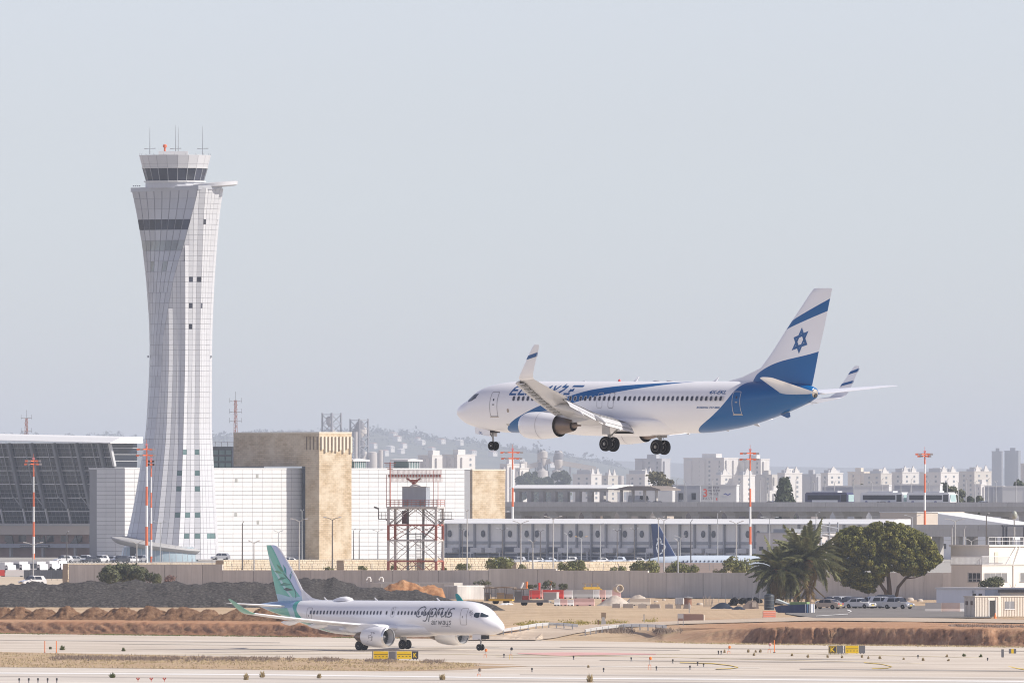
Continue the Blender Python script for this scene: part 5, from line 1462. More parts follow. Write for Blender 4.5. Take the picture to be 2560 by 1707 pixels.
# ------------------------------------------------------------------ stone portals
def portal(label, uc, ur, ul, ub, vt, vb, d, slots, gap_dark):
 """uc: near corner column, ur: right end of sunlit face, ul: left edge of the leg, ub: left end of the beam"""
 s = F / d
 o = thing('stone_portal', label, 'building', frame_u(uc, d), -AY, 'stone portals of the terminal')
 h = Zv(vt, d); hb = Zv(vb, d)
 yr = (ur - uc) / s / SA; xl = (uc - ul) / s / CA; xb = (uc - ub) / s / CA
 MB().box(-xl, 0, 0, yr, 0, hb + 0.02).build('leg', m_stone, o)
 bm_ = MB().box(-xb, 0.04, -0.04, yr + 0.04, hb, h).build('beam', m_stone, o)
 MB().box(-xb - 0.05, 0.1, -0.1, yr + 0.1, h, h + 0.35).build('coping', mat('coping_stone', (0.64, 0.56, 0.44), 0.8), o)
 if gap_dark:
  MB().box(-xl - gap_dark / s / CA, -xl, 0.6, yr * 0.6, 0, hb).build('glass_strip', m_glassd, o)
 if slots:    # grooves and fins of uneven length under the coping
  n = 9
  for k in range(n):
   yy = yr * (k + 0.35) / n
   L = 2.6 + 1.6 * abs(math.sin(k * 1.7 + 0.4))
   MB().box(0.04, 0.55, yy, yy + yr / n * 0.45, h - 0.8 - L, h - 0.8).build('stone_fin', mat('coping_stone', (0.64, 0.56, 0.44), 0.8), o)
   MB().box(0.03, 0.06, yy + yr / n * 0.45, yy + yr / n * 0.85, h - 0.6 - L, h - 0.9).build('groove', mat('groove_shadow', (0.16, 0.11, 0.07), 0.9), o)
  for k in range(4):
   xx = -(798 - 763 + 2) / s / CA * (0.1 + 0.24 * k)
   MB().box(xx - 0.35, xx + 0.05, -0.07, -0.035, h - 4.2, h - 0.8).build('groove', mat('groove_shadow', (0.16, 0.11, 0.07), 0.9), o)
 return o
portal('large L-shaped limestone portal with slotted crown standing before the white hall', 798, 878, 763, 581, 1083, 1165, 4681, True, 13)
portal('smaller plain limestone block at the right end of the white hall', 1181, 1263, 1169, 1168, 1176, 1200, 4755, False, 12)
# ------------------------------------------------------------------ glass terminal with sloping front on the left
D_G = 4830
S_G = F / D_G
gt = thing('glass_terminal', 'dark glass terminal with leaning glazed front and white roof edge', 'building', frame_u(220, D_G), -AY)
def gx(u): return (u - 220) / S_G / CA
zr0, zb0 = Zv(1108, D_G), Zv(1312, D_G)      # roof underside and foot of the sloping glass
lean = 6.6                                    # overhang towards -y at the top
XL = gx(-260); XR = gx(318)
yf = lambda z: -lean * (z - zb0) / (zr0 - zb0)
gz = MB()
gz.quad((XL, 0, zb0), (XR, 0, zb0), (XR, -lean, zr0), (XL, -lean, zr0))
gz.quad((XR, 0, zb0), (XR, 4, zb0), (XR, 4, zr0), (XR, -lean, zr0))
gz.build('glazing', m_glassd, gt)
for k in range(19):     # horizontal glazing rails
 z = zb0 + (zr0 - zb0) * k / 18
 w = 0.17 if k % 3 == 0 else 0.07
 MB().box(XL, XR, yf(z) - 0.12, yf(z) - 0.02, z - w / 2, z + w / 2).build('glazing_rail', m_gsteel if k % 3 else m_lsteel, gt)
nb = 10
for k in range(nb):     # lattice ribs that carry the leaning front
 x = XL + (XR - XL) * (k + 0.62) / nb
 MB().bar((x, yf(zb0 + 4) - 0.5, zb0 + 4.4), (x, yf(zr0) - 0.5, zr0), 0.85, 1.0).build('rib', mat('rib_grey', (0.16, 0.17, 0.19), 0.5), gt)
 MB().bar((x + 0.1, -0.6, zb0 + 0.2), (x, yf(zb0 + 4) - 0.5, zb0 + 4.4), 0.4).build('rib_foot', m_lsteel, gt)
 MB().bar((x - 2.6, yf(zb0 + 7.5) - 0.4, zb0 + 7.5), (x - 0.2, yf(zb0 + 4.5) - 0.5, zb0 + 4.6), 0.22).build('brace', m_gsteel, gt)
 MB().bar((x - 2.8, yf(zb0 + 7) - 0.4, zb0 + 7), (x - 2.8, yf(zr0) - 0.4, zr0), 0.18).build('tie', m_gsteel, gt)
for k in range(58):     # glazing bars
 x = XL + (XR - XL) * (k + 0.5) / 58
 MB().bar((x, -0.06, zb0), (x, -lean - 0.06, zr0), 0.07).build('glazing_bar', m_gsteel, gt)
# roof slab with white edge, rising to the left
rf = MB()
zl = Zv(1094, D_G + 40); zrr = Zv(1116, D_G)
rf.loft([[(XL, -lean - 2.6, zl - 0.1), (XL, 3, zl - 0.1), (XL, 3, zl + 1.6), (XL, -lean + 1.2, zl + 1.4), (XL, -lean - 2.6, zl + 0.1)], [(XR + 3, -lean - 2.6, zr0 + 0.0), (XR + 3, 3, zr0), (XR + 3, 3, zr0 + 1.7), (XR + 3, -lean + 1.2, zr0 + 1.4), (XR + 3, -lean - 2.6, zr0 + 0.15)]])
ro = rf.build('roof', m_roofw, gt)
MB().box(XL, XR - 2, -lean - 0.5, 3, zr0, zr0 + 0.05).build('soffit', m_gsteel, gt)
# end frame
for k in range(4):
 z = zb0 + (zr0 - zb0) * (0.70 + 0.08 * k)
 MB().box(XR + 0.1, XR + 0.2, yf(z), 4, z, z + 0.12).build('glazing_rail', m_lsteel, gt)
MB().bar((XR + 0.3, yf(zr0 - 6), zr0 - 6), (XR + 0.3, yf(zr0), zr0), 0.7).build('end_post', m_lsteel, gt)
# lower storeys: beige band, window row, awnings, ground floor
MB().box(XL, XR, -2.2, 4, Zv(1336, D_G), Zv(1313, D_G)).build('balcony_band', m_beige, gt)
MB().box(XL, XR, -2.5, -2.2, Zv(1314.5, D_G), Zv(1308, D_G)).build('band_cap', m_conc, gt)
MB().box(XL, XR, 0.5, 3.9, 0, Zv(1336, D_G) - 0.01).build('lower_wall', mat('dull_brick', (0.34, 0.22, 0.19), 0.8, var=0.2), gt)  # dull red-brown brick tone, varied at random
for k in range(16):
 x = XL + (XR - XL) * (k + 0.3) / 16
 MB().box(x, x + 2.6, 0.3, 0.48, Zv(1354, D_G), Zv(1338, D_G)).build('window', m_glassd, gt)
MB().box(XL, XR, -2.0, 0.4, Zv(1369, D_G), Zv(1359, D_G)).build('awning', mat('awning_grey', (0.33, 0.34, 0.37), 0.6), gt)
sg = MB().box(gx(60), gx(136), -2.2, -2.05, Zv(1368, D_G), Zv(1362, D_G)).build('sign_board', mat('sign_dark', (0.05, 0.05, 0.06), 0.6), gt)
tm = MB()
for k in range(14):
 x = gx(62) + (gx(134) - gx(62)) * k / 14
 tm.box(x, x + 0.38, -2.23, -2.21, Zv(1366.6, D_G), Zv(1363.4, D_G))
tm.build('sign_lettering', m_lsteel, sg)
for k in range(7):
 x = XL + (XR - XL) * (k + 0.5) / 7
 MB().box(x, x + 0.7, -1.6, -0.9, 0, Zv(1369, D_G)).build('column', m_conc, gt)
 MB().prism([(x - 1.6, Zv(1359, D_G)), (x + 1.2, Zv(1359, D_G)), (x + 0.6, Zv(1338, D_G))], -1.4, -1.0, 'y').build('bracket', m_glassd, gt)
# block of plant and greenish glass between tower and portal
pb = thing('glass_annex', 'greenish glazed annex with rooftop steelwork right of the tower', 'building', frame_u(560, 4760), -AY)
sA = F / 4760
MB().box(-30 / sA / CA, 20 / sA / CA, 0, 12, 0, Zv(1116, 4760)).build('wall', m_glassd, pb)
for k in range(3):
 for j in range(3):
  MB().box(-30 / sA / CA + 0.4 + j * 2.3, -30 / sA / CA + 2.3 + j * 2.3, -0.15, -0.03, Zv(1168 - 16 * k, 4760), Zv(1157 - 16 * k, 4760)).build('pane', m_glassg, pb)
for k in range(5):
 MB().bar((-5 + 2.2 * k, 2, Zv(1116, 4760)), (-5 + 2.2 * k, 2, Zv(1103, 4760)), 0.16).build('roof_post', m_gsteel, pb)
MB().box(-6, 6, 1.9, 2.1, Zv(1106, 4760), Zv(1104.5, 4760)).build('roof_rail', m_lsteel, pb)
# ------------------------------------------------------------------ control tower
tw = thing('control_tower', 'tall flared white control tower with glazed cab and cantilevered disc', 'tower', (Xu(448, DT), DT, 0), 0)
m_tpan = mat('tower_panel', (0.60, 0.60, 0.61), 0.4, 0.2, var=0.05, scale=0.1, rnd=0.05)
m_tpan2 = mat('tower_panel_shade', (0.43, 0.435, 0.455), 0.36, 0.3, var=0.06, scale=0.1, rnd=0.08)  # tower cladding, left side's shade put into a darker tone; rim shares it
m_tcore = mat('tower_joint', (0.30, 0.30, 0.32), 0.7)
m_twin = mat('tower_window', (0.03, 0.033, 0.05), 0.25, spec=0.3, var=0.5, scale=0.3, rnd=0.5)
m_twin2 = mat('tower_window_pale', (0.26, 0.28, 0.27), 0.15, spec=0.7, var=0.5, scale=0.4, rnd=0.4)
SIL = [(471, 326, 554), (530, 339, 545.5), (614, 354, 538), (700, 364, 532), (792, 371, 527.5), (849, 373, 526), (895, 373, 525.5), (964, 370.5, 525), (1060, 365, 524.8), (1106, 360, 526.5), (1147, 353, 529), (1219, 341, 533), (1295, 327, 537.5), (1341, 316, 540), (1397, 302, 544)]
CRE = [(465, 497), (490, 494), (555, 477), (614, 461), (650, 449), (700, 435), (760, 424), (850, 408), (920, 405), (1000, 398), (1060, 391), (1120, 384), (1200, 376), (1300, 366), (1397, 356)]
def tsec(v):
 l = interp([(a, b) for a, b, c in SIL], v); r = interp([(a, c) for a, b, c in SIL], v)
 return ((l + r) / 2 - 448) / ST, (r - l) / 2 / ST
NA = 44
def tpoint(v, ang, off=0.0):
 """ang: 0 faces the viewer, +90 right, -90 left; left of the crease the skin is a flat chord"""
 c, w = tsec(v)
 uc_ = interp(CRE, v)
 tc = math.asin(max(-1, min(1, ((uc_ - 448) / ST - c) / w)))
 a0 = -R(97)
 def pt(a, rr=1.0): return Vector((c + w * rr * math.sin(a), -w * rr * math.cos(a)))
 if a0 < ang < tc:
  pa, pb = pt(a0), pt(tc)
  q = (ang - a0) / (tc - a0)
  p = pa.lerp(pb, q)
  bul = 0.10 * w * math.sin(PI * q)
  nrm = Vector((pb.y - pa.y, -(pb.x - pa.x))).normalized()
  p = p + nrm * (bul + off)
 else:
  p = pt(ang, 1.0 + off / w)
 return Vector((p.x, p.y, Zv(v, DT)))
zs = 1397
vs_ = [471 + (1397 - 471) * k / 60 for k in range(61)]
core = MB(True, 30)
core.loft([[tpoint(v, 2 * PI * k / 72 - PI, -0.10) for k in range(72)] for v in vs_])
core.build('shaft_core', m_tcore, tw)
WINS = {}
# shaded flat side: storey-high panels, bands of windows
rowL = [471 + 26.1 * k for k in range(36)]
big = MB()
nbig = 0
stuffp = MB()
for v0, v1 in zip(rowL, rowL[1:]):
 vm = (v0 + v1) / 2
 c, w = tsec(vm)
 tcr = math.asin(max(-1, min(1, ((interp(CRE, vm) - 448) / ST - c) / w)))
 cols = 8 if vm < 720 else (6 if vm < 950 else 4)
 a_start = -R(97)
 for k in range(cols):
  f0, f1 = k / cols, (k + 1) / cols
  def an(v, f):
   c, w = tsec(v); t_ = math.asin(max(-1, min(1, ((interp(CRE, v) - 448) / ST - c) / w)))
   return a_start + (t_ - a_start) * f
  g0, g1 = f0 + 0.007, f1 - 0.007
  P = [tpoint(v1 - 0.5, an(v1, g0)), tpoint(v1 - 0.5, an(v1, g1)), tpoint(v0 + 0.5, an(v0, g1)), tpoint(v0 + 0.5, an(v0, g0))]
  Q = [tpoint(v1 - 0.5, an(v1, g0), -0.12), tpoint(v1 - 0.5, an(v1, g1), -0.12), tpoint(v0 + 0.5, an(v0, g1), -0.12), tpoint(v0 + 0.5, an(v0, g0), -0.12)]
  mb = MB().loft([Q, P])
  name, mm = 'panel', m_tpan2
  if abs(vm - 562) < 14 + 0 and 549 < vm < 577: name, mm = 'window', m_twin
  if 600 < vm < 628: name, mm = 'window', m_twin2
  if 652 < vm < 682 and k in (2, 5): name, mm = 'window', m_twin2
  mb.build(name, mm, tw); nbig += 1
# sunlit ribbed side: half-storey panels on alternating folded ribs
rowR = [471 + 13.05 * k for k in range(72)]
ncol = 24
win_uv = [(474, 705), (474, 771), (474, 818), (503, 771), (454 + 50, 705), (510, 562), (542, 562), (461, 1127), (454, 1179), (498, 1127), (499, 1179), (448, 1282), (475, 1282), (501, 1282), (474, 1333), (502, 1333), (523, 1333), (537, 1333), (450, 1216), (500, 1216), (357, 1282)]
for v0, v1 in zip(rowR, rowR[1:]):
 vm = (v0 + v1) / 2
 for k in range(ncol):
  def an(v, f):      # ribs stand upright; the crease cuts them off on the left
   c, w = tsec(v); t_ = math.asin(max(-1, min(1, ((interp(CRE, v) - 448) / ST - c) / w)))
   return max(t_, -R(62) + R(174) * f)
  f0, f1 = (k + 0.03) / ncol, (k + 0.97) / ncol
  if an(v0, f1) - an(v0, f0) < 0.004 and an(v1, f1) - an(v1, f0) < 0.004: continue
  oa, ob = (0.0, 0.5) if k % 4 == 1 else ((0.5, 0.0) if k % 4 == 2 else (0.0, 0.0))
  if an(v0, f0) > -R(62) + R(174) * f0 + 1e-6 or an(v1, f0) > -R(62) + R(174) * f0 + 1e-6: oa = ob = 0.0
  P = [tpoint(v1 - 0.3, an(v1, f0) + 1e-4, oa), tpoint(v1 - 0.3, an(v1, f1) + 1e-4, ob), tpoint(v0 + 0.3, an(v0, f1) + 1e-4, ob), tpoint(v0 + 0.3, an(v0, f0) + 1e-4, oa)]
  um = 448 + ST * (P[0].x + P[1].x) / 2
  ug = abs(P[1].x - P[0].x) * ST / 2 * 1.06
  iswin = any(um - ug <= a < um + ug and v0 <= b < v1 for a, b in win_uv)
  if iswin:
   MB().quad(*P).build('window', m_twin if vm < 1000 else m_glassg, tw)
  else:
   stuffp.quad(*P)
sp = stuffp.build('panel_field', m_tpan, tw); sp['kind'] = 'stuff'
# rim, cab base, cab
def ring_z(v): return Zv(v, DT)
cab_c = (437.5 - 448) / ST
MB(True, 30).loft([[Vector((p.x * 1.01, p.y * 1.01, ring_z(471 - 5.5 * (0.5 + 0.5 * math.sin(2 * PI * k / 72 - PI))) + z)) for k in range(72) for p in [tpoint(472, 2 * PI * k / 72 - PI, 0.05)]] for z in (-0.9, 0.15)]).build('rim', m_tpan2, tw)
def ngon(r, z, n=20, c=cab_c, rot=0.1):
 return [(c + r * math.sin(2 * PI * k / n + rot), -r * math.cos(2 * PI * k / n + rot), z) for k in range(n)]
cb = MB(False)
cb.loft([ngon(74 / ST, ring_z(471)), ngon(74 / ST, ring_z(454))]).build('cab_base', mat('cab_base_grey', (0.5, 0.51, 0.54), 0.5), tw)
MB().loft([ngon(78 / ST, ring_z(456)), ngon(78 / ST, ring_z(453))]).build('cab_walkway', m_clad, tw)
cg = MB().loft([ngon(71 / ST, ring_z(453)), ngon(80 / ST, ring_z(421.5))])
cgo = cg.build('cab_glass_core', m_dark, tw)
lo_, hi_ = ngon(72.2 / ST, ring_z(453)), ngon(81.3 / ST, ring_z(421.5))
for k in range(20):
 k2 = (k + 1) % 20
 a, b, c, d = [Vector(q) for q in (lo_[k], lo_[k2], hi_[k2], hi_[k])]
 MB().quad(a.lerp(b, 0.04), a.lerp(b, 0.96), d.lerp(c, 0.96), d.lerp(c, 0.04)).build('cab_pane', m_twin, tw)
 MB().bar(a, d, 0.16).build('cab_mullion', m_gsteel, tw)
MB().loft([ngon(82.5 / ST, ring_z(421.8)), ngon(83.5 / ST, ring_z(419.3))]).build('cab_sill', m_clad, tw)
lo_, hi_ = ngon(82 / ST, ring_z(419.3)), ngon(90 / ST, ring_z(389))
MB().loft([ngon(81 / ST, ring_z(419)), ngon(89 / ST, ring_z(389.6))]).build('cab_crown_core', m_tcore, tw)
for k in range(20):
 k2 = (k + 1) % 20
 a, b, c, d = [Vector(q) for q in (lo_[k], lo_[k2], hi_[k2], hi_[k])]
 for q0, q1 in ((0.0, 0.28), (0.295, 1.0)):
  MB().quad(a.lerp(d, q0).lerp(b.lerp(c, q0), 0.012), a.lerp(d, q0).lerp(b.lerp(c, q0), 0.988), a.lerp(d, q1).lerp(b.lerp(c, q1), 0.988), a.lerp(d, q1).lerp(b.lerp(c, q1), 0.012)).build('crown_panel', m_tpan, tw)
MB().loft([ngon(88.5 / ST, ring_z(389.8)), ngon(88.5 / ST, ring_z(388.6))]).build('cab_roof', m_clad, tw)
MB().box((397 - 448) / ST, (470 - 448) / ST, -3, 3, ring_z(389), ring_z(379)).build('roof_hut', m_clad, tw)
MB(True).lathe([(0.25, 0), (0.25, 0.9), (0.5, 1.0), (0.5, 1.5), (0.3, 1.7)], 12).build('roof_lamp', mat('lamp_orange', (0.65, 0.14, 0.05), 0.5), tw, ((412.5 - 448) / ST, -2, ring_z(379)))
for u, vt, vb in ((375, 317, 386), (439.5, 313, 380), (446, 318, 380), (507, 315, 390)):
 x = (u - 448) / ST
 an_ = MB()
 an_.tube([(x, -1.5, ring_z(vb)), (x, -1.5, ring_z(372)), (x, -1.5, ring_z(335)), (x, -1.5, ring_z(vt))], [0.12, 0.1, 0.06, 0.03], 6)
 ao = an_.build('antenna_mast', m_gsteel, tw)
 if u != 446:
  for q in (0, 1):
   MB().bar((x - 1.4, -1.5 - q * 0.2, ring_z(373 - 1.2 * q)), (x + 1.4, -1.5 + q * 0.2, ring_z(371 + 1.2 * q)), 0.09).build('antenna_arm', m_gsteel, ao)
for k in range(20):
 a = 2 * PI * k / 20
 MB().bar((cab_c + 8.8 * math.sin(a), -8.8 * math.cos(a), ring_z(388.8)), (cab_c + 8.8 * math.sin(a), -8.8 * math.cos(a), ring_z(384)), 0.05).build('rail_post', m_gsteel, tw)
# floodlight cluster on the left rim
for k in range(4):
 MB().box((333 + 5 * k - 448) / ST, (336 + 5 * k - 448) / ST, -2.2, -1.8, ring_z(467), ring_z(464)).build('floodlight', m_gsteel, tw)
# cantilevered disc on the right
dk = MB(True, 30)
dcx = (528 - 448) / ST
def dring(z, r): return [(dcx + r * math.sin(a) * 1.0, -1.0 - r * 0.95 * math.cos(a), z + 0.16 * (r * math.sin(a)) * 0.55) for a in [2 * PI * k / 36 for k in range(36)]]
zd = ring_z(464)
dk.loft([dring(zd - 0.55, 5.9), dring(zd - 0.35, 6.55), dring(zd + 0.45, 6.6), dring(zd + 0.62, 6.2)])
dk.build('cantilever_disc', m_tpan, tw)
# entrance: tilted lens-shaped brim above a glass drum
br = MB(True, 40)
def brr(r, dz): return [((392 - 448) / ST + r * math.sin(a), -7.0 - r * 0.92 * math.cos(a), Zv(1358, DT) + dz - 0.145 * r * math.sin(a) - 0.05 * r * math.cos(a)) for a in [2 * PI * k / 48 for k in range(48)]]
br.loft([brr(9.8, -1.25), brr(10.8, -0.75), brr(11.3, -0.1), brr(11.1, 0.12), brr(9.0, 0.5)])
br.build('entrance_brim', mat('brim_concrete', (0.36, 0.355, 0.35), 0.7, var=0.08), tw)
MB(True, 40).lathe([(9.6, 0), (9.4, 2.2), (9.0, Zv(1358, DT) - 0.9)], 40, 0, 'z', ((400 - 448) / ST, -7.0, 0)).build('entrance_drum', mat('drum_glass', (0.30, 0.38, 0.42), 0.25, var=0.15), tw)
MB().box((328 - 448) / ST, (345 - 448) / ST, -14.5, -12.5, 0, Zv(1366, DT)).build('entrance_door', m_glassd, tw)
for k in range(14):
 a = -R(70) + R(140) * k / 13
 MB().bar(((400 - 448) / ST + 9.62 * math.sin(a), -7 - 9.62 * math.cos(a), 0), ((400 - 448) / ST + 9.2 * math.sin(a), -7 - 9.2 * math.cos(a), Zv(1362, DT)), 0.1).build('drum_mullion', m_lsteel, tw)
# warning lamps half-way up
for u in (370.5, 527.5):
 MB().box((u - 448) / ST - 0.2, (u - 448) / ST + 0.2, -0.3, 0.3, Zv(894, DT), Zv(889, DT)).build('warning_lamp', m_gsteel, tw)
# ------------------------------------------------------------------ cargo hall with white roof edge
D_C = 4560
S_C = F / D_C
ch = thing('cargo_hall', 'long low grey cargo hall with bright white roof edge', 'building', frame_u(1112, D_C), -AY)
XC = (2200 - 1112) / S_C / CA
def cd(x): return D_C - x * SA
hc0 = Zv(1310, D_C - 60)
MB().box(0, XC, 0.6, 6, 0, hc0).build('wall', mat('cargo_wall', (0.80, 0.78, 0.75), 0.7, var=0.08, scale=0.1, streak=0.1), ch)
MB().prism([(-1.8, hc0), (7, hc0), (7, hc0 + 1.3), (2.4, hc0 + 1.3), (-1.8, hc0 + 0.18)], -1.5, XC + 1, 'x').build('roof', m_roofw, ch)
nbay = 30
for k in range(nbay + 1):
 x = XC * k / nbay
 MB().box(x - 0.2, x + 0.2, 0.0, 0.6, 0, hc0).build('column', mat('column_grey', (0.34, 0.35, 0.37), 0.6), ch)
 if k < nbay:
  MB().box(x + 0.3, x + XC / nbay - 0.3, 0.35, 0.59, hc0 - 5.0, hc0 - 4.3).build('ledge', mat('column_grey', (0.34, 0.35, 0.37), 0.6), ch)
  if k % 4 != 3:    # hooded vents
   q = x + XC / nbay * (0.25 + 0.15 * (k % 3))
   MB(True, 50).loft([[(q + 0.62 * math.cos(a) * w, -0.45 * w2 + 0.55, hc0 - 2.5 + (0.95 * math.sin(a) if math.sin(a) > 0 else 0.8 * math.sin(a)) * w) for a in [2 * PI * j / 14 for j in range(14)]] for w, w2 in ((1.0, 0), (0.95, 0.6), (0.5, 1.0))]).build('vent_hood', mat('vent_dark', (0.12, 0.13, 0.15), 0.6), ch)
  MB().box(x + 0.4, x + XC / nbay - 0.4, 0.3, 0.58, 0, 1.9).build('bay_opening', mat('bay_dark', (0.11, 0.12, 0.15), 0.7), ch)
  if k % 3 != 1:
   MB().box(x + 0.5, x + XC / nbay - 0.7, -1.8, 0.3, 2.2, 3.4).build('loading_pod', mat('pod_grey', (0.62, 0.61, 0.60), 0.6, var=0.1), ch)
  else:
   MB().box(x + 0.3, x + XC / nbay - 0.5, 0.25, 0.59, 2.4, 3.6).build('dark_opening', mat('bay_dark', (0.11, 0.12, 0.15), 0.7), ch)
 if k % 2 == 0:
  MB().box(x + 1.0, x + 1.25, -2.5, -2.25, 0, 2.4).build('bollard', m_lsteel, ch)
MB().box(0, XC, -2.45, -2.3, 1.3, 1.45).build('guard_rail', m_gsteel, ch)
# pale flank building at the right end
fb = thing('pale_annex', 'pale flat-roofed annex behind the palms', 'building', frame_u(1980, 4380), -AY)
sF = F / 4380
MB().box(-88 / sF / CA, 0, 0, 130 / sF / SA, 0, Zv(1332, 4380)).build('wall', mat('annex_wall', (0.55, 0.50, 0.47), 0.8, var=0.1), fb)
MB().box(-88 / sF / CA - 0.2, 0.2, -0.2, 130 / sF / SA + 0.2, Zv(1332, 4380), Zv(1330, 4380)).build('parapet', m_gsteel, fb)
MB().box(-60 / sF / CA, -20 / sF / CA, 2, 9, Zv(1330, 4380), Zv(1322, 4380)).build('rooftop_unit', m_gsteel, fb)
for k in range(4):
 MB().box(0.02, 0.12, 2 + 5 * k, 4 + 5 * k, Zv(1360, 4380), Zv(1350, 4380)).build('window', m_glassd, fb)
 MB().box(-88 / sF / CA + 1.0 + 2.6 * k, -88 / sF / CA + 2.2 + 2.6 * k, -0.1, 0.02, Zv(1376, 4380), Zv(1366, 4380)).build('window', m_glassd, fb)
for k in range(3):
 MB().bar((0.3, 10 + 3 * k, 0), (0.3, 10 + 3 * k, Zv(1305, 4380)), 0.25).build('stair_post', m_gsteel, fb)
 MB().bar((0.3, 10, Zv(1312 + 22 * k, 4380)), (0.3, 16, Zv(1320 + 22 * k, 4380)), 0.2).build('stair_flight', m_gsteel, fb)
# ------------------------------------------------------------------ viaduct
D_V = 4930
S_V = F / D_V
vd = thing('viaduct', 'long grey concrete road viaduct on paired piers', 'bridge', frame_u(1240, D_V), -AY)
XV = (2760 - 1240) / S_V / CA * 0.985
zt, zm, zb_ = Zv(1254.5, 4870), Zv(1266, 4870), Zv(1278, 4870)
npar = 24
for k in range(npar):
 x0, x1 = XV * k / npar, XV * (k + 1) / npar
 MB().box(x0 + 0.04, x1 - 0.04, 0, 0.4, zm, zt).build('parapet', mat('parapet_concrete', (0.50, 0.48, 0.455), 0.85, var=0.16, scale=0.2, streak=0.2, rnd=0.05), vd)
MB().box(0, XV, 0.25, 13.5, zb_, zm + 0.05).build('deck', m_conc, vd)
MB().box(0, XV, 13.5, 13.9, zm, zt - 0.2).build('rear_parapet', m_conc, vd)
np_ = 17
for k in range(np_):
 x = XV * (k + 0.3) / np_
 for y in (2.6, 10.0):
  MB().box(x, x + 2.9, y, y + 1.5, 0, zb_).build('pier', m_conc, vd)
 MB().prism([(1.6, zb_ - 0.01), (12.4, zb_ - 0.01), (11.2, zb_ - 1.3), (2.8, zb_ - 1.3)], x - 0.2, x + 3.1, 'x').build('pier_cap', m_conc, vd)
# the lower ramp at the right
rp = thing('lower_ramp', 'lower concrete ramp in front of the viaduct at the right', 'bridge', frame_u(2262, 4500), -AY)
sR = F / 4500
XRm = 420 / sR / CA
za, zm2, zbm = Zv(1312, 4450), Zv(1325, 4450), Zv(1342, 4450)
for k in range(7):
 MB().box(XRm * k / 7 + 0.04, XRm * (k + 1) / 7 - 0.04, 0, 0.35, zm2, za).build('parapet', m_conc, rp)
MB().box(0, XRm, 0.2, 10, zbm, zm2 + 0.02).build('deck', m_conc, rp)
for k in range(5):
 x = XRm * (k + 0.22) / 5
 for y in (1.6, 7.2):
  MB().box(x, x + 2.6, y, y + 1.4, 0, zbm).build('pier', m_conc, rp)
# white halls and stone walls seen between the piers
def slab(name, label, u0, u1, vt, vb, d, m, cat='building', y=8, rz=-AY):
 s = F / d
 o = thing(name, label, cat, frame_u(u0, d), rz)
 X = (u1 - u0) / s / CA
 MB().box(0, X, 0, y, max(0, Zv(vb, d)), Zv(vt, d)).build('wall', m, o)
 MB().box(-0.2, X + 0.2, -0.2, y + 0.2, Zv(vt, d), Zv(vt - 1.6, d)).build('coping', m_lsteel, o)
 n = max(2, int(X / 9))
 for k in range(n):
  MB().box(X * (k + 0.4) / n, X * (k + 0.4) / n + 1.2, -0.06, 0.02, Zv(vt, d) * 0.55, Zv(vt, d) * 0.55 + 1.3).build('window', m_glassd, o)
 return o
slab('stone_building', 'sunlit stone wall seen under the viaduct beside the stair', 1516, 1640, 1282, 1400, 5060, m_beige)
slab('shed', 'brown shaded shed under the viaduct next to the stone block', 1262, 1500, 1280, 1400, 5080, mat('brown_wall_shade', (0.16, 0.125, 0.10), 0.8, var=0.2))  # wall colour darkened to stand in for shade under the deck
slab('shed', 'grey shed under the middle of the viaduct', 1660, 2000, 1281, 1400, 5060, mat('grey_wall_shade', (0.17, 0.15, 0.15), 0.8, var=0.1))  # the deck's shade is put into this wall colour as well
slab('stone_building', 'cream stone block under the viaduct left of the blurred mast', 2200, 2290, 1281, 1400, 4640, m_beige)
slab('white_hangar', 'white hangar seen between the piers of viaduct and ramp', 2330, 2720, 1350, 1400, 4700, m_roofw)
wr = thing('sloping_roof', 'white sloping hangar roof between viaduct and ramp', 'building', frame_u(2330, 4760), -AY)
MB().prism([(0, Zv(1281, 4760)), (28, Zv(1311, 4760)), (28, 0), (0, 0)], 0, 12, 'y').build('roof', m_roofw, wr)
MB().box(-0.3, 0.3, -0.3, 12.3, 0, Zv(1279, 4760)).build('end_wall', m_beige, wr)
# white canopy on columns at the left end of the viaduct
cn = thing('roadside_canopy', 'white flat canopy on grey columns over the left end of the viaduct', 'canopy', grid_point(1240, D_V, 3, 3.0) + Vector((0, 0, zm)), -AY)
XN = 240 / S_V / CA
zc = Zv(1221, 4900) - zm
MB().box(0, XN, 0, 9, zc - 0.9, zc - 0.02).build('fascia', m_conc, cn)
MB().prism([(-0.8, zc), (9.4, zc), (9.4, zc + 1.0), (2.4, zc + 1.0), (-0.8, zc + 0.15)], -0.4, XN + 0.4, 'x').build('roof', m_roofw, cn)
for k in range(8):
 MB().box(XN * (k + 0.4) / 8, XN * (k + 0.4) / 8 + 1.5, -0.6, 0.4, -1.2, zc - 0.9).build('column', m_conc, cn)
cn2 = thing('tent_canopy', 'brown tent-like canopy right of the white canopy', 'canopy', grid_point(1240, D_V, XN + 5, 3.0) + Vector((0, 0, zm)), -AY)
X2 = 115 / S_V / CA
MB().prism([(0, zc - 0.1), (X2 * 0.3, zc + 0.7), (X2 * 0.75, zc + 0.7), (X2, zc - 0.2), (X2, zc - 0.5), (0, zc - 0.4)], 0, 8, 'y').build('roof', mat('canopy_brown', (0.22, 0.185, 0.16), 0.8), cn2)
for k in range(4):
 MB().box(X2 * (k + 0.3) / 4, X2 * (k + 0.3) / 4 + 0.6, 1, 1.6, -0.2, zc).build('column', m_conc, cn2)
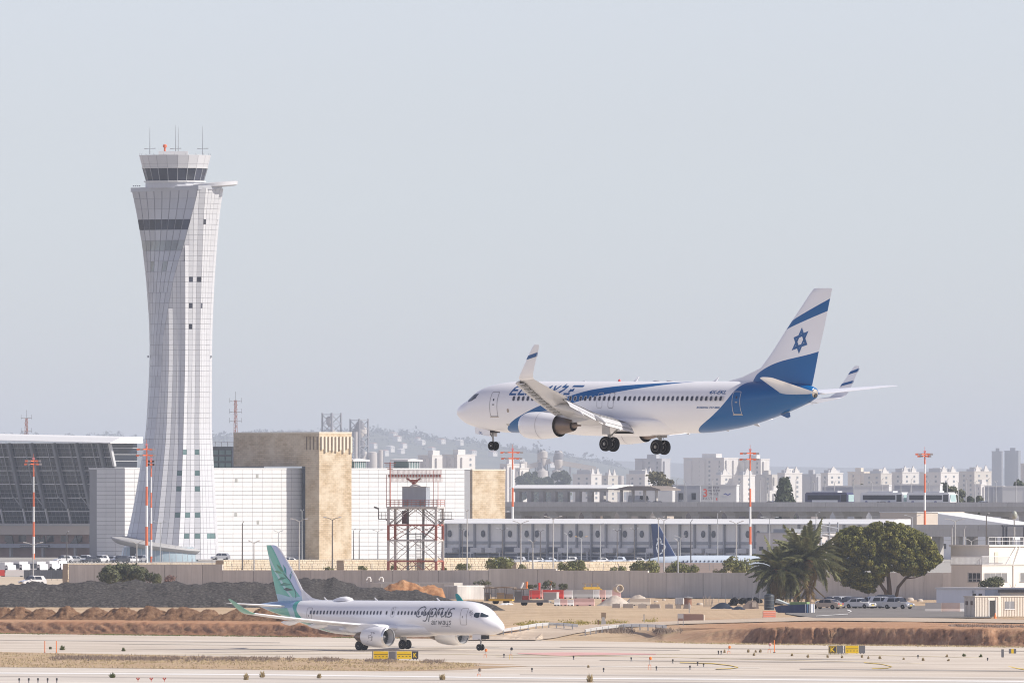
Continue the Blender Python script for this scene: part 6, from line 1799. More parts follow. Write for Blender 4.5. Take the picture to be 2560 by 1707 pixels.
# white walls, billboard and sheds beyond the viaduct
def board(name, label, u0, u1, vt, d, m, group=None, cat='building'):
 s = F / d
 o = thing(name, label, cat, frame_u(u0, d), -R(8), group)
 X = (u1 - u0) / s / math.cos(R(8))
 MB().box(0, X, 0, 6, 0, Zv(vt, d)).build('wall', m, o)
 MB().box(-0.1, X + 0.1, -0.1, 6.1, Zv(vt, d), Zv(vt, d) + 0.4).build('coping', m_clad, o)
 for k in range(1, max(2, int(X / 5))):
  MB().box(X * k / max(2, int(X / 5)) - 0.05, X * k / max(2, int(X / 5)) + 0.05, -0.06, 0.01, 0, Zv(vt, d)).build('seam', m_lsteel, o)
 return o, X, s
m_shed = mat('shed_grey', (0.42, 0.43, 0.46), 0.7, var=0.06)
board('white_shed', 'white shed wall beyond the viaduct left of the grey shed', 1608, 1681, 1220, 5100, m_clad)
go_, X_, s_ = board('grey_shed', 'grey shed with two dark doors left of the billboard', 1682, 1751, 1214, 5110, m_shed)
for q in (0.22, 0.68):
 MB().box(X_ * q, X_ * q + 1.2, -0.1, 0.02, Zv(1248, 5110), Zv(1232, 5110)).build('door', m_glassd, go_)
bb, X_, s_ = board('billboard', 'white billboard with a big red figure 3 and rows of lettering', 1752, 1841, 1214, 5100, m_clad, cat='billboard')
tp = text_polys('3', bold=0.02)
tm = MB()
for p in tp: tm.poly([(0.7 + 1.1 * a, -0.08, Zv(1242, 5100) + 2.3 * b) for a, b in p])
tm.build('red_figure', mat('billboard_red', (0.75, 0.10, 0.06), 0.6), bb)
random.seed(5)
hb = MB(); hs_ = 0
for row, (zz, x0, x1) in enumerate(((1220, 2.1, 5.0), (1228, 2.1, 5.2), (1236, 2.3, 5.1), (1247, 0.6, 3.6))):
 x = x0
 while x < x1:
  w = random.uniform(0.22, 0.4)
  z = Zv(zz, 5100)
  k = random.choice((0, 1, 2))
  pts = [[(x, z + 0.42), (x + w, z + 0.42), (x + w, z - 0.1)], [(x, z + 0.42), (x + w * 0.7, z), (x + w * 0.2, z - 0.1)], [(x, z + 0.4), (x + w, z + 0.4), (x + w * 0.8, z), (x, z - 0.05)]][k]
  for q in ribbon(pts, 0.11): hb.poly([(a, -0.08, b) for a, b in q])
  x += w + random.choice((0.12, 0.12, 0.3))
hb.build('lettering_rows', mat('billboard_ink', (0.12, 0.10, 0.14), 0.7), bb)
MB().prism([(6.2, Zv(1236, 5100)), (6.9, Zv(1232, 5100)), (7.6, Zv(1236, 5100)), (8.2, Zv(1232, 5100)), (8.4, Zv(1234, 5100)), (7.6, Zv(1238.5, 5100)), (6.9, Zv(1235, 5100))], -0.09, -0.07, 'y').build('blue_emblem', mat('billboard_blue', (0.08, 0.10, 0.35), 0.6), bb)
MB().box(4.3, 4.6, -0.09, -0.07, Zv(1250, 5100), Zv(1244, 5100)).build('red_mark', mat('billboard_red', (0.75, 0.10, 0.06), 0.6), bb)
board('grey_shed', 'long grey shed behind the first and second bus', 2056, 2134, 1217, 5120, m_shed)
board('white_shed', 'white shed behind the second bus', 2134, 2222, 1215, 5100, m_clad)
board('grey_shed', 'grey shed behind the third bus', 2236, 2314, 1213, 5110, m_shed)
board('white_shed', 'white shed just right of the blurred mast', 2314, 2350, 1213, 5100, m_clad)
board('grey_shed', 'grey shed at the right end of the viaduct', 2462, 2506, 1217, 5110, m_shed)
board('white_shed', 'white shed at the right edge of the picture', 2506, 2620, 1218, 5100, m_clad)
# ------------------------------------------------------------------ vehicles on the viaduct
m_bus = mat('bus_white', (0.72, 0.73, 0.74), 0.35, coat=0.3)
m_busg = mat('bus_glass', (0.02, 0.024, 0.035), 0.15, spec=0.35, var=0.3)
def bus(label, u0, d, dark):
 # nose points right: body along the grid x axis
 p = grid_point(1240, D_V, 0, 6.0)
 o = thing('coach', label, 'bus', (0, 0, 0), -AY, 'coaches on the viaduct')
 x = (u0 - UC) / S_V
 base_p = Vector((Xu(u0, 4880), 4880, zm + 0.05))
 # keep it on the deck: move along the deck axis
 k = ((u0 - 1240) / S_V) / CA
 base_p = grid_point(1240, D_V, k * 0.99, 5.0); base_p.z = zm + 0.05
 o.location = base_p
 L, Wd, Hh = 15.2, 2.6, 3.75
 body = MB().prism([(0, 0.35), (L, 0.35), (L, 1.6), (L - 0.25, Hh - 0.5), (L - 0.7, Hh), (0.5, Hh), (0, Hh - 0.4)], 0, Wd, 'y')
 body.build('body', mat('bus_navy', (0.05, 0.055, 0.12), 0.35, coat=0.3) if dark else m_bus, o)
 MB().box(0.9, L - 2.8, -0.03, 0.02, 1.75, 3.0).build('side_window', m_busg, o)
 MB().box(L - 2.4, L - 0.6, -0.03, 0.02, 1.3, 3.1).build('door', m_busg, o)
 MB().prism([(0.25, 1.3), (Wd - 0.25, 1.3), (Wd - 0.25, 3.1), (0.25, 3.1)], L - 0.12, L + 0.02, 'x').build('windscreen', mat('bus_screen', (0.35, 0.48, 0.48), 0.1, spec=0.7), o)
 MB().box(2.0, L - 4, 0.4, Wd - 0.4, Hh, Hh + 0.3).build('roof_unit', m_bus, o)
 if dark: MB().box(2.5, L - 3.6, -0.05, -0.02, 0.5, 1.7).build('side_panel', m_bus, o)
 else:
  for q in (1.5, 9.5): MB().prism([(q, 0.5), (q + 1.6, 0.5), (q + 0.9, 1.5), (q + 0.2, 1.4)], -0.05, -0.02, 'y').build('side_logo', mat('bus_logo', (0.10, 0.12, 0.3), 0.4), o)
 for q in (2.8, 4.2, L - 3.2):
  for y in (0.16, Wd - 0.16):
   MB(True, 40).lathe([(0.3, -0.14), (0.5, -0.14), (0.5, 0.14), (0.3, 0.14)], 16, 0, 'y').build('wheel', m_tyre, o, (q, y, 0.5))
bus('dark-topped coach on the viaduct, leftmost of the three coaches', 1978, 4880, True)
bus('white coach in the middle of the three coaches on the viaduct', 2113, 4880, False)
bus('white coach passing behind the blurred mast, rightmost of three', 2226, 4880, False)
def car_proto(name, label, m_paint, suv=False, loc=(0, 0, 0), rz=0, van=False, group=None, detail=True):
 """car with its nose along +x, centred on the ground"""
 o = thing(name, label, 'van' if van else 'car', loc, rz, group)
 L, Wd, Hh = (5.4, 2.0, 2.35) if van else ((4.5, 1.85, 1.66) if suv else (4.6, 1.78, 1.45))
 h = L / 2; zb = 0.28; zw = 1.45 if van else (0.98 if suv else 0.88)
 body = [(-h, zb + 0.12), (-h + 0.06, zb), (h - 0.1, zb), (h, zb + 0.2), (h - 0.02, 0.62), (h - 0.12, 0.74), (h * 0.46, zw), (-h + 0.15, zw + 0.02), (-h, zw - 0.12)]
 if van:
  roof = [(h * 0.62, zw), (h * 0.36, Hh - 0.08), (h * 0.2, Hh), (-h + 0.1, Hh), (-h + 0.02, zw)]
 elif suv:
  roof = [(h * 0.44, zw), (h * 0.10, Hh - 0.05), (-h * 0.1, Hh), (-h * 0.75, Hh - 0.04), (-h + 0.1, zw)]
 else:
  roof = [(h * 0.42, zw), (h * 0.08, Hh - 0.04), (-h * 0.12, Hh), (-h * 0.45, Hh - 0.06), (-h * 0.80, zw)]
 MB(True, 25).loft([[(x, y * k, z) for x, z in body] for y, k in ((-Wd / 2 + 0.12, 1), (-Wd / 2, 1), (Wd / 2, 1), (Wd / 2 - 0.12, 1))] if False else [[(x * (0.985 if abs(y) > Wd / 2 - 0.05 else 1), y, z) for x, z in body] for y in (-Wd / 2, -Wd / 2 + 0.1, Wd / 2 - 0.1, Wd / 2)]).build('body', m_paint, o)
 ins = 0.16
 rings = []
 for y in (-1, 1):
  rings.append([(x, y * (Wd / 2 - (0.05 if z <= zw + 0.01 else ins)), z) for x, z in roof])
 cabin = MB(True, 25).loft(rings).build('cabin', m_paint, o)
 # glass: side panes, windscreen and rear pane set just proud of the cabin
 def side_pane(x0, x1, name='side_window'):
  for sy in (-1, 1):
   pts = []
   z0, z1 = zw + 0.04, Hh - 0.13
   for x, z in ((x0, z0), (x1, z0), (x1 - 0.18 if x1 > 0.3 else x1 - 0.03, z1), (x0 + (0.22 if x0 < -h * 0.3 else 0.03), z1)):
    t_ = (z - zw) / (Hh - zw)
    pts.append((x, sy * (Wd / 2 - 0.05 - (ins - 0.05) * t_ + 0.012), z))
   MB().poly(pts).build(name, m_busg, cabin)
 if van: side_pane(h * 0.22, h * 0.56)
 else:
  side_pane(0.02, h * 0.36); side_pane(-h * (0.62 if suv else 0.52), -0.06)
 a, b = roof[0], roof[1]
 wsc = [(a[0] + (b[0] - a[0]) * q + 0.02, sy * (Wd / 2 - 0.10 - 0.1 * q), a[1] + (b[1] - a[1]) * q + 0.015) for q, sy in ((0.06, -1), (0.06, 1), (0.95, 1), (0.95, -1))]
 MB().poly(wsc).build('windscreen', m_busg, cabin)
 a, b = roof[-1], roof[-2]
 rsc = [(a[0] + (b[0] - a[0]) * q - 0.02, sy * (Wd / 2 - 0.12 - 0.1 * q), a[1] + (b[1] - a[1]) * q + 0.01) for q, sy in ((0.25, -1), (0.25, 1), (0.92, 1), (0.92, -1))]
 MB().poly(rsc).build('rear_window', m_busg, cabin)
 for x in (-h * 0.60, h * 0.62):
  for sy in (-1, 1):
   wo = MB(True, 40).lathe([(0.2, -0.11), (0.31, -0.12), (0.325, -0.06), (0.325, 0.06), (0.31, 0.12), (0.2, 0.11)], 18, 0, 'y').build('wheel', m_tyre, o, (x, sy * (Wd / 2 - 0.09), 0.325))
   MB(True, 40).lathe([(0.01, -0.115), (0.21, -0.10), (0.21, 0.10), (0.01, 0.115)], 12, 0, 'y').build('rim', m_rim, wo)
 if detail:
  for sy in (-1, 1):
   MB().box(h - 0.14, h - 0.0, sy * (Wd / 2 - 0.32) - 0.16, sy * (Wd / 2 - 0.32) + 0.16, 0.60, 0.73).build('headlight', mat('headlight_glass', (0.75, 0.76, 0.78), 0.15), o)
   MB().box(-h - 0.005, -h + 0.1, sy * (Wd / 2 - 0.26) - 0.18, sy * (Wd / 2 - 0.26) + 0.18, 0.66, 0.84).build('tail_light', mat('tail_light_red', (0.45, 0.03, 0.02), 0.25), o)
   MB().box(h * 0.3, h * 0.38, sy * (Wd / 2 + 0.08) - 0.08, sy * (Wd / 2 + 0.08) + 0.08, zw, zw + 0.14).build('mirror', m_paint, o)
  MB().box(h - 0.04, h + 0.01, -0.26, 0.26, 0.42, 0.53).build('number_plate', mat('plate_yellow', (0.75, 0.55, 0.05), 0.5), o)
  MB().box(-h - 0.01, -h + 0.04, -0.26, 0.26, 0.5, 0.61).build('number_plate', mat('plate_yellow', (0.75, 0.55, 0.05), 0.5), o)
  MB().box(h - 0.06, h + 0.005, -0.5, 0.5, 0.56, 0.66).build('grille', m_dark, o)
 return o
p_w = mat('car_white', (0.62, 0.62, 0.62), 0.25, coat=0.8, var=0.03)
p_s = mat('car_silver', (0.42, 0.42, 0.43), 0.3, 0.5, coat=0.6, var=0.03)
p_c = mat('car_champagne', (0.40, 0.33, 0.27), 0.3, 0.4, coat=0.6, var=0.03)
p_k = mat('car_dark', (0.03, 0.033, 0.045), 0.25, coat=0.8, var=0.03)
p_b = mat('car_pale_blue', (0.50, 0.55, 0.62), 0.3, 0.3, coat=0.6, var=0.03)
def on_deck(u, y=5.0):
 k = ((u - 1240) / S_V) / CA
 q = grid_point(1240, D_V, k * 0.99, y); q.z = zm + 0.05
 return q
o = car_proto('delivery_van', 'white van on the viaduct beside the tent canopy', p_w, loc=on_deck(1558, 7), rz=-AY, van=True); o.scale = (1.3, 1.2, 1.25)
for i, (u, m, lab) in enumerate(((1480, p_k, 'dark car under the white canopy on the viaduct'), (1630, p_k, 'dark car on the viaduct right of the white van'), (1912, p_k, 'dark car on the viaduct just right of the second mast'), (2428, p_b, 'blue-grey car on the viaduct right of the trees'), (2180, p_w, 'white car on the viaduct in front of the second coach'))):
 car_proto('passing_car', lab, m, loc=on_deck(u, 2.6 if u != 1480 else 6), rz=-AY, group='cars on the viaduct', detail=False)
# ================================================================== MIDDLE DISTANCE: walls, masts, lamps, radar, trees
m_wall = mat('barrier_concrete', (0.57, 0.525, 0.465), 0.85, var=0.14, scale=0.3, streak=0.22, rnd=0.07)
# ------------------------------------------------------------------ concrete security wall of upright panels
cw = thing('concrete_wall', 'long grey concrete security wall of upright panels across the airfield', 'wall')
def wall_line(u):     # depth of the wall at a column: it comes a little nearer to the right
 return interp([(-200, 3040), (172, 3020), (1280, 2960), (2400, 2890), (2700, 2870)], u)
def wall_top(u):
 return 1410 if u < 540 else (1424.5 if u < 1230 else (1421 if u < 1395 else (1425.5 if u < 1630 else 1431)))
u = 172.0; i = 0
while u < 2400:
 w = (38, 26, 50, 34, 44, 47, 31)[i % 7]
 if u >= 1230: w = 46
 u1 = min(u + w, 2402)
 d0, d1 = wall_line(u), wall_line(u1)
 a, b = Vector((Xu(u, d0), d0, 0)), Vector((Xu(u1, d1), d1, 0))
 zt = Zv(wall_top((u + u1) / 2), (d0 + d1) / 2)
 dirv = (b - a).normalized(); L = (b - a).length
 nrm = Vector((-dirv.y, dirv.x, 0))
 k = 0.02 * ((i * 7) % 3)
 a2_, b2_ = a + dirv * 0.03, b - dirv * 0.03
 mb = MB().loft([[a2_ - nrm * k, b2_ - nrm * k, b2_ + nrm * 0.3, a2_ + nrm * 0.3], [p + Vector((0, 0, zt)) for p in (a2_ - nrm * k, b2_ - nrm * k, b2_ + nrm * 0.3, a2_ + nrm * 0.3)]])
 mb.build('wall_panel', m_wall, cw)
 MB().loft([[a - dirv * 0.02 + nrm * 0.02, a + dirv * 0.05 + nrm * 0.02, a + dirv * 0.05 + nrm * 0.2, a - dirv * 0.02 + nrm * 0.2], [p + Vector((0, 0, zt - 0.05)) for p in (a - dirv * 0.02 + nrm * 0.02, a + dirv * 0.05 + nrm * 0.02, a + dirv * 0.05 + nrm * 0.2, a - dirv * 0.02 + nrm * 0.2)]]).build('joint', m_dark, cw)
 u = u1; i += 1
# ------------------------------------------------------------------ sunlit block-stone retaining wall behind it
m_blk2 = soilmat('block_stone', [(0.50, 0.41, 0.29), (0.60, 0.51, 0.38), (0.68, 0.61, 0.48)], 0.5, 0.08, 0.9)
rw = thing('stone_retaining_wall', 'sunlit cream block-stone wall behind the concrete wall', 'wall')
def rw_top(u): return interp([(172, 1407), (560, 1407), (562, 1398.5), (1050, 1398.5), (1060, 1393), (1235, 1394), (1240, 1404), (1640, 1402), (1642, 1406)], u)
rwb = MB()
segs = [(172, 560), (560, 700), (700, 860), (860, 1060), (1060, 1236)]
segs2 = [(1290, 1460), (1460, 1642), (1812, 1850)]
random.seed(11)
for u0, u1 in segs + segs2:
 d = 3260
 h = Zv(rw_top((u0 + u1) / 2), d)
 # face turned a little to the sun: angled right
 a = Vector((Xu(u0, d), d - 10, 0)); b = Vector((Xu(u1, d), d + 10, 0))
 dirv = (b - a).normalized(); n_ = Vector((-dirv.y, dirv.x, 0))
 MB().loft([[a, b, b + n_ * 1.5, a + n_ * 1.5], [p + Vector((0, 0, h - 0.06)) for p in (a, b, b + n_ * 1.5, a + n_ * 1.5)]]).build('core', mat('mortar', (0.38, 0.30, 0.21), 0.9), rw)
 L = (b - a).length
 z = max(1.9, h - 3.2)
 while z < h - 0.1:
  x = -random.random() * 0.6
  bh = 0.42
  while x < L:
   bw = random.uniform(0.5, 0.85)
   x0, x1 = max(0, x) + 0.03, min(L, x + bw) - 0.03
   if x1 - x0 > 0.1:
    pr = random.uniform(0.05, 0.13)
    pts = [a + dirv * x0 - n_ * pr, a + dirv * x1 - n_ * pr, a + dirv * x1 + n_ * 0.05, a + dirv * x0 + n_ * 0.05]
    rwb.loft([[p + Vector((0, 0, z + 0.02)) for p in pts], [p + Vector((0, 0, min(h, z + bh) - 0.02)) for p in pts]])
   x += bw
  z += bh
o = rwb.build('stone_blocks', m_blk2, rw); o['kind'] = 'stuff'
pw_ = thing('pink_wall', 'plain pinkish rendered wall behind the shrubs right of the parked jet tail', 'wall', (Xu(1642, 3240), 3240, 0), -R(4))
for k in range(5):
 MB().box(k * 2.5 + 0.02, (k + 1) * 2.5 - 0.02, 0, 0.4, 0, Zv(1406, 3240)).build('wall_panel', mat('pink_render', (0.50, 0.42, 0.38), 0.85, var=0.1, rnd=0.06), pw_)
# wire fence on top of the wall
fc = thing('wire_fence', 'thin wire fence on posts above the stone wall', 'fence')
n = 0
uu = 180
while uu < 2300:
 d = 3200
 MB().bar((Xu(uu, d), d, Zv(1425, d)), (Xu(uu, d), d, Zv(1408 if uu > 560 else 1396, d)), 0.10).build('post', m_gsteel, fc)
 uu += 50 if uu < 1240 else 38
for v in (1409, 1414, 1419):
 MB().bar((Xu(565, 3200), 3200, Zv(v, 3200)), (Xu(2300, 3200), 3200, Zv(v, 3200)), 0.035).build('wire', m_gsteel, fc)
# ------------------------------------------------------------------ red and white high masts
m_mr = mat('mast_red', (0.72, 0.14, 0.035), 0.6, var=0.08)
m_mw = mat('mast_white', (0.72, 0.71, 0.69), 0.6, var=0.06)
def mast(label, u, vt, vb, d, bands, w, head):
 s = F / d
 o = thing('floodlight_mast', label, 'mast', (Xu(u, d), d, Zv(vb, d)), 0, 'red and white floodlight masts')
 H = Zv(vt, d) - Zv(vb, d)
 zs_ = [0] + [Zv(v, d) - Zv(vb, d) for v in bands] + [H]
 for k in range(len(zs_) - 1):
  r0 = w / 2 / s * (1 - 0.5 * zs_[k] / H); r1 = w / 2 / s * (1 - 0.5 * zs_[k + 1] / H)
  c = (len(zs_) - 2 - k) % 2
  MB(True, 40).lathe([(r0, zs_[k] + 0.002), (r1, zs_[k + 1] - 0.002)], 12).build('mast_section', m_mr if c == 0 else m_mw, o)
 for hz_, aw in head:
  z = Zv(hz_, d) - Zv(vb, d)
  wd2 = aw / s
  MB().bar((-wd2 * 0.55, 0, z), (wd2 * 0.45, 0, z), 0.22, 0.22).build('crossarm', m_mr, o)
  MB().bar((-wd2 * 0.2, -1.2, z - 0.1), (wd2 * 0.2, 1.2, z - 0.1), 0.2).build('crossarm', m_mr, o)
  for q in (-0.5, -0.3, 0.25, 0.42):
   MB().box(wd2 * q - 0.35, wd2 * q + 0.35, -0.3, 0.3, z - 0.35, z + 0.12).build('floodlight', m_mr if q in (-0.5, 0.25) else mat('lamp_housing', (0.35, 0.3, 0.28), 0.5), o)
 MB().bar((0, 0, H), (0, 0, H + 1.4), 0.08).build('lightning_rod', m_mr, o)
 MB().box(-0.28, 0.28, -0.28, 0.28, H, H + 0.5).build('warning_lamp', mat('pink_lamp', (0.75, 0.22, 0.2), 0.5), o)
 return o
mast('thick floodlight mast in front of the control tower', 366.5, 1114, 1406, 4380, [1363, 1316, 1263, 1216, 1166], 8, ((1122, 42), (1137, 46)))
mast('thinner mast just right of the thick one before the control tower', 378, 1150, 1405, 4480, [1390, 1349, 1308, 1269, 1231, 1192], 5.5, ((1152, 14), (1160, 16)))
mast('leftmost floodlight mast before the glass terminal', 84, 1148, 1397, 4600, [1383, 1341, 1304, 1266, 1230, 1191], 6, ((1151, 36), (1159, 40)))
mast('floodlight mast under the landing jet nose', 1281.5, 1125, 1397, 4560, [1362, 1316, 1266, 1219, 1173], 7, ((1130, 54), (1145, 50)))
mast('second floodlight mast from the right', 1875.5, 1127, 1407, 4300, [1360, 1316, 1266, 1221, 1176], 7, ((1132, 44), (1147, 46)))
mast('rightmost floodlight mast rising behind the pine', 2312, 1131, 1397, 4500, [1380, 1322, 1275, 1231, 1184, 1160], 7, ((1134, 40), (1139, 30)))
# lattice radio masts on roofs
def radio(label, u, vt, vb, d, arms, m):
 s = F / d
 o = thing('radio_mast', label, 'mast', (Xu(u, d), d, Zv(vb, d)), 0, 'lattice radio masts')
 H = Zv(vt, d) - Zv(vb, d)
 lt = MB()
 w = 0.45
 for sx_, sy_ in ((-1, -1), (1, -1), (0, 1)):
  lt.bar((sx_ * w, sy_ * w, 0), (sx_ * w * 0.5, sy_ * w * 0.5, H), 0.14)
 n = max(4, int(H / 1.2))
 for k in range(n):
  z0, z1 = H * k / n, H * (k + 1) / n
  sg_ = 1 if k % 2 else -1
  lt.bar((-w * sg_, -w, z0), (w * sg_, -w, z1), 0.09); lt.bar((w * sg_, -w, z0), (0, w, z1), 0.09)
 lt.build('lattice', m, o)
 MB().tube([(0, 0, H), (0, 0, H + 2.2)], 0.06, 6).build('whip_antenna', m_gsteel, o)
 for v, aw in arms:
  z = Zv(v, d) - Zv(vb, d)
  MB().bar((-aw / 2 / s, 0, z), (aw / 2 / s, 0, z), 0.12).build('crossarm', m_gsteel, o)
  MB().bar((-aw / 3 / s, -1, z + 0.05), (aw / 3 / s, 1, z + 0.05), 0.10).build('crossarm', m_gsteel, o)
  for q in (-0.5, 0.5):
   MB().bar((aw * q / s, 0, z - 0.4), (aw * q / s, 0, z + 0.9), 0.08).build('dipole', m_gsteel, o)
 return o
m_rust = mat('mast_rusty_red', (0.40, 0.17, 0.13), 0.7, var=0.3, scale=0.5)
radio('slender lattice radio mast on the stone portal roof', 589, 1000, 1085, 4710, ((1003, 30), (1030, 30), (1053, 30)), m_rust)
radio('small lattice radio mast on the glass terminal roof', 66, 1045, 1093, 4900, ((1045, 26), (1078, 26)), m_rust)
# ------------------------------------------------------------------ street lamps
m_pole = mat('galvanised_pole', (0.42, 0.42, 0.41), 0.5, 0.3, var=0.1)
m_pole2 = mat('dark_pole', (0.10, 0.09, 0.085), 0.7, var=0.1)
lampn = 0
def lamp(u, vt, vb, arms=2, aw=30, d=None, dark=False, lab=None, group='street lamps of the airfield roads', lit=False):
 global lampn
 d = d or 3900
 s = F / d
 o = thing('street_lamp', lab, 'street lamp', (Xu(u, d), d, Zv(vb, d)), 0, group)
 H = Zv(vt, d) - Zv(vb, d)
 m = m_pole2 if dark else m_pole
 MB(True, 40).lathe([(0.13, -0.0), (0.11, H * 0.4), (0.08, H)], 8).build('pole', m, o)
 for q in ((-1, 1) if arms == 2 else (1,)):
  L = aw / 2 / s
  MB(True, 60).tube([(0, 0, H - 0.1), (q * L * 0.5, 0, H + 0.25), (q * L, 0, H + 0.35)], 0.06, 6).build('arm', m, o)
  MB().prism([(q * L * 0.72, H + 0.28), (q * L * 1.15, H + 0.34), (q * L * 1.12, H + 0.48), (q * L * 0.76, H + 0.44)], -0.17, 0.17, 'y').build('lamp_head', mat('lamp_glow', (0.9, 0.55, 0.2), 0.4) if lit else m_lsteel, o)
 return o
lamps = [  # column, top row, foot row, arms, arm width, depth, dark, label
 (342, 1358, 1424, 2, 32, 3050, False, 'short twin-arm lamp before the entrance brim of the tower'),
 (401, 1307, 1405, 2, 36, 4300, False, 'tall pale lamp right of the two masts before the tower'),
 (606, 1308, 1424, 1, 8, 3100, True, 'dark pole lamp before the left half of the white hall'),
 (635, 1357, 1440, 2, 26, 3050, False, 'twin-arm lamp left of the green aircraft fin'),
 (696, 1330, 1400, 2, 22, 4200, False, 'twin-arm lamp just left of the green fin tip, far back'),
 (748, 1302, 1424, 2, 40, 3100, False, 'lamp with flat arms before the shaded end of the white hall'),
 (755, 1278, 1398, 2, 9, 4300, False, 'tall pale lamp against the dark glass strip of the portal'),
 (831, 1298, 1420, 2, 40, 3100, True, 'twin-arm lamp in front of the sunlit stone face'),
 (884, 1325, 1398, 1, 10, 4300, True, 'first dark pole lamp right of the stone portal'),
 (898, 1327, 1398, 1, 10, 4300, True, 'second dark pole lamp right of the stone portal'),
 (944, 1328, 1398, 2, 24, 4300, False, 'twin-arm lamp left of the radar tower'),
 (1168, 1279, 1424, 2, 8, 3100, False, 'slim lamp right of the radar tower'),
 (1156, 1325, 1398, 2, 14, 4100, True, 'dark lamp beside the slim one near the cargo hall corner'),
 (1256, 1324, 1398, 2, 26, 4100, True, 'dark twin-arm lamp left of the mast under the jet nose'),
 (1302, 1308, 1424, 2, 36, 3150, False, 'tall twin-arm lamp just right of the mast under the jet nose'),
 (1332, 1355, 1440, 2, 20, 3050, False, 'short pale lamp before the concrete wall near the red barriers'),
 (1351, 1328, 1398, 2, 22, 4100, True, 'dark lamp behind the short pale one'),
 (1383, 1296, 1420, 2, 40, 3150, False, 'tall wide-armed lamp before the cargo hall, left of the pair of lit heads'),
 (1418, 1336, 1398, 2, 14, 4100, False, 'far slim lamp left of the twin glowing heads'),
 (1453, 1345, 1400, 2, 28, 4000, False, 'lamp with two orange heads before the cargo hall'),
 (1501, 1312, 1398, 1, 14, 4000, False, 'single-arm lamp right of the orange heads'),
 (1543, 1327, 1398, 2, 18, 4100, True, 'dark twin-arm lamp in the middle of the cargo hall'),
 (1586, 1324, 1398, 2, 18, 4100, True, 'dark twin-arm lamp left of the blue parked tail'),
 (1646, 1297, 1430, 2, 30, 3150, False, 'tall lamp standing before the blue parked tail'),
 (1660, 1300, 1430, 2, 26, 3160, False, 'second tall lamp right before the blue parked tail'),
 (1695, 1352, 1476, 2, 18, 2980, False, 'pale lamp before the concrete wall under the blue tail'),
 (1700, 1343, 1400, 2, 24, 4000, False, 'curved-arm lamp right of the blue tail'),
 (1727, 1303, 1406, 1, 10, 3700, True, 'dark utility pole right of the blue tail'),
 (1794, 1282, 1400, 1, 16, 4200, False, 'curved single-arm lamp before the viaduct'),
 (1841, 1308, 1430, 2, 32, 3150, False, 'tall lamp left of the second mast from the right'),
 (1924, 1296, 1400, 2, 40, 4200, False, 'twin-arm lamp behind the left palm'),
 (2040, 1284, 1340, 1, 18, 4300, False, 'curved lamp above the right palm'),
 (2281, 1292, 1345, 2, 36, 4200, False, 'twin-arm lamp above the pine crown'),
 (2388, 1302, 1400, 2, 44, 3300, False, 'twin-arm lamp right of the pine before the ramp'),
 (2380, 1320, 1412, 1, 8, 2900, False, 'plain pole at the corner of the white station house'),
 (2411, 1322, 1412, 1, 8, 2900, False, 'second plain pole on the terrace of the station house'),
 (2428, 1352, 1412, 2, 30, 3000, False, 'short twin-arm lamp over the terrace railing'),
 (2466, 1288, 1390, 1, 14, 3100, True, 'thin brown pole lamp behind the station house'),
 (167, 1332, 1415, 1, 10, 3900, True, 'brown pole lamp before the left terminal'),
 (83, 1361, 1440, 2, 44, 3200, False, 'twin-arm lamp before the leftmost mast'),
]
for u, vt, vb, ar, aw, d, dk, lab in lamps:
 lamp(u, vt, vb, ar, aw, d, dk, lab, lit='orange heads' in lab and 'right' not in lab)
# lamps along the viaduct
vl = [1575, 1640, 1692, 1712, 1781, 1850, 1900, 1920, 1990, 2035, 2062, 2086, 2134, 2180, 2205, 2252, 2278, 2322, 2368, 2396, 2415, 2438, 2470, 2490, 2540]
for i, u in enumerate(vl):
 lamp(u, 1199 + (i * 7) % 14, 1256, 2 if i % 2 else 1, 8, 4905, False, '%s slim lamp post along the viaduct, counted from the left' % ORD[i], 'lamp posts along the viaduct')
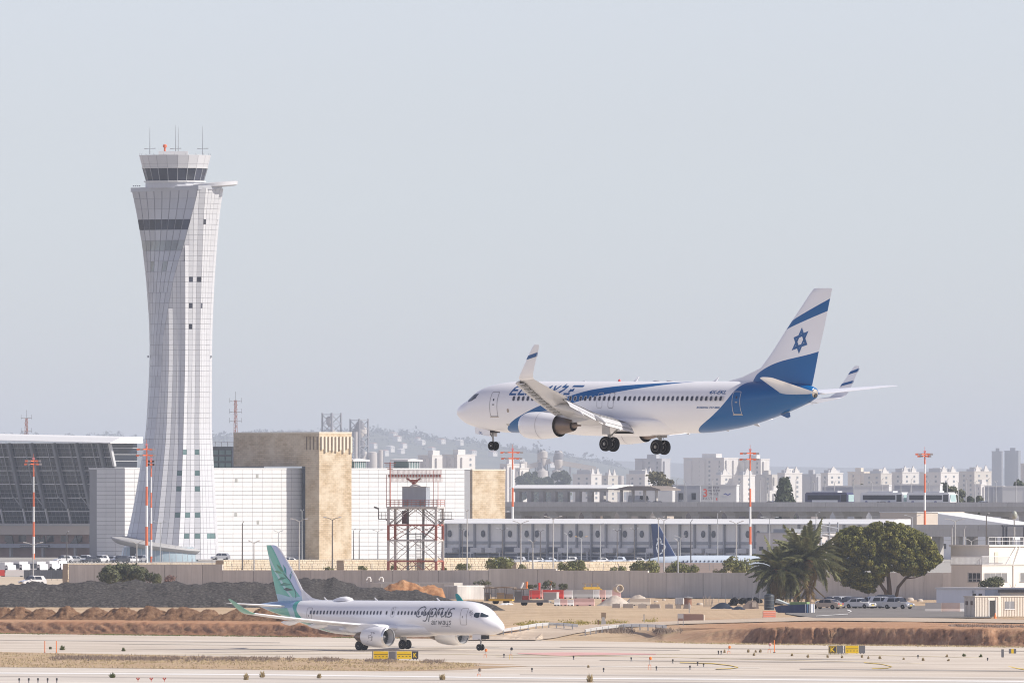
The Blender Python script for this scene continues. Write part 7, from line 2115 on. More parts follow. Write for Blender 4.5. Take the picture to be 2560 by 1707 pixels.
# ------------------------------------------------------------------ radar tower
DR = 2985
SR = F / DR
rt = thing('radar_tower', 'red and white steel radar tower with a rotating antenna on its platform', 'tower', (Xu(1039, DR), DR, 0), R(-12))
m_rr = mat('radar_red', (0.34, 0.10, 0.07), 0.65, var=0.2, scale=0.8)
m_rwt = mat('radar_white', (0.50, 0.48, 0.46), 0.65, var=0.15, scale=0.8)
m_rg = mat('radar_grey', (0.20, 0.20, 0.20), 0.7, var=0.2)
def rz_(v): return Zv(v, DR)
def ru(u): return (u - 1039) / SR
hw, hd = 3.95, 2.6
lev = [1453, 1402, 1350, 1312, 1270]
cols_ = [m_rr, m_rwt, m_rr, m_rwt]
for (va, vb_), mm in zip(zip(lev, lev[1:]), cols_):
 za, zb2 = rz_(va), rz_(vb_)
 for sx_ in (-1, 1):
  for sy_ in (-1, 1):
   MB().box(sx_ * hw - 0.19, sx_ * hw + 0.19, sy_ * hd - 0.19, sy_ * hd + 0.19, za, zb2).build('leg', mm, rt)
 MB().box(-hw, hw, -hd - 0.1, -hd + 0.1, zb2 - 0.15, zb2 + 0.15).build('beam', mm, rt)
 MB().box(-hw, hw, hd - 0.1, hd + 0.1, zb2 - 0.15, zb2 + 0.15).build('beam', mm, rt)
 for sx_ in (-1, 1):
  MB().box(sx_ * hw - 0.1, sx_ * hw + 0.1, -hd, hd, zb2 - 0.14, zb2 + 0.14).build('beam', mm, rt)
 for sy_ in (-1, 1):
  MB().bar((-hw, sy_ * hd, za), (0, sy_ * hd, zb2), 0.10).build('brace', mm, rt)
  MB().bar((hw, sy_ * hd, za), (0, sy_ * hd, zb2), 0.10).build('brace', mm, rt)
  MB().bar((-hw, sy_ * hd, zb2), (-hw * 0.35, sy_ * hd, (za + zb2) / 2), 0.08).build('brace', mm, rt)
  MB().bar((hw, sy_ * hd, zb2), (hw * 0.35, sy_ * hd, (za + zb2) / 2), 0.08).build('brace', mm, rt)
for x in (-1.3, 1.3):
 MB().box(x - 0.17, x + 0.17, -0.2, 0.2, rz_(1453), rz_(1268)).build('stair_column', m_rg, rt)
ld = MB()
for k in range(30):
 z = rz_(1450) + (rz_(1340) - rz_(1450)) * k / 29
 ld.box(0.1, 1.0, -0.5, -0.42, z, z + 0.06)
ld.box(0.08, 0.16, -0.52, -0.4, rz_(1453), rz_(1330)); ld.box(0.94, 1.02, -0.52, -0.4, rz_(1453), rz_(1330))
ld.build('ladder', m_rg, rt)
for v in (1430, 1404, 1351, 1336):
 MB().box(-1.6, 1.6, -0.9, 0.6, rz_(v), rz_(v) + 0.12).build('landing', m_rg, rt)
 MB().bar((-1.6, -0.9, rz_(v) + 1.0), (1.6, -0.9, rz_(v) + 1.0), 0.07).build('landing_rail', m_rg, rt)
MB().bar((1.4, -1, rz_(1347)), (3.4, -1, rz_(1312)), 0.35, 0.2).build('stair_flight', m_rg, rt)
MB().box(-hw - 0.3, hw + 0.3, -hd - 0.3, hd + 0.3, rz_(1270), rz_(1266)).build('platform', m_rwt, rt)
for sy_ in (-1, 1):
 MB().bar((-hw, sy_ * hd, rz_(1310)), (-hw * 0.2, sy_ * hd, rz_(1270)), 0.14).build('brace', m_rg, rt)
 MB().bar((hw, sy_ * hd, rz_(1310)), (hw * 0.2, sy_ * hd, rz_(1270)), 0.14).build('brace', m_rg, rt)
MB().box(-2.1, -1.3, -0.8, 0.2, rz_(1309), rz_(1276)).build('cabinet', mat('cabinet_maroon', (0.09, 0.03, 0.03), 0.6), rt)
for k in range(13):     # railing
 x = -hw - 0.25 + (2 * hw + 0.5) * k / 12
 for sy_ in (-1, 1):
  MB().bar((x, sy_ * (hd + 0.25), rz_(1266)), (x, sy_ * (hd + 0.25), rz_(1249.5)), 0.06).build('railing_post', m_rr, rt)
for v in (1249.5, 1255, 1260):
 for sy_ in (-1, 1):
  MB().bar((-hw - 0.25, sy_ * (hd + 0.25), rz_(v)), (hw + 0.25, sy_ * (hd + 0.25), rz_(v)), 0.07).build('railing', m_rr, rt)
 for sx_ in (-1, 1):
  MB().bar((sx_ * (hw + 0.25), -hd - 0.25, rz_(v)), (sx_ * (hw + 0.25), hd + 0.25, rz_(v)), 0.07).build('railing', m_rr, rt)
cbn = MB().box(ru(1010), ru(1071), -1.6, 1.6, rz_(1265.8), rz_(1217)).build('equipment_cabin', mat('cabin_blue_grey', (0.30, 0.33, 0.37), 0.5, var=0.12, streak=0.1), rt)
for u0, u1 in ((1016, 1027), (1053, 1066)):
 MB().box(ru(u0), ru(u1), -1.66, -1.58, rz_(1263), rz_(1252)).build('louvre', m_rg, cbn)
MB().box(ru(1009), ru(1072), -1.7, 1.7, rz_(1217), rz_(1215.5)).build('cabin_roof', m_rwt, rt)
MB(True, 50).lathe([(1.0, 0), (0.55, 0.35), (0.4, 0.6)], 16, 0, 'z', (0, 0, rz_(1215.5))).build('turntable', m_rwt, rt)
# antenna: open mesh sail with striped feed bar and horn
an0 = MB()
xa, xb, z0_, z1_ = ru(975), ru(1107), rz_(1204), rz_(1175)
def ay(x): return -0.9 + 0.045 * x * x
N = 40
for k in range(N + 1):
 x = xa + (xb - xa) * k / N
 an0.bar((x, ay(x), z0_), (x, ay(x) - 0.3, z1_), 0.045)
for j in range(12):
 z = z0_ + (z1_ - z0_) * j / 11
 for k in range(10):
  x0, x1 = xa + (xb - xa) * k / 10, xa + (xb - xa) * (k + 1) / 10
  an0.bar((x0, ay(x0) - 0.3 * j / 11, z), (x1, ay(x1) - 0.3 * j / 11, z), 0.045)
sail = an0.build('antenna_sail', mat('sail_pinkish', (0.50, 0.36, 0.34), 0.7), rt)
for k in range(36):
 x0, x1 = xa - 0.1 + (xb - xa + 0.2) * k / 36, xa - 0.1 + (xb - xa + 0.2) * (k + 1) / 36
 MB().box(x0, x1, -1.75, -1.45, rz_(1192.5), rz_(1186)).build('feed_bar_segment', m_rr if k % 2 else m_rwt, sail)
for sg_ in (-1, 1):
 for k in range(6):
  x0, x1 = sg_ * 1.25 * (1 - k / 6), sg_ * 1.25 * (1 - (k + 1) / 6)
  MB().bar((x0, -1.4, rz_(1194 + 2.2 * k)), (x1, -1.4, rz_(1194 + 2.2 * (k + 1))), 0.3).build('feed_strut', m_rr if k % 2 else m_rwt, sail)
MB().loft([[(-0.9, -1.6, rz_(1199)), (0.9, -1.6, rz_(1199)), (0.9, -1.1, rz_(1199)), (-0.9, -1.1, rz_(1199))], [(-0.2, -1.5, rz_(1210)), (0.2, -1.5, rz_(1210)), (0.2, -1.2, rz_(1210)), (-0.2, -1.2, rz_(1210))]]).build('feed_horn', m_rr, sail)
# corner poles, aerial and side galleries
for u, vt in ((973, 1186), (1094, 1176), (1105, 1200)):
 MB().tube([(ru(u), -hd, rz_(1266)), (ru(u), -hd, rz_(vt))], 0.06, 6).build('lightning_pole', m_rr, rt)
ap = MB().tube([(ru(982.5), -hd, rz_(1266)), (ru(982.5), -hd, rz_(1155))], 0.12, 6).build('aerial_pole', m_rr, rt)
for v, aw in ((1157, 30), (1161, 24), (1168, 22), (1172, 14)):
 MB().bar((ru(982.5 - aw / 2), -hd, rz_(v)), (ru(982.5 + aw / 2), -hd, rz_(v + 0.6)), 0.09).build('aerial_arm', m_rr, ap)
for sg_, ux in ((-1, 946), (1, 1134)):
 g_ = MB().box(min(ru(ux), sg_ * hw), max(ru(ux), sg_ * hw), -0.8, 0.8, rz_(1298), rz_(1296)).build('side_gallery', m_rg, rt)
 for k in range(4):
  x = sg_ * hw + (ru(ux) - sg_ * hw) * (k + 0.6) / 3.6
  MB().bar((x, -0.8, rz_(1297)), (x, -0.8, rz_(1280)), 0.07).build('railing_post', m_rg, g_)
 for v in (1280, 1288):
  MB().bar((sg_ * hw, -0.8, rz_(v)), (ru(ux), -0.8, rz_(v)), 0.07).build('railing', m_rg, g_)
 MB().bar((sg_ * hw, -0.6, rz_(1310)), (ru(ux) * 0.8, -0.6, rz_(1298)), 0.12).build('brace', m_rg, g_)
fl = MB().bar((ru(947), -0.8, rz_(1297)), (ru(947), -0.8, rz_(1270)), 0.14).build('floodlight_pole', m_rg, rt)
MB().bar((ru(947), -0.8, rz_(1271)), (ru(935), -0.8, rz_(1267)), 0.14, 0.3).build('floodlight', m_rg, fl)
# base slab and soil around it
bs = thing('radar_base_slab', 'concrete slab under the radar tower', 'slab', (Xu(1039, 2960), 2960, 0), R(-12))
MB().box(ru(938), ru(1147), -3.2, 3.4, rz_(1462) - 2.0, rz_(1454)).build('slab', mat('slab_concrete', (0.46, 0.44, 0.41), 0.85, var=0.2), bs)
for k in range(6):
 MB().box(ru(960 + 32 * k), ru(964 + 32 * k), -3.3, -3.2, 0.3, rz_(1456)).build('slab_post', m_conc, bs)
for i, u in enumerate((917, 948)):
 tag(MB(True, 40).tube([(0, 0, 0), (0, 0, 0.55), (0.2, 0, 0.85), (0.5, 0, 0.85), (0.62, 0, 0.55), (0.62, 0, 0.2)], 0.13, 8).build('vent_pipe', m_mw, None, (Xu(u, 2950), 2950, Zv(1456, 2950))), '%s white gooseneck vent pipe left of the radar tower' % ('left' if i == 0 else 'right'), 'pipe')
# ------------------------------------------------------------------ parked aircraft behind the wall: dark blue tail, pale fuselage
pa = thing('parked_airliner', 'parked jet with dark blue fin and pale fuselage behind the wall', 'airplane', (Xu(1660, 3900), 3900, 0), R(0))
sP = F / 3900
def pz(v): return Zv(v, 3900)
m_navy = mat('parked_navy_paint', (0.006, 0.026, 0.10), 0.35, coat=0.4)
m_pale = mat('parked_pale_paint', (0.55, 0.62, 0.70), 0.35, coat=0.4)
rg = []
zc_ = pz(1404)
for s_, r_ in ((-4.5, 0.25), (-3, 0.7), (-1, 1.15), (2, 1.55), (5, 1.7), (20, 1.7), (22, 1.5), (23.5, 0.9), (24, 0.3)):
 rg.append([(s_, r_ * math.sin(2 * PI * k / 24), zc_ - 0.3 + (0.3 if s_ < 0 else 0) + r_ * math.cos(2 * PI * k / 24)) for k in range(24)])
MB(True, 50).loft(rg).build('fuselage', m_pale, pa)
pf = [(pz(1402), (1636 - 1660) / sP, (1702 - 1660) / sP), (pz(1389), (1634 - 1660) / sP, (1690 - 1660) / sP), (pz(1350), (1631 - 1660) / sP, (1668 - 1660) / sP), (pz(1312), (1628 - 1660) / sP, (1648 - 1660) / sP), (pz(1309), (1628 - 1660) / sP, (1643 - 1660) / sP)]
frs = []
for z, le, te in pf:
 c = te - le
 frs.append([(te - c * x, c * h, z) for x, h in foil(8, 0.09)])
pfo = MB(True, 45).loft(frs).build('fin', m_navy, pa)
lg = MB()
for q in ribbon([((u_ - 1660) / sP, pz(v_)) for u_, v_ in [(1644, 1380), (1641, 1365), (1645, 1352), (1643, 1346), (1649, 1344), (1653, 1350), (1652, 1358), (1660, 1360), (1664, 1366), (1660, 1374), (1656, 1372), (1656, 1380), (1650, 1384)]], 0.22):
 lg.poly([(a, -0.30, b) for a, b in q])
lg.build('fin_emblem', mat('emblem_pale', (0.65, 0.70, 0.76), 0.5), pfo)
for k in range(14):
 MB().box(4 + k * 0.9, 4.25 + k * 0.9, -1.72, -1.5, zc_ + 0.0, zc_ + 0.34).build('window', m_pglass, pa)
MB().box(3.0, 5.0, -1.73, -1.6, zc_ - 0.25, zc_ - 0.05).build('registration_letters', m_navy, pa)
# ------------------------------------------------------------------ cars in the far car parks (things of a few pixels)
random.seed(21)
row = [(500 + 34, 1395, p_s, 'silver car parked right of the control tower entrance')]
car_proto('parked_estate_car', row[0][3], p_s, suv=True, loc=(Xu(551, 4420), 4420, 0.9), rz=R(-160), detail=False)
k = 0
for i, u in enumerate((158, 182, 205, 226, 248, 272, 300, 322, 345)):
 m = (p_w, p_s, p_w, p_k, p_w, p_s, p_k, p_w, p_s)[i]
 car_proto('distant_car', '%s distant parked car below the glass terminal, counted from the left' % ORD[i], m, suv=i % 2 == 0, loc=(Xu(u, 4250), 4250 + (i % 3) * 12, 0.9), rz=R(-150 + 20 * (i % 3)), group='cars below the glass terminal', detail=False)
for i, u in enumerate((690, 720, 1255, 1290, 1340, 1370, 1420, 1450, 1500, 1540, 1590)):
 m = (p_s, p_w, p_w, p_s, p_w, p_b, p_w, p_k, p_w, p_b, p_w)[i]
 car_proto('distant_car', '%s distant car in front of portal and cargo hall, counted from the left' % ORD[i], m, suv=i % 3 == 0, loc=(Xu(u, 4150), 4150, 1.0), rz=R(-150), group='cars before the cargo hall', detail=False)
m_box = mat('truck_box_white', (0.68, 0.68, 0.69), 0.5, var=0.08, rnd=0.1)
m_boxd = mat('truck_box_dark', (0.10, 0.11, 0.13), 0.6)
for i, (u, v, w, h, dkr) in enumerate(((14, 1418, 40, 26, 0), (52, 1416, 34, 26, 1), (95, 1416, 38, 26, 1), (128, 1414, 30, 24, 0), (150, 1414, 34, 26, 0), (70, 1434, 30, 14, 0), (120, 1430, 36, 12, 0), (-10, 1434, 30, 20, 0))):
 d = Dz(v + 6) - 150 + i * 9
 d = 3650 + i * 14
 s = F / d
 o = thing('box_truck', '%s of the white box trucks parked at the left edge, counted from the left' % ORD[i], 'truck', (Xu(u, d), d, Zv(v, d) - h / 2 / s), -AY, 'box trucks at the left edge')
 L, Wd, Hh = w / s / 0.9, 2.4, h / s
 MB().box(-L / 2, L / 2 * 0.55, -Wd / 2, Wd / 2, 0.5, Hh).build('cargo_box', m_box, o)
 if dkr: MB().box(-L / 2 + 0.2, L / 2 * 0.5, -Wd / 2 - 0.04, -Wd / 2 - 0.01, 0.7, Hh - 0.4).build('curtain_side', m_boxd, o)
 MB().prism([(L / 2 * 0.6, 0.4), (L / 2, 0.4), (L / 2, 1.2), (L / 2 * 0.92, Hh * 0.75), (L / 2 * 0.6, Hh * 0.75)], -Wd / 2 + 0.05, Wd / 2 - 0.05, 'y').build('cab', m_box, o)
 MB().box(L / 2 * 0.68, L / 2 * 0.9, -Wd / 2 + 0.01, -Wd / 2 + 0.04, 1.25, Hh * 0.68).build('cab_window', m_busg, o)
 for x in (-L * 0.32, L * 0.36):
  for y in (-Wd / 2 + 0.15, Wd / 2 - 0.15):
   MB(True, 40).lathe([(0.2, -0.14), (0.42, -0.14), (0.42, 0.14), (0.2, 0.14)], 14, 0, 'y').build('wheel', m_tyre, o, (x, y, 0.42))
# red and white plastic barriers and dark screen fence at the left
for i, (u0, u1, m) in enumerate(((-20, 12, mat('barrier_red', (0.60, 0.05, 0.035), 0.5)), (13, 59, mat('barrier_white', (0.72, 0.71, 0.69), 0.5)))):
 d = 3300
 tag(MB().prism([(Xu(u0, d), Zv(1439, d)), (Xu(u1, d), Zv(1439, d)), (Xu(u1, d) - 0.05, Zv(1424, d)), (Xu(u0, d) + 0.05, Zv(1424, d))], d, d + 0.5, 'y').build('plastic_barrier', m), ('red' if i == 0 else 'white') + ' barrier at the left edge before the trucks', 'barrier')
sf = thing('screen_fence', 'dark mesh screen fence left of the concrete wall', 'fence')
for k in range(8):
 u0, u1 = 60 + 13.8 * k, 60 + 13.8 * (k + 1)
 d = 3260
 MB().box(Xu(u0, d) + 0.02, Xu(u1, d) - 0.02, d, d + 0.06, Zv(1446, d), Zv(1424, d)).build('screen_panel', mat('screen_mesh', (0.10, 0.11, 0.13), 0.8, var=0.2, rnd=0.15), sf)
 MB().box(Xu(u0, d) - 0.04, Xu(u0, d) + 0.04, d + 0.07, d + 0.15, Zv(1450, d), Zv(1423, d)).build('post', m_gsteel, sf)
car_proto('white_suv', 'white SUV on the sandy ground below the left terminal', p_w, suv=True, loc=(Xu(81, 3080), 3080, Zv(1463, 3080)), rz=R(-150))
strip('sand_yard', [(-60, 1440), (172, 1444)], [(-60, 1466), (172, 1466)], 8, 2, soilmat('sand', [(0.42, 0.34, 0.25), (0.52, 0.43, 0.32), (0.58, 0.5, 0.4)], 0.3), 0.04, label='pale sandy yard at the left edge')
# ------------------------------------------------------------------ trees and bushes behind the wall and far trees on the viaduct
def bush(label, u, v, w, h, d, m, group=None, seed=0, n=10, leafn=90, zbase=None, lsize=None):
 random.seed(seed)
 s = F / d
 o = thing('bush', label, 'bush', (Xu(u, d), d, Zv(v, d) if zbase is None else zbase), 0, group)
 W2, H2 = w / 2 / s, h / s
 t = MB(True, 60)
 for k in range(5):
  a = 2 * PI * k / 5
  t.tube([(0, 0, -0.2), (W2 * 0.4 * math.cos(a), W2 * 0.3 * math.sin(a), H2 * 0.5), (W2 * 0.6 * math.cos(a), W2 * 0.4 * math.sin(a), H2 * 0.8)], [0.06, 0.04, 0.02], 5)
 t.build('stem', m_bark, o)
 c = MB()
 for k in range(n):
  x = random.uniform(-0.75, 0.75)
  zz = random.uniform(0.2, 0.8) * (1 - 0.5 * x * x)
  r = min(W2, H2) * random.uniform(0.28, 0.45)
  blob(c, (x * W2, random.uniform(-0.4, 0.4) * W2, zz * H2), r, leafn, lsize or max(0.06, r * 0.16), 0, 0.9)
 c.build('foliage', m, o)
 return o
bush('large olive-green bush against the concrete wall at the left', 312, 1457, 128, 46, 2900, m_olive, None, 1, 26, 150)
bush('smaller olive bush right of the large one by the wall', 372, 1457, 62, 30, 2890, m_olive, None, 2, 14, 110)
bush('reddish bare bush by the concrete wall', 431, 1457, 40, 24, 2900, leafmat('red_twigs', (0.20, 0.11, 0.09), (0.34, 0.22, 0.18)), None, 3, 10, 80)
bs_ = [(820, 1424, 30, 12), (906, 1424, 26, 18), (985, 1420, 22, 14), (1160, 1424, 46, 24), (1110, 1424, 18, 12), (1252, 1422, 74, 34), (1308, 1424, 30, 20), (1415, 1425, 40, 32), (1440, 1427, 60, 30), (1545, 1426, 40, 20), (1614, 1430, 70, 34), (1690, 1432, 62, 34), (1732, 1432, 44, 26), (1845, 1432, 80, 52), (1800, 1432, 36, 20)]
for i, (u, v, w, h) in enumerate(bs_):
 bush('%s shrub growing in front of the stone wall, counted from the left' % ORD[i], u, v + 4, w, h, 3130, m_bush, 'shrubs in front of the stone wall', 60 + i, 10 if w < 50 else 16, 55 if w < 40 else 90)
for i, (u, v, w, h) in enumerate(((1330, 1470, 30, 10), (1375, 1470, 50, 18), (1410, 1472, 30, 16), (1205, 1464, 60, 14))):
 bush('%s low bush behind the yard at the wall foot, counted from left' % ORD[i], u, v, w, h, 2880, m_olive, 'bushes behind the yard', 90 + i, 10, 70)
tree('cypress', 'dark cypress beside the billboard', on_deck(1858, 16) - Vector((0, 0, 6)), Zv(1204, 4890) - zm + 6, 3.0, 0, m_dkleaf, m_bark, 9, 130, 0.5, 0.35, 'cypress', seed=71)
tree('eucalyptus', 'tall loose tree beyond the viaduct left of the white shed', (Xu(1654, 5300), 5300, 0), Zv(1184, 5300), 5.0, 0, leafmat('eucalyptus_leaf', (0.09, 0.09, 0.05), (0.22, 0.19, 0.11)), m_bark, 16, 90, 0.5, 0.4, seed=72)
for i, (u, vt, w) in enumerate(((2362, 1209, 34), (2392, 1208, 40), (2425, 1230, 30), (2445, 1234, 34), (2540, 1196, 60), (2150, 1205, 20))):
 tree('roadside_tree', '%s dark tree beyond the right half of the viaduct, counted from the left' % ORD[[1, 2, 3, 4, 5, 0][i]], (Xu(u, 5350), 5350, 0), Zv(vt, 5350), w / 2 / (F / 5350) * 1.2, 0, m_olive if i % 2 else m_dkleaf, m_bark, 14, 90, 0.5, 0.35, 'cypress' if i == 0 else 'round', 'trees beyond the viaduct', seed=73 + i)
# ================================================================== NEAR GROUND: heaps, yard, car park, station house, signs
m_gravel = soilmat('dark_gravel', [(0.02, 0.019, 0.019), (0.09, 0.083, 0.079), (0.26, 0.24, 0.222)], 2.4, 0.3, 0.95)
m_heap = soilmat('brown_spoil', [(0.09, 0.048, 0.028), (0.27, 0.155, 0.09), (0.44, 0.29, 0.185)], 1.9, 0.2, 0.95)
m_clay = soilmat('orange_clay', [(0.20, 0.085, 0.035), (0.38, 0.19, 0.09), (0.52, 0.34, 0.20)], 1.0, 0.10, 0.95)
m_sand = soilmat('grey_sand', [(0.36, 0.30, 0.25), (0.46, 0.40, 0.34), (0.54, 0.48, 0.41)], 0.8, 0.04, 0.95)
def mound(name, label, prof, d, depth, m, zb=0.0, rough=0.25, cat='mound', group=None, n=None, freq=0.5, zg=None):
 """heap of loose earth: skyline as photograph (column,row), spread over a depth"""
 u0, u1 = prof[0][0], prof[-1][0]
 um = (u0 + u1) / 2
 x0 = Xu(um, d)
 g0 = H0(x0, d) if zg is None else zg
 nu = n or max(20, int((u1 - u0) / 2.2)); nv = 18
 mb = MB(True, 180)
 def fn(i, j):
  u = u0 + (u1 - u0) * i
  z = max(0.0, Zv(interp(prof, u), d) - g0)
  t = abs(j - 0.5) * 2
  k = max(0.0, 1 - t) ** 0.85
  k = min(1.0, k * 1.12)
  x = Xu(u, d); y = d + (j - 0.5) * depth
  nz = rough * fbm(x * freq, y * freq, um * 0.01, 5) * (0.15 + 0.85 * min(1, z)) * (0 if j in (0, 1) else 1)
  return (x - x0, (j - 0.5) * depth + rough * 1.4 * fbm(x * freq * 0.8, y * freq, 4.4) * (0 if j in (0, 1) else 1), z * k + nz * (0.3 + 0.7 * k) - 0.15 * (1 - k))
 mb.grid(nu, nv, fn)
 return tag(mb.build(name, m, None, (x0, d, g0)), label, cat, group)
# dark gravel banks at the left and behind the taxiing jet
mound('gravel_mound', 'long dark gravel bank stretching from the left edge', [(-140, 1470), (-60, 1464), (0, 1462), (120, 1461), (200, 1458), (260, 1456), (330, 1457), (400, 1460), (455, 1455), (520, 1457), (600, 1459), (660, 1462), (720, 1466), (790, 1485), (850, 1512), (880, 1525)], 2640, 26, m_gravel, rough=0.55, freq=0.35)
mound('gravel_mound', 'dark gravel bank with small peaks behind the green fin', [(560, 1512), (600, 1490), (650, 1474), (675, 1456), (695, 1446), (720, 1449), (760, 1445), (790, 1450), (815, 1455), (835, 1447), (860, 1455), (900, 1468), (960, 1474), (1040, 1478), (1100, 1490), (1140, 1505), (1200, 1521)], 2700, 24, m_gravel, rough=0.5, freq=0.4)
mound('gravel_mound', 'dark gravel slope above the nose of the taxiing jet', [(880, 1520), (960, 1492), (1040, 1492), (1100, 1497), (1150, 1502), (1200, 1504), (1230, 1510), (1262, 1524), (1275, 1530)], 2560, 14, m_gravel, rough=0.35, freq=0.5)
mound('clay_heap', 'orange clay heap in front of the radar tower slab', [(955, 1470), (970, 1462), (990, 1455), (1010, 1453), (1030, 1458), (1060, 1464), (1085, 1463), (1105, 1471), (1112, 1490), (1116, 1500)], 2780, 9, m_clay, rough=0.35, freq=0.7)
# row of brown spoil heaps on the bank
hp = [(u_, v_, w_ * 1.15) for u_, v_, w_ in ((-22, 1521, 70), (12, 1520, 72), (56, 1517, 76), (112, 1517, 70), (172, 1514, 82), (236, 1516, 84), (300, 1515, 100), (380, 1513, 84), (450, 1516, 92), (523, 1517, 88), (598, 1519, 96), (660, 1521, 86), (725, 1524, 80), (790, 1528, 80), (850, 1531, 80))]
for i, (u, vt, w) in enumerate(hp):
 d = 2296 - (u - 300) * 0.045
 g0 = Zv(1547, d)
 random.seed(200 + i)
 q = random.uniform(-0.12, 0.12); w *= random.uniform(0.82, 1.2); vt += random.uniform(-2.5, 5); u += random.uniform(-8, 8)
 pr = [(u - w * 0.62, 1549), (u - w * 0.42, 1538), (u - w * 0.2, vt + 6), (u - w * (0.05 + q), vt), (u + w * 0.08, vt + 1), (u + w * 0.25, vt + 7), (u + w * 0.42, vt + 16), (u + w * 0.6, 1549)]
 mound('spoil_heap', '%s brown spoil heap of the row on the bank, counted from the left' % ORD[i], pr, d, 5.5, m_heap, rough=0.34, cat='heap', group='spoil heaps along the bank', n=34, freq=1.5)
# low ridge of dark soil at the right crest
mound('soil_ridge', 'low ridge of dark soil at the left end of the right-hand bank', [(1700, 1580), (1715, 1574), (1740, 1571), (1790, 1569), (1850, 1570), (1900, 1574), (1915, 1580)], 2155, 5, m_heap, rough=0.2, freq=0.8)
# ------------------------------------------------------------------ guardrails
m_galv = mat('galvanised_rail', (0.62, 0.62, 0.61), 0.4, 0.35, var=0.1)
def guardrail(label, uv):
 o = thing('guardrail', label, 'guardrail', (0, 0, 0), 0, 'guardrails of the access road')
 pts = []
 for (u0, v0), (u1, v1) in zip(uv, uv[1:]):
  for k in range(6):
   q = k / 6
   p = G(u0 + (u1 - u0) * q, v0 + (v1 - v0) * q + 13); pts.append(p)
 b = MB()
 rings = []
 for p in pts:
  rings.append([(p.x, p.y - dy, p.z + z) for dy, z in ((0.0, 0.40), (0.07, 0.45), (0.07, 0.53), (0.0, 0.58), (0.07, 0.63), (0.07, 0.71), (0.0, 0.76), (-0.04, 0.58))])
 MB(True, 30).loft(rings).build('beam', m_galv, o)
 for k in range(0, len(pts), 3):
  p = pts[k]
  MB().box(p.x - 0.07, p.x + 0.07, p.y + 0.0, p.y + 0.14, p.z - 0.2, p.z + 0.72).build('post', m_gsteel, o)
guardrail('guardrail curving up right behind the taxiing jet nose', [(1258, 1574), (1300, 1567), (1340, 1560), (1372, 1557.5), (1410, 1559), (1452, 1563)])
guardrail('guardrail on the near side of the access road bend', [(1463, 1575), (1490, 1570), (1520, 1566), (1560, 1562), (1600, 1561.5), (1640, 1563), (1672, 1566)])
# ------------------------------------------------------------------ airfield signs and lights
m_syel = mat('sign_yellow', (0.80, 0.53, 0.0), 0.5, var=0.05)
m_sblk = mat('sign_black', (0.035, 0.035, 0.04), 0.5, var=0.1)
m_sgry = mat('sign_case_grey', (0.14, 0.14, 0.15), 0.5, var=0.1)
def sign(label, parts, d_v, vt, vb, legs=True):
 u0 = parts[0][0]
 gp_ = G(u0, d_v); d = gp_.y
 o = thing('taxiway_sign', label, 'sign', (Xu(u0, d), d, gp_.z), 0, 'airfield guidance signs')
 zg_ = gp_.z
 for (ua, ub, kind) in parts:
  xa, xb = Xu(ua, d) - Xu(u0, d), Xu(ub, d) - Xu(u0, d)
  z0, z1 = Zv(vb, d) - zg_, Zv(vt, d) - zg_
  if kind == 'y':
   f = MB().box(xa + 0.02, xb - 0.02, -0.02, 0.2, z0, z1).build('yellow_panel', m_syel, o)
   h_ = z1 - z0
   MB().box(xa + 0.06, xb - 0.06, -0.03, -0.015, z0 + h_ * 0.58, z0 + h_ * 0.63).build('message_line', m_sblk, f)
   for k in range(4):
    x = xa + (xb - xa) * (0.12 + 0.24 * k)
    MB().box(x, x + (xb - xa) * 0.1, -0.03, -0.015, z0 + h_ * 0.28, z0 + h_ * 0.36).build('message_mark', m_sblk, f)
  elif kind in ('K', 'KB'):
   f = MB().box(xa + 0.01, xb - 0.01, -0.01, 0.2, z0, z1).build('black_panel', m_sblk, o)
   tp = text_polys('K', bold=0.03)
   w_ = (xb - xa) * 0.52; h_ = (z1 - z0) * 0.62
   tm = MB()
   for p in tp: tm.poly([(xa + (xb - xa) * 0.25 + w_ * a, -0.03, z0 + (z1 - z0) * 0.19 + h_ * b) for a, b in p])
   tm.build('letter', m_syel, f)
   if kind == 'KB':
    for q in ribbon([(xa + 0.06, z0 + 0.06), (xb - 0.06, z0 + 0.06), (xb - 0.06, z1 - 0.06), (xa + 0.06, z1 - 0.06), (xa + 0.06, z0 + 0.06)], 0.035):
     MB().poly([(a, -0.03, b) for a, b in q]).build('border', m_syel, f)
  else:
   MB().box(xa + 0.01, xb - 0.01, 0.0, 0.2, z0, z1).build('case', m_sgry, o)
  for x in (xa + 0.2, xb - 0.2):
   MB().box(x - 0.04, x + 0.04, 0.05, 0.13, 0, z0).build('leg', m_sgry, o)
 return o
sign('yellow sign panel on the verge, left half of the pair below the taxiing jet', [(930.5, 933, 'g'), (933, 971, 'y'), (971, 988, 'g')], 1650, 1627, 1646.5)
sign('yellow sign with black K panel, right half of the pair below the jet', [(988, 991.5, 'g'), (991.5, 1029.5, 'y'), (1029.5, 1046, 'K')], 1649, 1627, 1646)
sign('black sign with framed yellow K on the right taxiway edge', [(2071, 2092, 'KB'), (2092, 2108, 'g')], 1635, 1613, 1632.5)
sign('yellow sign right of the framed K sign', [(2110, 2113, 'g'), (2113, 2147, 'y'), (2147, 2163, 'g')], 1634, 1613, 1632)
sign('dark sign seen nearly edge-on at the right edge', [(2503, 2510, 'g')], 1644, 1622, 1641)
gp_ = G(2522, 1636); d = gp_.y
o = thing('striped_marker_board', 'small yellow and grey striped marker board at the right edge', 'sign', (Xu(2522, d), d, gp_.z), 0)
for k in range(3):
 MB().box(0.26 * k + 0.0, 0.26 * (k + 1), 0, 0.08, 0.15, Zv(1621, d) - gp_.z).build('stripe', m_syel if k == 1 else m_sgry, o)
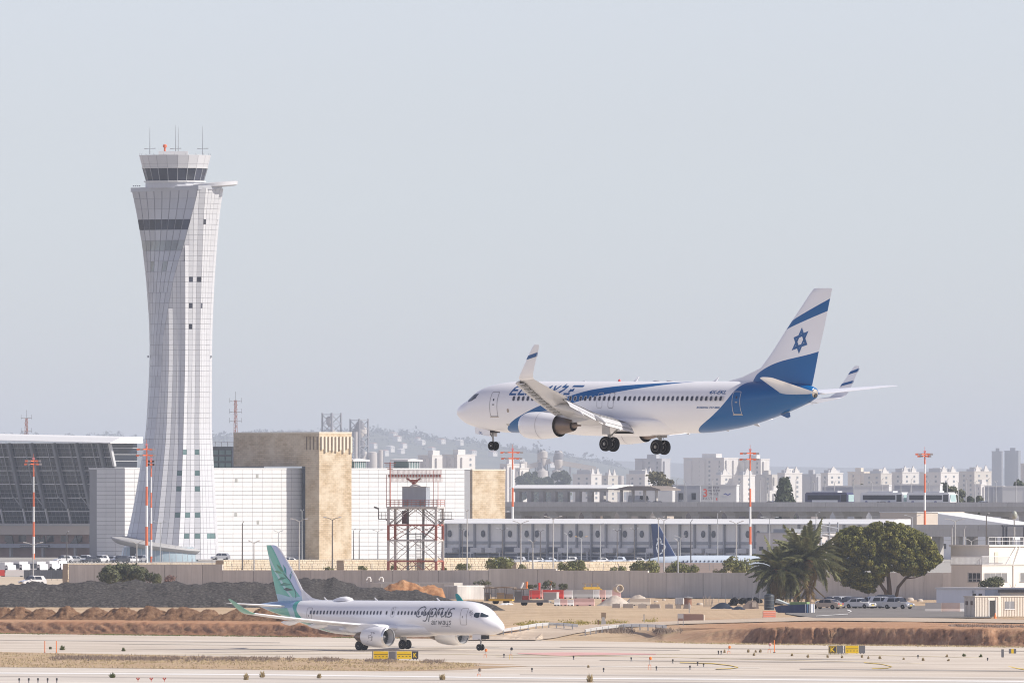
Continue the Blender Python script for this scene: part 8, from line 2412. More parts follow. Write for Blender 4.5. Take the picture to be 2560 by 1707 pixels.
m_org = mat('orange_paint', (0.80, 0.20, 0.03), 0.6)
def edge_light(label, u, v, h, m_top, group):
 p = G(u, v)
 o = thing('edge_light', label, 'light', p, 0, group)
 MB(True, 40).lathe([(0.16, 0), (0.05, 0.03), (0.05, h * 0.6)], 10).build('stem', m_sgry, o)
 MB(True, 40).lathe([(0.06, h * 0.5), (0.085, h * 0.58), (0.085, h * 0.95), (0.03, h)], 10).build('lens', m_top, o)
el = [(1260, 1643), (1434, 1648), (1330, 1679), (1509, 1679), (1578, 1652), (1641, 1675), (1682, 1657), (1725, 1673), (1744, 1663), (1759, 1667), (1796, 1635), (1803, 1635), (2295, 1646), (2469, 1653)]
el.sort()
for i, (u, v) in enumerate(el):
 edge_light('%s small dark edge light on the pavement, counted from the left' % ORD[i], u, v, 0.42, m_sblk, 'taxiway edge lights')
for i, u in enumerate((48, 72, 95, 119, 142)):
 edge_light('%s low runway light at the bottom left corner, counted from the left' % ORD[i], u, 1706, 0.45, m_sblk, 'low runway lights at the bottom left')
for i, u in enumerate((345, 378, 411)):
 p = G(u, 1703)
 o = thing('threshold_light', '%s of three red twin-headed lights at the bottom edge' % ('left', 'middle', 'right')[i], 'light', p, 0, 'red twin-headed lights'); o.scale = (0.6, 0.6, 0.6)
 MB(True, 40).tube([(0, 0, 0), (0, 0, 0.35)], 0.05, 8).build('stem', mat('light_red', (0.45, 0.06, 0.03), 0.5), o)
 for q in (-1, 1):
  MB(True, 40).tube([(0, 0, 0.3), (0.12 * q, 0, 0.42), (0.2 * q, 0, 0.62)], [0.06, 0.09, 0.12], 8).build('lamp_head', mat('light_red', (0.45, 0.06, 0.03), 0.5), o)
for i, (u, v, h, c) in enumerate(((1213, 1643, 0.95, 'orange'), (1277, 1647, 1.4, 'black'), (1624, 1674, 1.5, 'orange'), (1822, 1633, 0.8, 'orange'), (1197 + 0, 1690, 0.7, 'brown'), (1923, 1631, 1.1, 'pink'))):
 p = G(u, v)
 o = thing('windsock_pole' if h > 1.2 else 'marker_lamp', '%s lamp marker on legs, %s' % (c, ('by the nose wheel', 'with tall thin pole right of the nose wheel', 'with tall thin pole in the middle of the apron', 'left of the weeds', 'at the bottom below the jet nose', 'left of the framed K sign')[i]), 'marker', p, 0, 'marker lamps on legs'); o.scale = (0.75, 0.75, 0.8)
 for x in (-0.18, 0.18):
  MB().bar((x, 0, 0), (x * 0.9, 0, h * 0.45), 0.05).build('leg', m_org if c != 'black' else m_syel, o)
 MB().bar((-0.2, 0, h * 0.42), (0.2, 0, h * 0.42), 0.06).build('crossbar', m_org, o)
 MB().bar((0, 0, h * 0.4), (0, 0, h), 0.05).build('pole', m_gsteel, o)
 MB(True, 40).lathe([(0.04, 0), (0.2, 0.1), (0.18, 0.34), (0.05, 0.42)], 10).build('lamp', {'orange': m_org, 'black': m_sblk, 'brown': m_core, 'pink': mat('pink_lamp2', (0.7, 0.35, 0.3), 0.5)}[c], o, (0.12, 0, h * 0.82))
for i, (u, v0, v1) in enumerate(((112, 1601, 1632), (141, 1601, 1632), (1936, 1599, 1631))):
 gp_ = G(u, v1); d = gp_.y
 o = thing('orange_pole', ('left one of two orange poles by the weeds', 'right one of two orange poles by the weeds', 'orange pole before the right-hand bank')[i], 'pole', (Xu(u, d), d, gp_.z), 0, 'thin orange poles')
 MB(True, 40).lathe([(0.05, 0), (0.045, Zv(v0, d) - gp_.z)], 8).build('pole', m_org, o)
 MB(True, 40).lathe([(0.16, 0), (0.14, 0.06), (0.05, 0.08)], 10).build('foot', m_sblk, o)
# ------------------------------------------------------------------ car park
def place(u, v): return G(u, v)
cars = [('saloon_car', 'champagne saloon car next to the blue skip', p_c, False, 2066, 1524, -60 + 180 - 30),
  ('silver_hatchback', 'silver hatchback behind the champagne saloon', p_s, True, 2096, 1521, -150),
  ('dark_hatchback', 'dark blue hatchback between silver and white cars', p_k, True, 2122, 1521.5, -150),
  ('white_saloon', 'white saloon car right of the dark hatchback', p_w, False, 2150, 1522, -38),
  ('pale_blue_hatchback', 'pale silver-blue hatchback seen from behind in the row', p_b, True, 2180, 1521, 140),
  ('white_crossover', 'white crossover second from the right in the row', p_w, True, 2210, 1522, -38),
  ('silver_compact', 'silver compact car at the right end of the row', p_s, True, 2246, 1523.5, -38),
  ('rear_dark_car', 'dark car half hidden behind the row', p_k, True, 2205, 1516, 140),
  ('rear_silver_car', 'silver car half hidden behind the champagne saloon', p_s, False, 2078, 1517, -150)]
for nm, lab, m, suv, u, v, rz in cars:
 p = place(u, v); p.z += 0.12
 if nm == 'saloon_car': rz = 152
 o = car_proto(nm, lab, m, suv, p, R(rz), group='cars in the car park')
# skip: dark blue roll-off container with striped end
p = place(1988, 1533); d = p.y; s = F / d
sk = thing('blue_skip', 'dark blue roll-off skip with white striped end', 'skip', p, R(-14))
L_, H_ = 88 / s, 24 / s
m_skb = mat('skip_blue', (0.015, 0.035, 0.11), 0.55, var=0.25, scale=0.8)
MB().prism([(-L_ / 2, 0.25), (-L_ / 2 + 0.3, 0.12), (L_ / 2, 0.12), (L_ / 2, H_), (-L_ / 2 + 0.6, H_ * 0.86), (-L_ / 2 - 0.3, H_ * 0.7)], -1.1, 1.1, 'y').build('tub', m_skb, sk)
for k in range(5):
 MB().box(L_ / 2 + 0.01, L_ / 2 + 0.05, -1.1 + 0.44 * k, -1.1 + 0.44 * (k + 1), 0.14, H_).build('end_stripe', m_mw if k % 2 == 0 else m_skb, sk)
for k in range(3):
 MB().box(L_ / 2 - 0.75 + 0.26 * k, L_ / 2 - 0.62 + 0.26 * k, -1.14, -1.10, 0.14, H_).build('end_stripe', m_mw if k != 1 else mat('stripe_light_blue', (0.2, 0.4, 0.6), 0.5), sk)
for q in (0.15, 0.5, 0.8):
 MB().box(-L_ / 2 + L_ * q, -L_ / 2 + L_ * q + 0.1, -1.16, -1.1, 0.15, H_ * 0.85).build('side_rib', m_skb, sk)
MB().box(-L_ * 0.12, L_ * 0.38, -0.9, 0.9, H_ - 0.12, H_ + 0.28).build('waste', mat('waste_green', (0.20, 0.30, 0.12), 0.8, var=0.5, scale=2.5), sk)
MB().prism([(-L_ / 2 - 0.2, H_ * 1.15), (-L_ / 2 + 1.9, H_ * 0.86), (-L_ / 2 + 1.9, H_ * 0.9), (-L_ / 2 - 0.1, H_ * 1.5)], -0.9, 0.9, 'y').build('lid', mat('lid_pale', (0.42, 0.46, 0.45), 0.5), sk)
# water tank
p = place(1923, 1524); s = F / p.y
wt_ = thing('water_tank', 'black cylindrical water tank with ribs beside the skip', 'tank', p, 0)
r_ = 12.5 / s
MB(True, 40).lathe([(r_, 0), (r_, 36 / s), (r_ * 0.93, 38 / s), (r_ * 0.4, 40 / s), (r_ * 0.3, 41 / s)], 26).build('shell', mat('tank_black', (0.022, 0.03, 0.04), 0.5, var=0.2), wt_)
for k in range(4):
 z = (5 + 9 * k) / s
 MB(True, 40).lathe([(r_ + 0.005, z), (r_ + 0.05, z + 0.05), (r_ + 0.005, z + 0.1)], 26, cap=False).build('rib', mat('tank_grey', (0.10, 0.11, 0.12), 0.5), wt_)
# orange and white plastic barriers stacked
p = place(1923, 1543); s = F / p.y
sb = thing('stacked_plastic_barriers', 'stack of orange and white plastic barriers on the red soil', 'barrier', p, R(6))
for k in range(3):
 z0, z1 = (k * 5.6) / s, (k * 5.6 + 5.2) / s
 MB().prism([(-16 / s, z0), (16 / s, z0), (15.4 / s, z1), (-15.4 / s, z1)], -0.35, 0.35, 'y').build('barrier', mat('plastic_coral', (0.80, 0.24, 0.14), 0.5), sb)
 MB().box(-15.8 / s, 15.8 / s, -0.37, -0.35, z0 + 0.05, z0 + 0.1).build('white_band', m_mw, sb)
# rubble, tyres and pipes left of the tank
random.seed(31)
def tyre_pile(label, u, v, n):
 p = place(u, v)
 o = thing('tyre_pile', label, 'tyres', p, 0)
 for k in range(n):
  r = random.uniform(0.42, 0.6)
  t = MB(True, 50).lathe([(r * 0.55, -0.13), (r * 0.9, -0.16), (r, -0.06), (r, 0.06), (r * 0.9, 0.16), (r * 0.55, 0.13), (r * 0.55, -0.13)], 16, 0, 'z', cap=False)
  t.build('tyre', m_tyre, o, (random.uniform(-1.4, 1.4), random.uniform(-0.8, 0.8), 0.2 + 0.32 * (k // 4)), (random.uniform(-0.5, 0.5), random.uniform(-0.6, 0.6), 0))
tyre_pile('pile of old black tyres left of the water tank', 1848, 1513, 12)
tyre_pile('second pile of black tyres behind the concrete lump', 1880, 1507, 8)
def rubble(label, u, v, w, h, m, name='concrete_block', yaw=0, cat='block'):
 p = place(u, v); s = F / p.y
 W_, H__ = w / s, h / s
 random.seed(int(u))
 mb = MB().prism([(-W_ / 2, 0), (W_ / 2, 0), (W_ / 2 * 0.95, H__ * 0.55), (W_ * 0.30, H__), (-W_ * 0.1, H__ * 0.96), (-W_ / 2 * 0.9, H__ * 0.3)], -W_ * 0.3, W_ * 0.3, 'y')
 o = thing(name, label, cat, p, R(yaw))
 mb.build('lump', m, o)
 MB().box(W_ * 0.1, W_ * 0.35, -W_ * 0.34, -W_ * 0.28, H__ * 0.2, H__ * 0.8).build('chipped_face', m_sand, o)
 return o
rubble('slanted broken concrete lump left of the water tank', 1876, 1521, 42, 21, mat('rubble_grey', (0.24, 0.20, 0.18), 0.9, var=0.3))
def sheet_heap(label, u, v, w, h):
 p = place(u, v); s = F / p.y
 W_, H__ = w / s, h / s
 mb = MB(True, 40).grid(16, 8, lambda i, j: ((i - 0.5) * W_, (j - 0.5) * 1.6, max(0, H__ * math.sin(PI * min(1, max(0, i))) * math.sin(PI * j) + 0.12 * fbm(i * 6, j * 3))))
 tag(mb.build('plastic_sheet', mat('black_sheet', (0.02, 0.028, 0.045), 0.4, var=0.4, scale=2), None, p), label, 'sheet')
sheet_heap('heap under a dark plastic sheet behind the orange post', 1806, 1521, 58, 16)
sheet_heap('smaller dark plastic sheet heap beside the concrete lump', 1846, 1523, 34, 9)
pd = place(1769, 1517); s = F / pd.y
pb_ = thing('pole_bundle', 'bundle of upright wooden poles at the yard fence', 'poles', pd, 0)
for k in range(9):
 MB().bar((-0.6 + 0.15 * k, 0, 0), (-0.75 + 0.19 * k + random.uniform(-0.1, 0.1), 0.2, 1.45 + random.uniform(-0.3, 0.3)), 0.07).build('pole', mat('weathered_wood', (0.30, 0.25, 0.21), 0.9, var=0.2), pb_)
yf_ = thing('yard_fence', 'thin posts with wire in front of the palms', 'fence')
for k in range(13):
 p = place(1780 + 17 * k, 1508)
 MB().bar((p.x, p.y, p.z), (p.x, p.y, p.z + 1.5), 0.06).build('post', m_gsteel, yf_)
# cream corrugated cabin at the right edge
p = place(2437, 1543.5)
s = F / p.y
cc = thing('site_cabin', 'cream corrugated site cabin with dark doorway and small windows', 'cabin', p, -AY - R(12))
cs_, sn_ = math.cos(AY + R(12)), math.sin(AY + R(12))
Xc = 26 / s / cs_; Yc = 170 / s / sn_; Hc = 52 / s
m_cab = mat('cabin_cream', (0.66, 0.60, 0.52), 0.6, var=0.08, scale=0.4, streak=0.1)
MB().box(-Xc, -0.04, 0.04, Yc, 0.15, Hc).build('wall', m_cab, cc)
cor = MB()
nc = 42
for k in range(nc):
 y0 = Yc * k / nc; w = Yc / nc
 if 0.225 < (k + 0.5) / nc < 0.30: continue
 cor.box(-0.05, 0.03, y0 + w * 0.15, y0 + w * 0.6, 0.2, Hc - 0.08)
for k in range(8):
 x0 = -Xc + Xc * k / 8; w = Xc / 8
 cor.box(x0 + w * 0.2, x0 + w * 0.55, -0.015, 0.05, 0.2, Hc - 0.08)
o = cor.build('corrugation', m_cab, cc); o['kind'] = 'stuff'
MB().box(-Xc - 0.08, 0.08, -0.06, Yc + 0.1, Hc, Hc + 0.14).build('roof', mat('cabin_roof', (0.60, 0.55, 0.47), 0.7, var=0.15), cc)
yd = Yc * 0.262
MB().box(-0.03, 0.045, yd - 0.5, yd + 0.5, 0.15, Hc * 0.83).build('doorway', m_dark, cc)
MB().box(-0.02, 0.07, yd - 0.62, yd - 0.5, 0.15, Hc * 0.88).build('door_frame', m_clad, cc)
MB().box(-0.02, 0.07, yd + 0.5, yd + 0.62, 0.15, Hc * 0.88).build('door_frame', m_clad, cc)
MB().box(-0.02, 0.09, yd + 0.9, yd + 1.3, 0.15, Hc).build('joint_post', m_cab, cc)
wy = Yc * 0.52
wo = MB().box(-0.02, 0.06, wy - 0.75, wy + 0.75, Hc * 0.42, Hc * 0.78).build('window', mat('cabin_pane', (0.22, 0.22, 0.23), 0.2), cc)
MB().box(0.0, 0.09, wy - 0.85, wy + 0.85, Hc * 0.38, Hc * 0.42).build('sill', m_clad, wo)
MB().box(0.0, 0.09, wy - 0.05, wy + 0.05, Hc * 0.42, Hc * 0.78).build('mullion', m_clad, wo)
for q in (0.25, 0.72):
 MB().box(-Xc * (1 - q) - 0.22, -Xc * (1 - q) + 0.22, -0.05, 0.03, Hc * 0.62, Hc * 0.80).build('window', mat('cabin_window_brown', (0.10, 0.06, 0.05), 0.4), cc)
tag(MB(True, 40).lathe([(0.2, 0), (0.18, 0.04), (0.05, 0.7), (0.02, 0.72)], 12).build('traffic_cone', m_org, None, place(2488, 1545)), 'orange cone before the doorway of the cream cabin', 'cone')
# white low shed behind the cabin
p = Vector((Xu(2341, 2600), 2600, H0(Xu(2341, 2600), 2600))); s = F / 2600
ws = thing('white_shed', 'long low white shed behind the cream cabin', 'building', p, -R(18))
Xs = 420 / s; Hs = Zv(1471, 2600) - p.z
MB().box(0, Xs, 0, 6, -0.3, Hs).build('wall', mat('shed_white_paint', (0.70, 0.71, 0.74), 0.7, var=0.06, scale=0.3, streak=0.06), ws)
MB().box(-0.15, Xs, -0.2, 6.2, Hs, Hs + 0.18).build('roof', m_lsteel, ws)
for u_ in (2435, 2450):
 x = (u_ - 2341) / s / math.cos(R(18))
 MB().box(x - 0.25, x + 0.25, -0.05, 0.03, Zv(1488, 2600) - p.z, Zv(1483, 2600) - p.z).build('window', m_glassd, ws)
MB().box((2468 - 2341) / s, (2506 - 2341) / s, -0.06, 0.02, 0.6, Hs - 0.1).build('roller_shutter', mat('shutter_blue_grey', (0.36, 0.42, 0.50), 0.6, streak=0.2), ws)
MB().box((2508 - 2341) / s, Xs, -1.2, 0.0, Hs - 0.5, Hs - 0.1).build('awning', mat('awning_dark', (0.08, 0.08, 0.09), 0.7), ws)
MB().box(95 / s, 98 / s, -0.3, 0.0, Hs - 0.6, Hs - 0.2).build('wall_lamp', m_gsteel, ws)
# jersey barriers
for i, (u, w, m, lab) in enumerate(((2333, 40, mat('jersey_grey', (0.40, 0.37, 0.35), 0.85, var=0.15), 'grey concrete traffic barrier before the white shed'), (2376, 48, mat('jersey_pink', (0.46, 0.33, 0.28), 0.85, var=0.3, tint=(0.42, 0.38, 0.36)), 'reddish worn concrete traffic barrier before the white shed'), (2404, 14, m_clad, 'white concrete barrier end beside the cream cabin'))):
 p = place(u, 1530); s = F / p.y
 W_ = w / s
 o = thing('traffic_barrier', lab, 'barrier', p, R(-6), 'concrete barriers before the white shed')
 MB().prism([(-0.4, 0), (0.4, 0), (0.36, 0.2), (0.16, 0.5), (0.12, 24 / s), (-0.12, 24 / s), (-0.16, 0.5), (-0.36, 0.2)], -W_ / 2, W_ / 2, 'x').build('body', m, o)
 MB().box(-W_ * 0.3, -W_ * 0.18, -0.42, 0.42, 0.0, 0.1).build('lifting_slot', m_dark, o)
# two-storey station house
DH = 2790
p = Vector((Xu(2455, DH), DH, 0.4)); s = F / DH
sh_ = thing('station_house', 'two-storey white station house with terrace railing at the right edge', 'building', p, -AY)
Xh = 75 / s / CA; Yh = 190 / s / SA; Hh_ = Zv(1411, DH) - p.z
m_house = mat('house_white', (0.68, 0.64, 0.58), 0.8, var=0.06, scale=0.3, streak=0.06)
MB().box(-Xh, 0, 0, Yh, 0, Hh_).build('wall', m_house, sh_)
MB().box(-Xh - 0.1, 0.1, -0.1, Yh + 0.1, Hh_ - 0.12, Hh_ + 0.06).build('roof_slab', mat('slab_edge', (0.5, 0.48, 0.45), 0.8), sh_)
# windows: left face and sunlit face
def hwin(face, a, b, v0, v1, n):
 z0, z1 = Zv(v1, DH) - p.z, Zv(v0, DH) - p.z
 if face == 'x':
  w = MB().box(a, b, -0.02, 0.05, z0, z1).build('window', m_busg, sh_)
  MB().box(a - 0.12, a - 0.02, -0.06, 0.06, z0 - 0.1, z1 + 0.1).build('frame', m_gsteel, w)
  for k in range(n + 1):
   x = a + (b - a) * k / n
   MB().box(x - 0.04, x + 0.04, -0.06, 0.0, z0, z1).build('mullion', m_lsteel, w)
  MB().box(a, b, -0.06, 0.0, z0 + (z1 - z0) * 0.28, z0 + (z1 - z0) * 0.34).build('transom', m_lsteel, w)
  MB().box(a - 0.1, b + 0.1, -0.12, 0.0, z0 - 0.12, z0 - 0.02).build('sill', m_gsteel, w)
 else:
  w = MB().box(-0.05, 0.02, a, b, z0, z1).build('window', mat('blind_glass', (0.20, 0.20, 0.20), 0.25, var=0.3), sh_)
  for k in range(n + 1):
   y = a + (b - a) * k / n
   MB().box(0.0, 0.06, y - 0.04, y + 0.04, z0, z1).build('mullion', m_lsteel, w)
  MB().box(0.0, 0.12, a - 0.1, b + 0.1, z0 - 0.12, z0 - 0.02).build('sill', m_gsteel, w)
hwin('x', -Xh + 42 / s / CA, -Xh + 72 / s / CA, 1432, 1453, 3)
hwin('y', 5 / s / SA, 64 / s / SA, 1432, 1453, 4)
hwin('y', 98 / s / SA, 150 / s / SA, 1432, 1453, 3)
# terrace railing
m_rail = mat('railing_white', (0.72, 0.73, 0.74), 0.5)
z0r, z1r = Hh_ + 0.06, Zv(1390, DH) - p.z
for k in range(36):
 x = -Xh + Xh * k / 36
 MB().box(x, x + 0.05, -0.05, 0.0, z0r, z1r - 0.05).build('baluster', m_rail, sh_)
for k in range(30):
 y = 76 / s / SA * k / 30
 MB().box(-0.02, 0.03, y, y + 0.05, z0r, z1r - 0.05).build('baluster', m_rail, sh_)
MB().box(-Xh, 0, -0.08, 0.02, z1r - 0.08, z1r).build('handrail', m_rail, sh_)
MB().box(-0.04, 0.06, 0, 76 / s / SA, z1r - 0.08, z1r).build('handrail', m_rail, sh_)
# penthouse, upper railing, dark frame
zp = Zv(1366, DH) - p.z
MB().box(-9, -1.2, 3.0, Yh, Hh_, zp).build('penthouse', m_house, sh_)
MB().box(-9.2, -1.0, 2.8, Yh + 0.2, zp, zp + 0.25).build('penthouse_roof', m_house, sh_)
MB().box(-1.22, -1.12, 4.2, 5.0, Hh_, Hh_ + 1.9).build('door', mat('door_cream', (0.62, 0.56, 0.46), 0.7), sh_)
MB().bar((-1.0, 6.6, Hh_), (-1.0, 9.0, zp), 0.12).build('ladder', m_rail, sh_)
MB().bar((-1.0, 8.4, Hh_), (-1.0, 9.8, zp), 0.12).build('ladder', m_rail, sh_)
for k in range(9):
 y = 3.0 + 1.6 * k
 MB().bar((-1.3, y, zp + 0.25), (-1.3, y, zp + 1.4), 0.06).build('roof_rail_post', m_rail, sh_)
for z in (0.85, 1.4):
 MB().bar((-1.3, 3.0, zp + z), (-1.3, Yh, zp + z), 0.06).build('roof_rail', m_rail, sh_)
zf = Zv(1312, DH) - p.z
for y in (9.2, 9.9, 14.0, 14.6):
 MB().box(-4.0, -3.75, y, y + 0.22, zp, zf).build('gantry_post', mat('gantry_dark', (0.035, 0.04, 0.055), 0.6), sh_)
MB().box(-4.0, -3.75, 9.0, 14.9, zf - 0.3, zf).build('gantry_beam', mat('gantry_dark', (0.035, 0.04, 0.055), 0.6), sh_)
for yy in (7.0, 10.5):
 MB().box(0.02, 0.12, yy, yy + 0.12, 0, Hh_ - 0.1).build('drain_pipe', m_conc, sh_)
# search lamp on a pole behind the house
sl_ = thing('search_lamp', 'round grey search lamp on a pole over the station house', 'lamp', (Xu(2536, 2900), 2900, 0), 0)
ss_ = F / 2900
MB(True, 40).lathe([(0.14, 0), (0.12, Zv(1298, 2900))], 10).build('pole', m_pole, sl_)
MB(True, 50).lathe([(0.1, 0), (0.32, 0.15), (0.42, 0.5), (0.42, 0.85), (0.3, 1.15), (0.08, 1.3)], 18).build('dome', mat('lamp_dome', (0.33, 0.35, 0.30), 0.4, var=0.2), sl_, (0, 0, Zv(1297, 2900)))
MB(True, 40).tube([(-0.5, 0, Zv(1283, 2900)), (-0.5, 0, Zv(1294, 2900)), (0, 0, Zv(1299, 2900)), (0.5, 0, Zv(1294, 2900)), (0.5, 0, Zv(1283, 2900))], 0.05, 6).build('yoke', m_lsteel, sl_)
bush('dark olive bush against the station house', 2478, 1471, 70, 30, 2700, m_olive, None, 33, 16, 110)
bt = thing('bare_tree', 'leafless young tree against the sunlit station house wall', 'tree', (Xu(2532, 2720), 2720, 0.5), 0)
bm_ = MB(True, 60)
bm_.tube([(0, 0, 0), (0.05, 0, 2.2), (0.0, 0, 3.6)], [0.09, 0.06, 0.03], 6)
for a, z, l in ((0.6, 1.2, 1.6), (-0.7, 1.6, 1.0), (0.4, 2.0, 1.4), (-0.4, 2.4, 0.9)):
 bm_.tube([(0, 0, z), (a * 0.6, 0.1, z + l * 0.5), (a * 1.3, 0, z + l)], [0.045, 0.03, 0.012], 5)
bm_.build('trunk', m_bark, bt)
# ------------------------------------------------------------------ palms and pine
m_palm = leafmat('palm_leaf', (0.06, 0.075, 0.035), (0.22, 0.22, 0.10), 0.25)
m_palmy = leafmat('palm_leaf_dry', (0.20, 0.14, 0.06), (0.38, 0.29, 0.13), 0.2)
m_pbark = mat('palm_bark', (0.15, 0.11, 0.085), 0.95, var=0.4, scale=5, bump=0.05)
def frond_mesh(name, L, droop, seed, m, bend):
 rnd_ = random.Random(seed)
 mb = MB()
 N = 13
 pts = []
 for k in range(N + 1):
  t = k / N
  pts.append(Vector((L * (t * (1 - 0.22 * droop * t)), bend * t * t, L * (0.42 * t - droop * 0.80 * t * t))))
 for k in range(N):
  a, b = pts[k], pts[k + 1]
  w = 0.05 * (1 - k / N) + 0.012
  mb.quad(a + Vector((0, -w, 0)), a + Vector((0, w, 0)), b + Vector((0, w * 0.8, 0)), b + Vector((0, -w * 0.8, 0)))
  for q in (0.0, 0.33, 0.66):
   p = a.lerp(b, q); t = (k + q) / N
   if t < 0.10: continue
   ll = 0.95 * math.sin(PI * min(1, 0.18 + 0.85 * t)) ** 0.6 * (L / 5)
   d = (b - a).normalized()
   for sg_ in (-1, 1):
    side = Vector((d.x * 0.62, sg_ * 0.72, d.z * 0.62 + rnd_.uniform(-0.42, 0.08))).normalized()
    tip = p + side * ll * rnd_.uniform(0.75, 1.1) + Vector((0, 0, -0.18 * ll))
    wv = Vector((0.075, 0, 0.03)) * (L / 5)
    mb.add([p - wv, p + wv, p.lerp(tip, 0.55) + wv * 0.9, tip, p.lerp(tip, 0.55) - wv * 0.9], [(0, 1, 2, 4), (4, 2, 3)])
 return mb.mesh(name, m)
FR = [frond_mesh('frond', 5.2, dr, 50 + i, m_palm, bd) for i, (dr, bd) in enumerate(((0.25, 0.3), (0.6, -0.3), (0.95, 0.5), (1.3, 0.2), (0.45, 0.9)))]
FRY = [frond_mesh('frond', 4.6, 1.7, 70, m_palmy, 0.2), frond_mesh('frond', 4.4, 2.2, 71, m_palmy, -0.2)]
def palm(label, u, v, vt_crown, d_off, seed, sc, trunk_r=0.38, lean=0.0):
 rnd_ = random.Random(seed)
 p = place(u, v); p.y += d_off
 s = F / p.y
 o = thing('date_palm', label, 'palm tree', p, 0, 'date palms by the car park')
 Ht = (v - vt_crown) / s
 t = MB(True, 60)
 N = 22
 t.loft([[(lean * (k / N) ** 2 + (trunk_r * (1.0 - 0.15 * k / N) + (0.07 if k % 2 else -0.02)) * math.cos(2 * PI * j / 12), (trunk_r * (1.0 - 0.15 * k / N) + (0.07 if k % 2 else -0.02)) * math.sin(2 * PI * j / 12), Ht * k / N - 0.2) for j in range(12)] for k in range(N + 1)])
 t.build('trunk', m_pbark, o)
 MB(True, 60).lathe([(trunk_r, -0.9), (trunk_r * 1.9, -0.3), (trunk_r * 1.7, 0.4), (0.1, 1.0)], 14, 0, 'z', (lean, 0, Ht)).build('crown_boss', mat('palm_boss', (0.27, 0.13, 0.06), 0.9, var=0.4, scale=4), o)
 n = 76
 for k in range(n):
  a = 2 * PI * k * 0.381966 + rnd_.uniform(-0.2, 0.2)
  q = k / n
  tilt = R(-72 + 112 * q + rnd_.uniform(-9, 9))        # young fronds upright, old ones hanging
  fr = link('frond', rnd_.choice(FR[:3] if q < 0.45 else FR[1:5]), o, (lean, 0, Ht + 0.3 * (1 - q)))
  fr.rotation_euler = (0, tilt * 0.86, a + 0.45 * math.cos(a))      # swept by the wind to the right
  f = sc * rnd_.uniform(0.85, 1.12)
  fr.scale = (f, f, f)
 for k in range(14):
  a = 2 * PI * k / 14 + rnd_.uniform(-0.3, 0.3)
  fr = link('frond', rnd_.choice(FRY), o, (lean, 0, Ht - 0.3))
  fr.rotation_euler = (0, R(rnd_.uniform(25, 55)), a)
  f = sc * rnd_.uniform(0.75, 0.95); fr.scale = (f, f, f)
 return o
palm('left date palm with orange fruit stalks beside the water tank', 1948, 1512, 1437, 0, 1, 1.12)
palm('right taller date palm beside the pine', 2024, 1513, 1408, 12, 2, 1.26, 0.42)
palm('middle date palm leaning between the two others', 1996, 1511, 1402, 26, 3, 1.05, 0.36, 0.6)
fs = thing('fruit_stalks', 'orange fruit stalks in the left palm crown', 'fruit', place(1948, 1512), 0)
sF_ = F / fs.location.y
for k in range(12):
 a = 2 * PI * k / 12
 MB(True).tube([(0, -0.4, 72 / sF_), (0.7 * math.cos(a), -0.5 + 0.4 * math.sin(a), 72 / sF_ + 1.1), (1.2 * math.cos(a), -0.6 + 0.7 * math.sin(a), 72 / sF_ + 0.8)], 0.05, 5).build('stalk', mat('stalk_orange', (0.48, 0.20, 0.08), 0.8), fs)
# umbrella pine: forked trunk and a broad crown of clumps with gaps
random.seed(77)
pp = place(2232, 1508); pp.y += 25
s = F / pp.y
pine = thing('umbrella_pine', 'broad umbrella pine with forked trunk behind the parked cars', 'pine tree', pp, 0)
def pq(u, v): return ((u - 2232) / s, (1508 - v) / s)
tb = MB(True, 60)
def limb(uv, r, yy=0.0):
 n = len(uv)
 tb.tube([(pq(u_, v_)[0], yy * k / (n - 1), pq(u_, v_)[1]) for k, (u_, v_) in enumerate(uv)], r, 8)
limb([(2230, 1510), (2222, 1480), (2205, 1455), (2185, 1425), (2160, 1400)], [0.36, 0.30, 0.24, 0.18, 0.1], -1)
limb([(2234, 1510), (2232, 1470), (2228, 1430), (2236, 1395), (2250, 1360)], [0.40, 0.34, 0.28, 0.2, 0.1], 0.5)
limb([(2246, 1510), (2254, 1470), (2272, 1448), (2300, 1430), (2322, 1415)], [0.30, 0.26, 0.2, 0.15, 0.08], 1)
limb([(2228, 1430), (2250, 1415), (2280, 1405), (2310, 1390)], [0.2, 0.16, 0.12, 0.06], -1.5)
limb([(2205, 1455), (2180, 1446), (2150, 1440), (2120, 1425)], [0.18, 0.14, 0.1, 0.05], 1.5)
limb([(2236, 1395), (2200, 1375), (2170, 1350)], [0.16, 0.12, 0.06], 2)
limb([(2272, 1448), (2296, 1446), (2315, 1440)], [0.1, 0.07, 0.03], -1)
tb.build('trunk', m_bark, pine)
m_pine = leafmat('pine_needles', (0.04, 0.058, 0.012), (0.26, 0.24, 0.055), 0.15)
cl = MB()
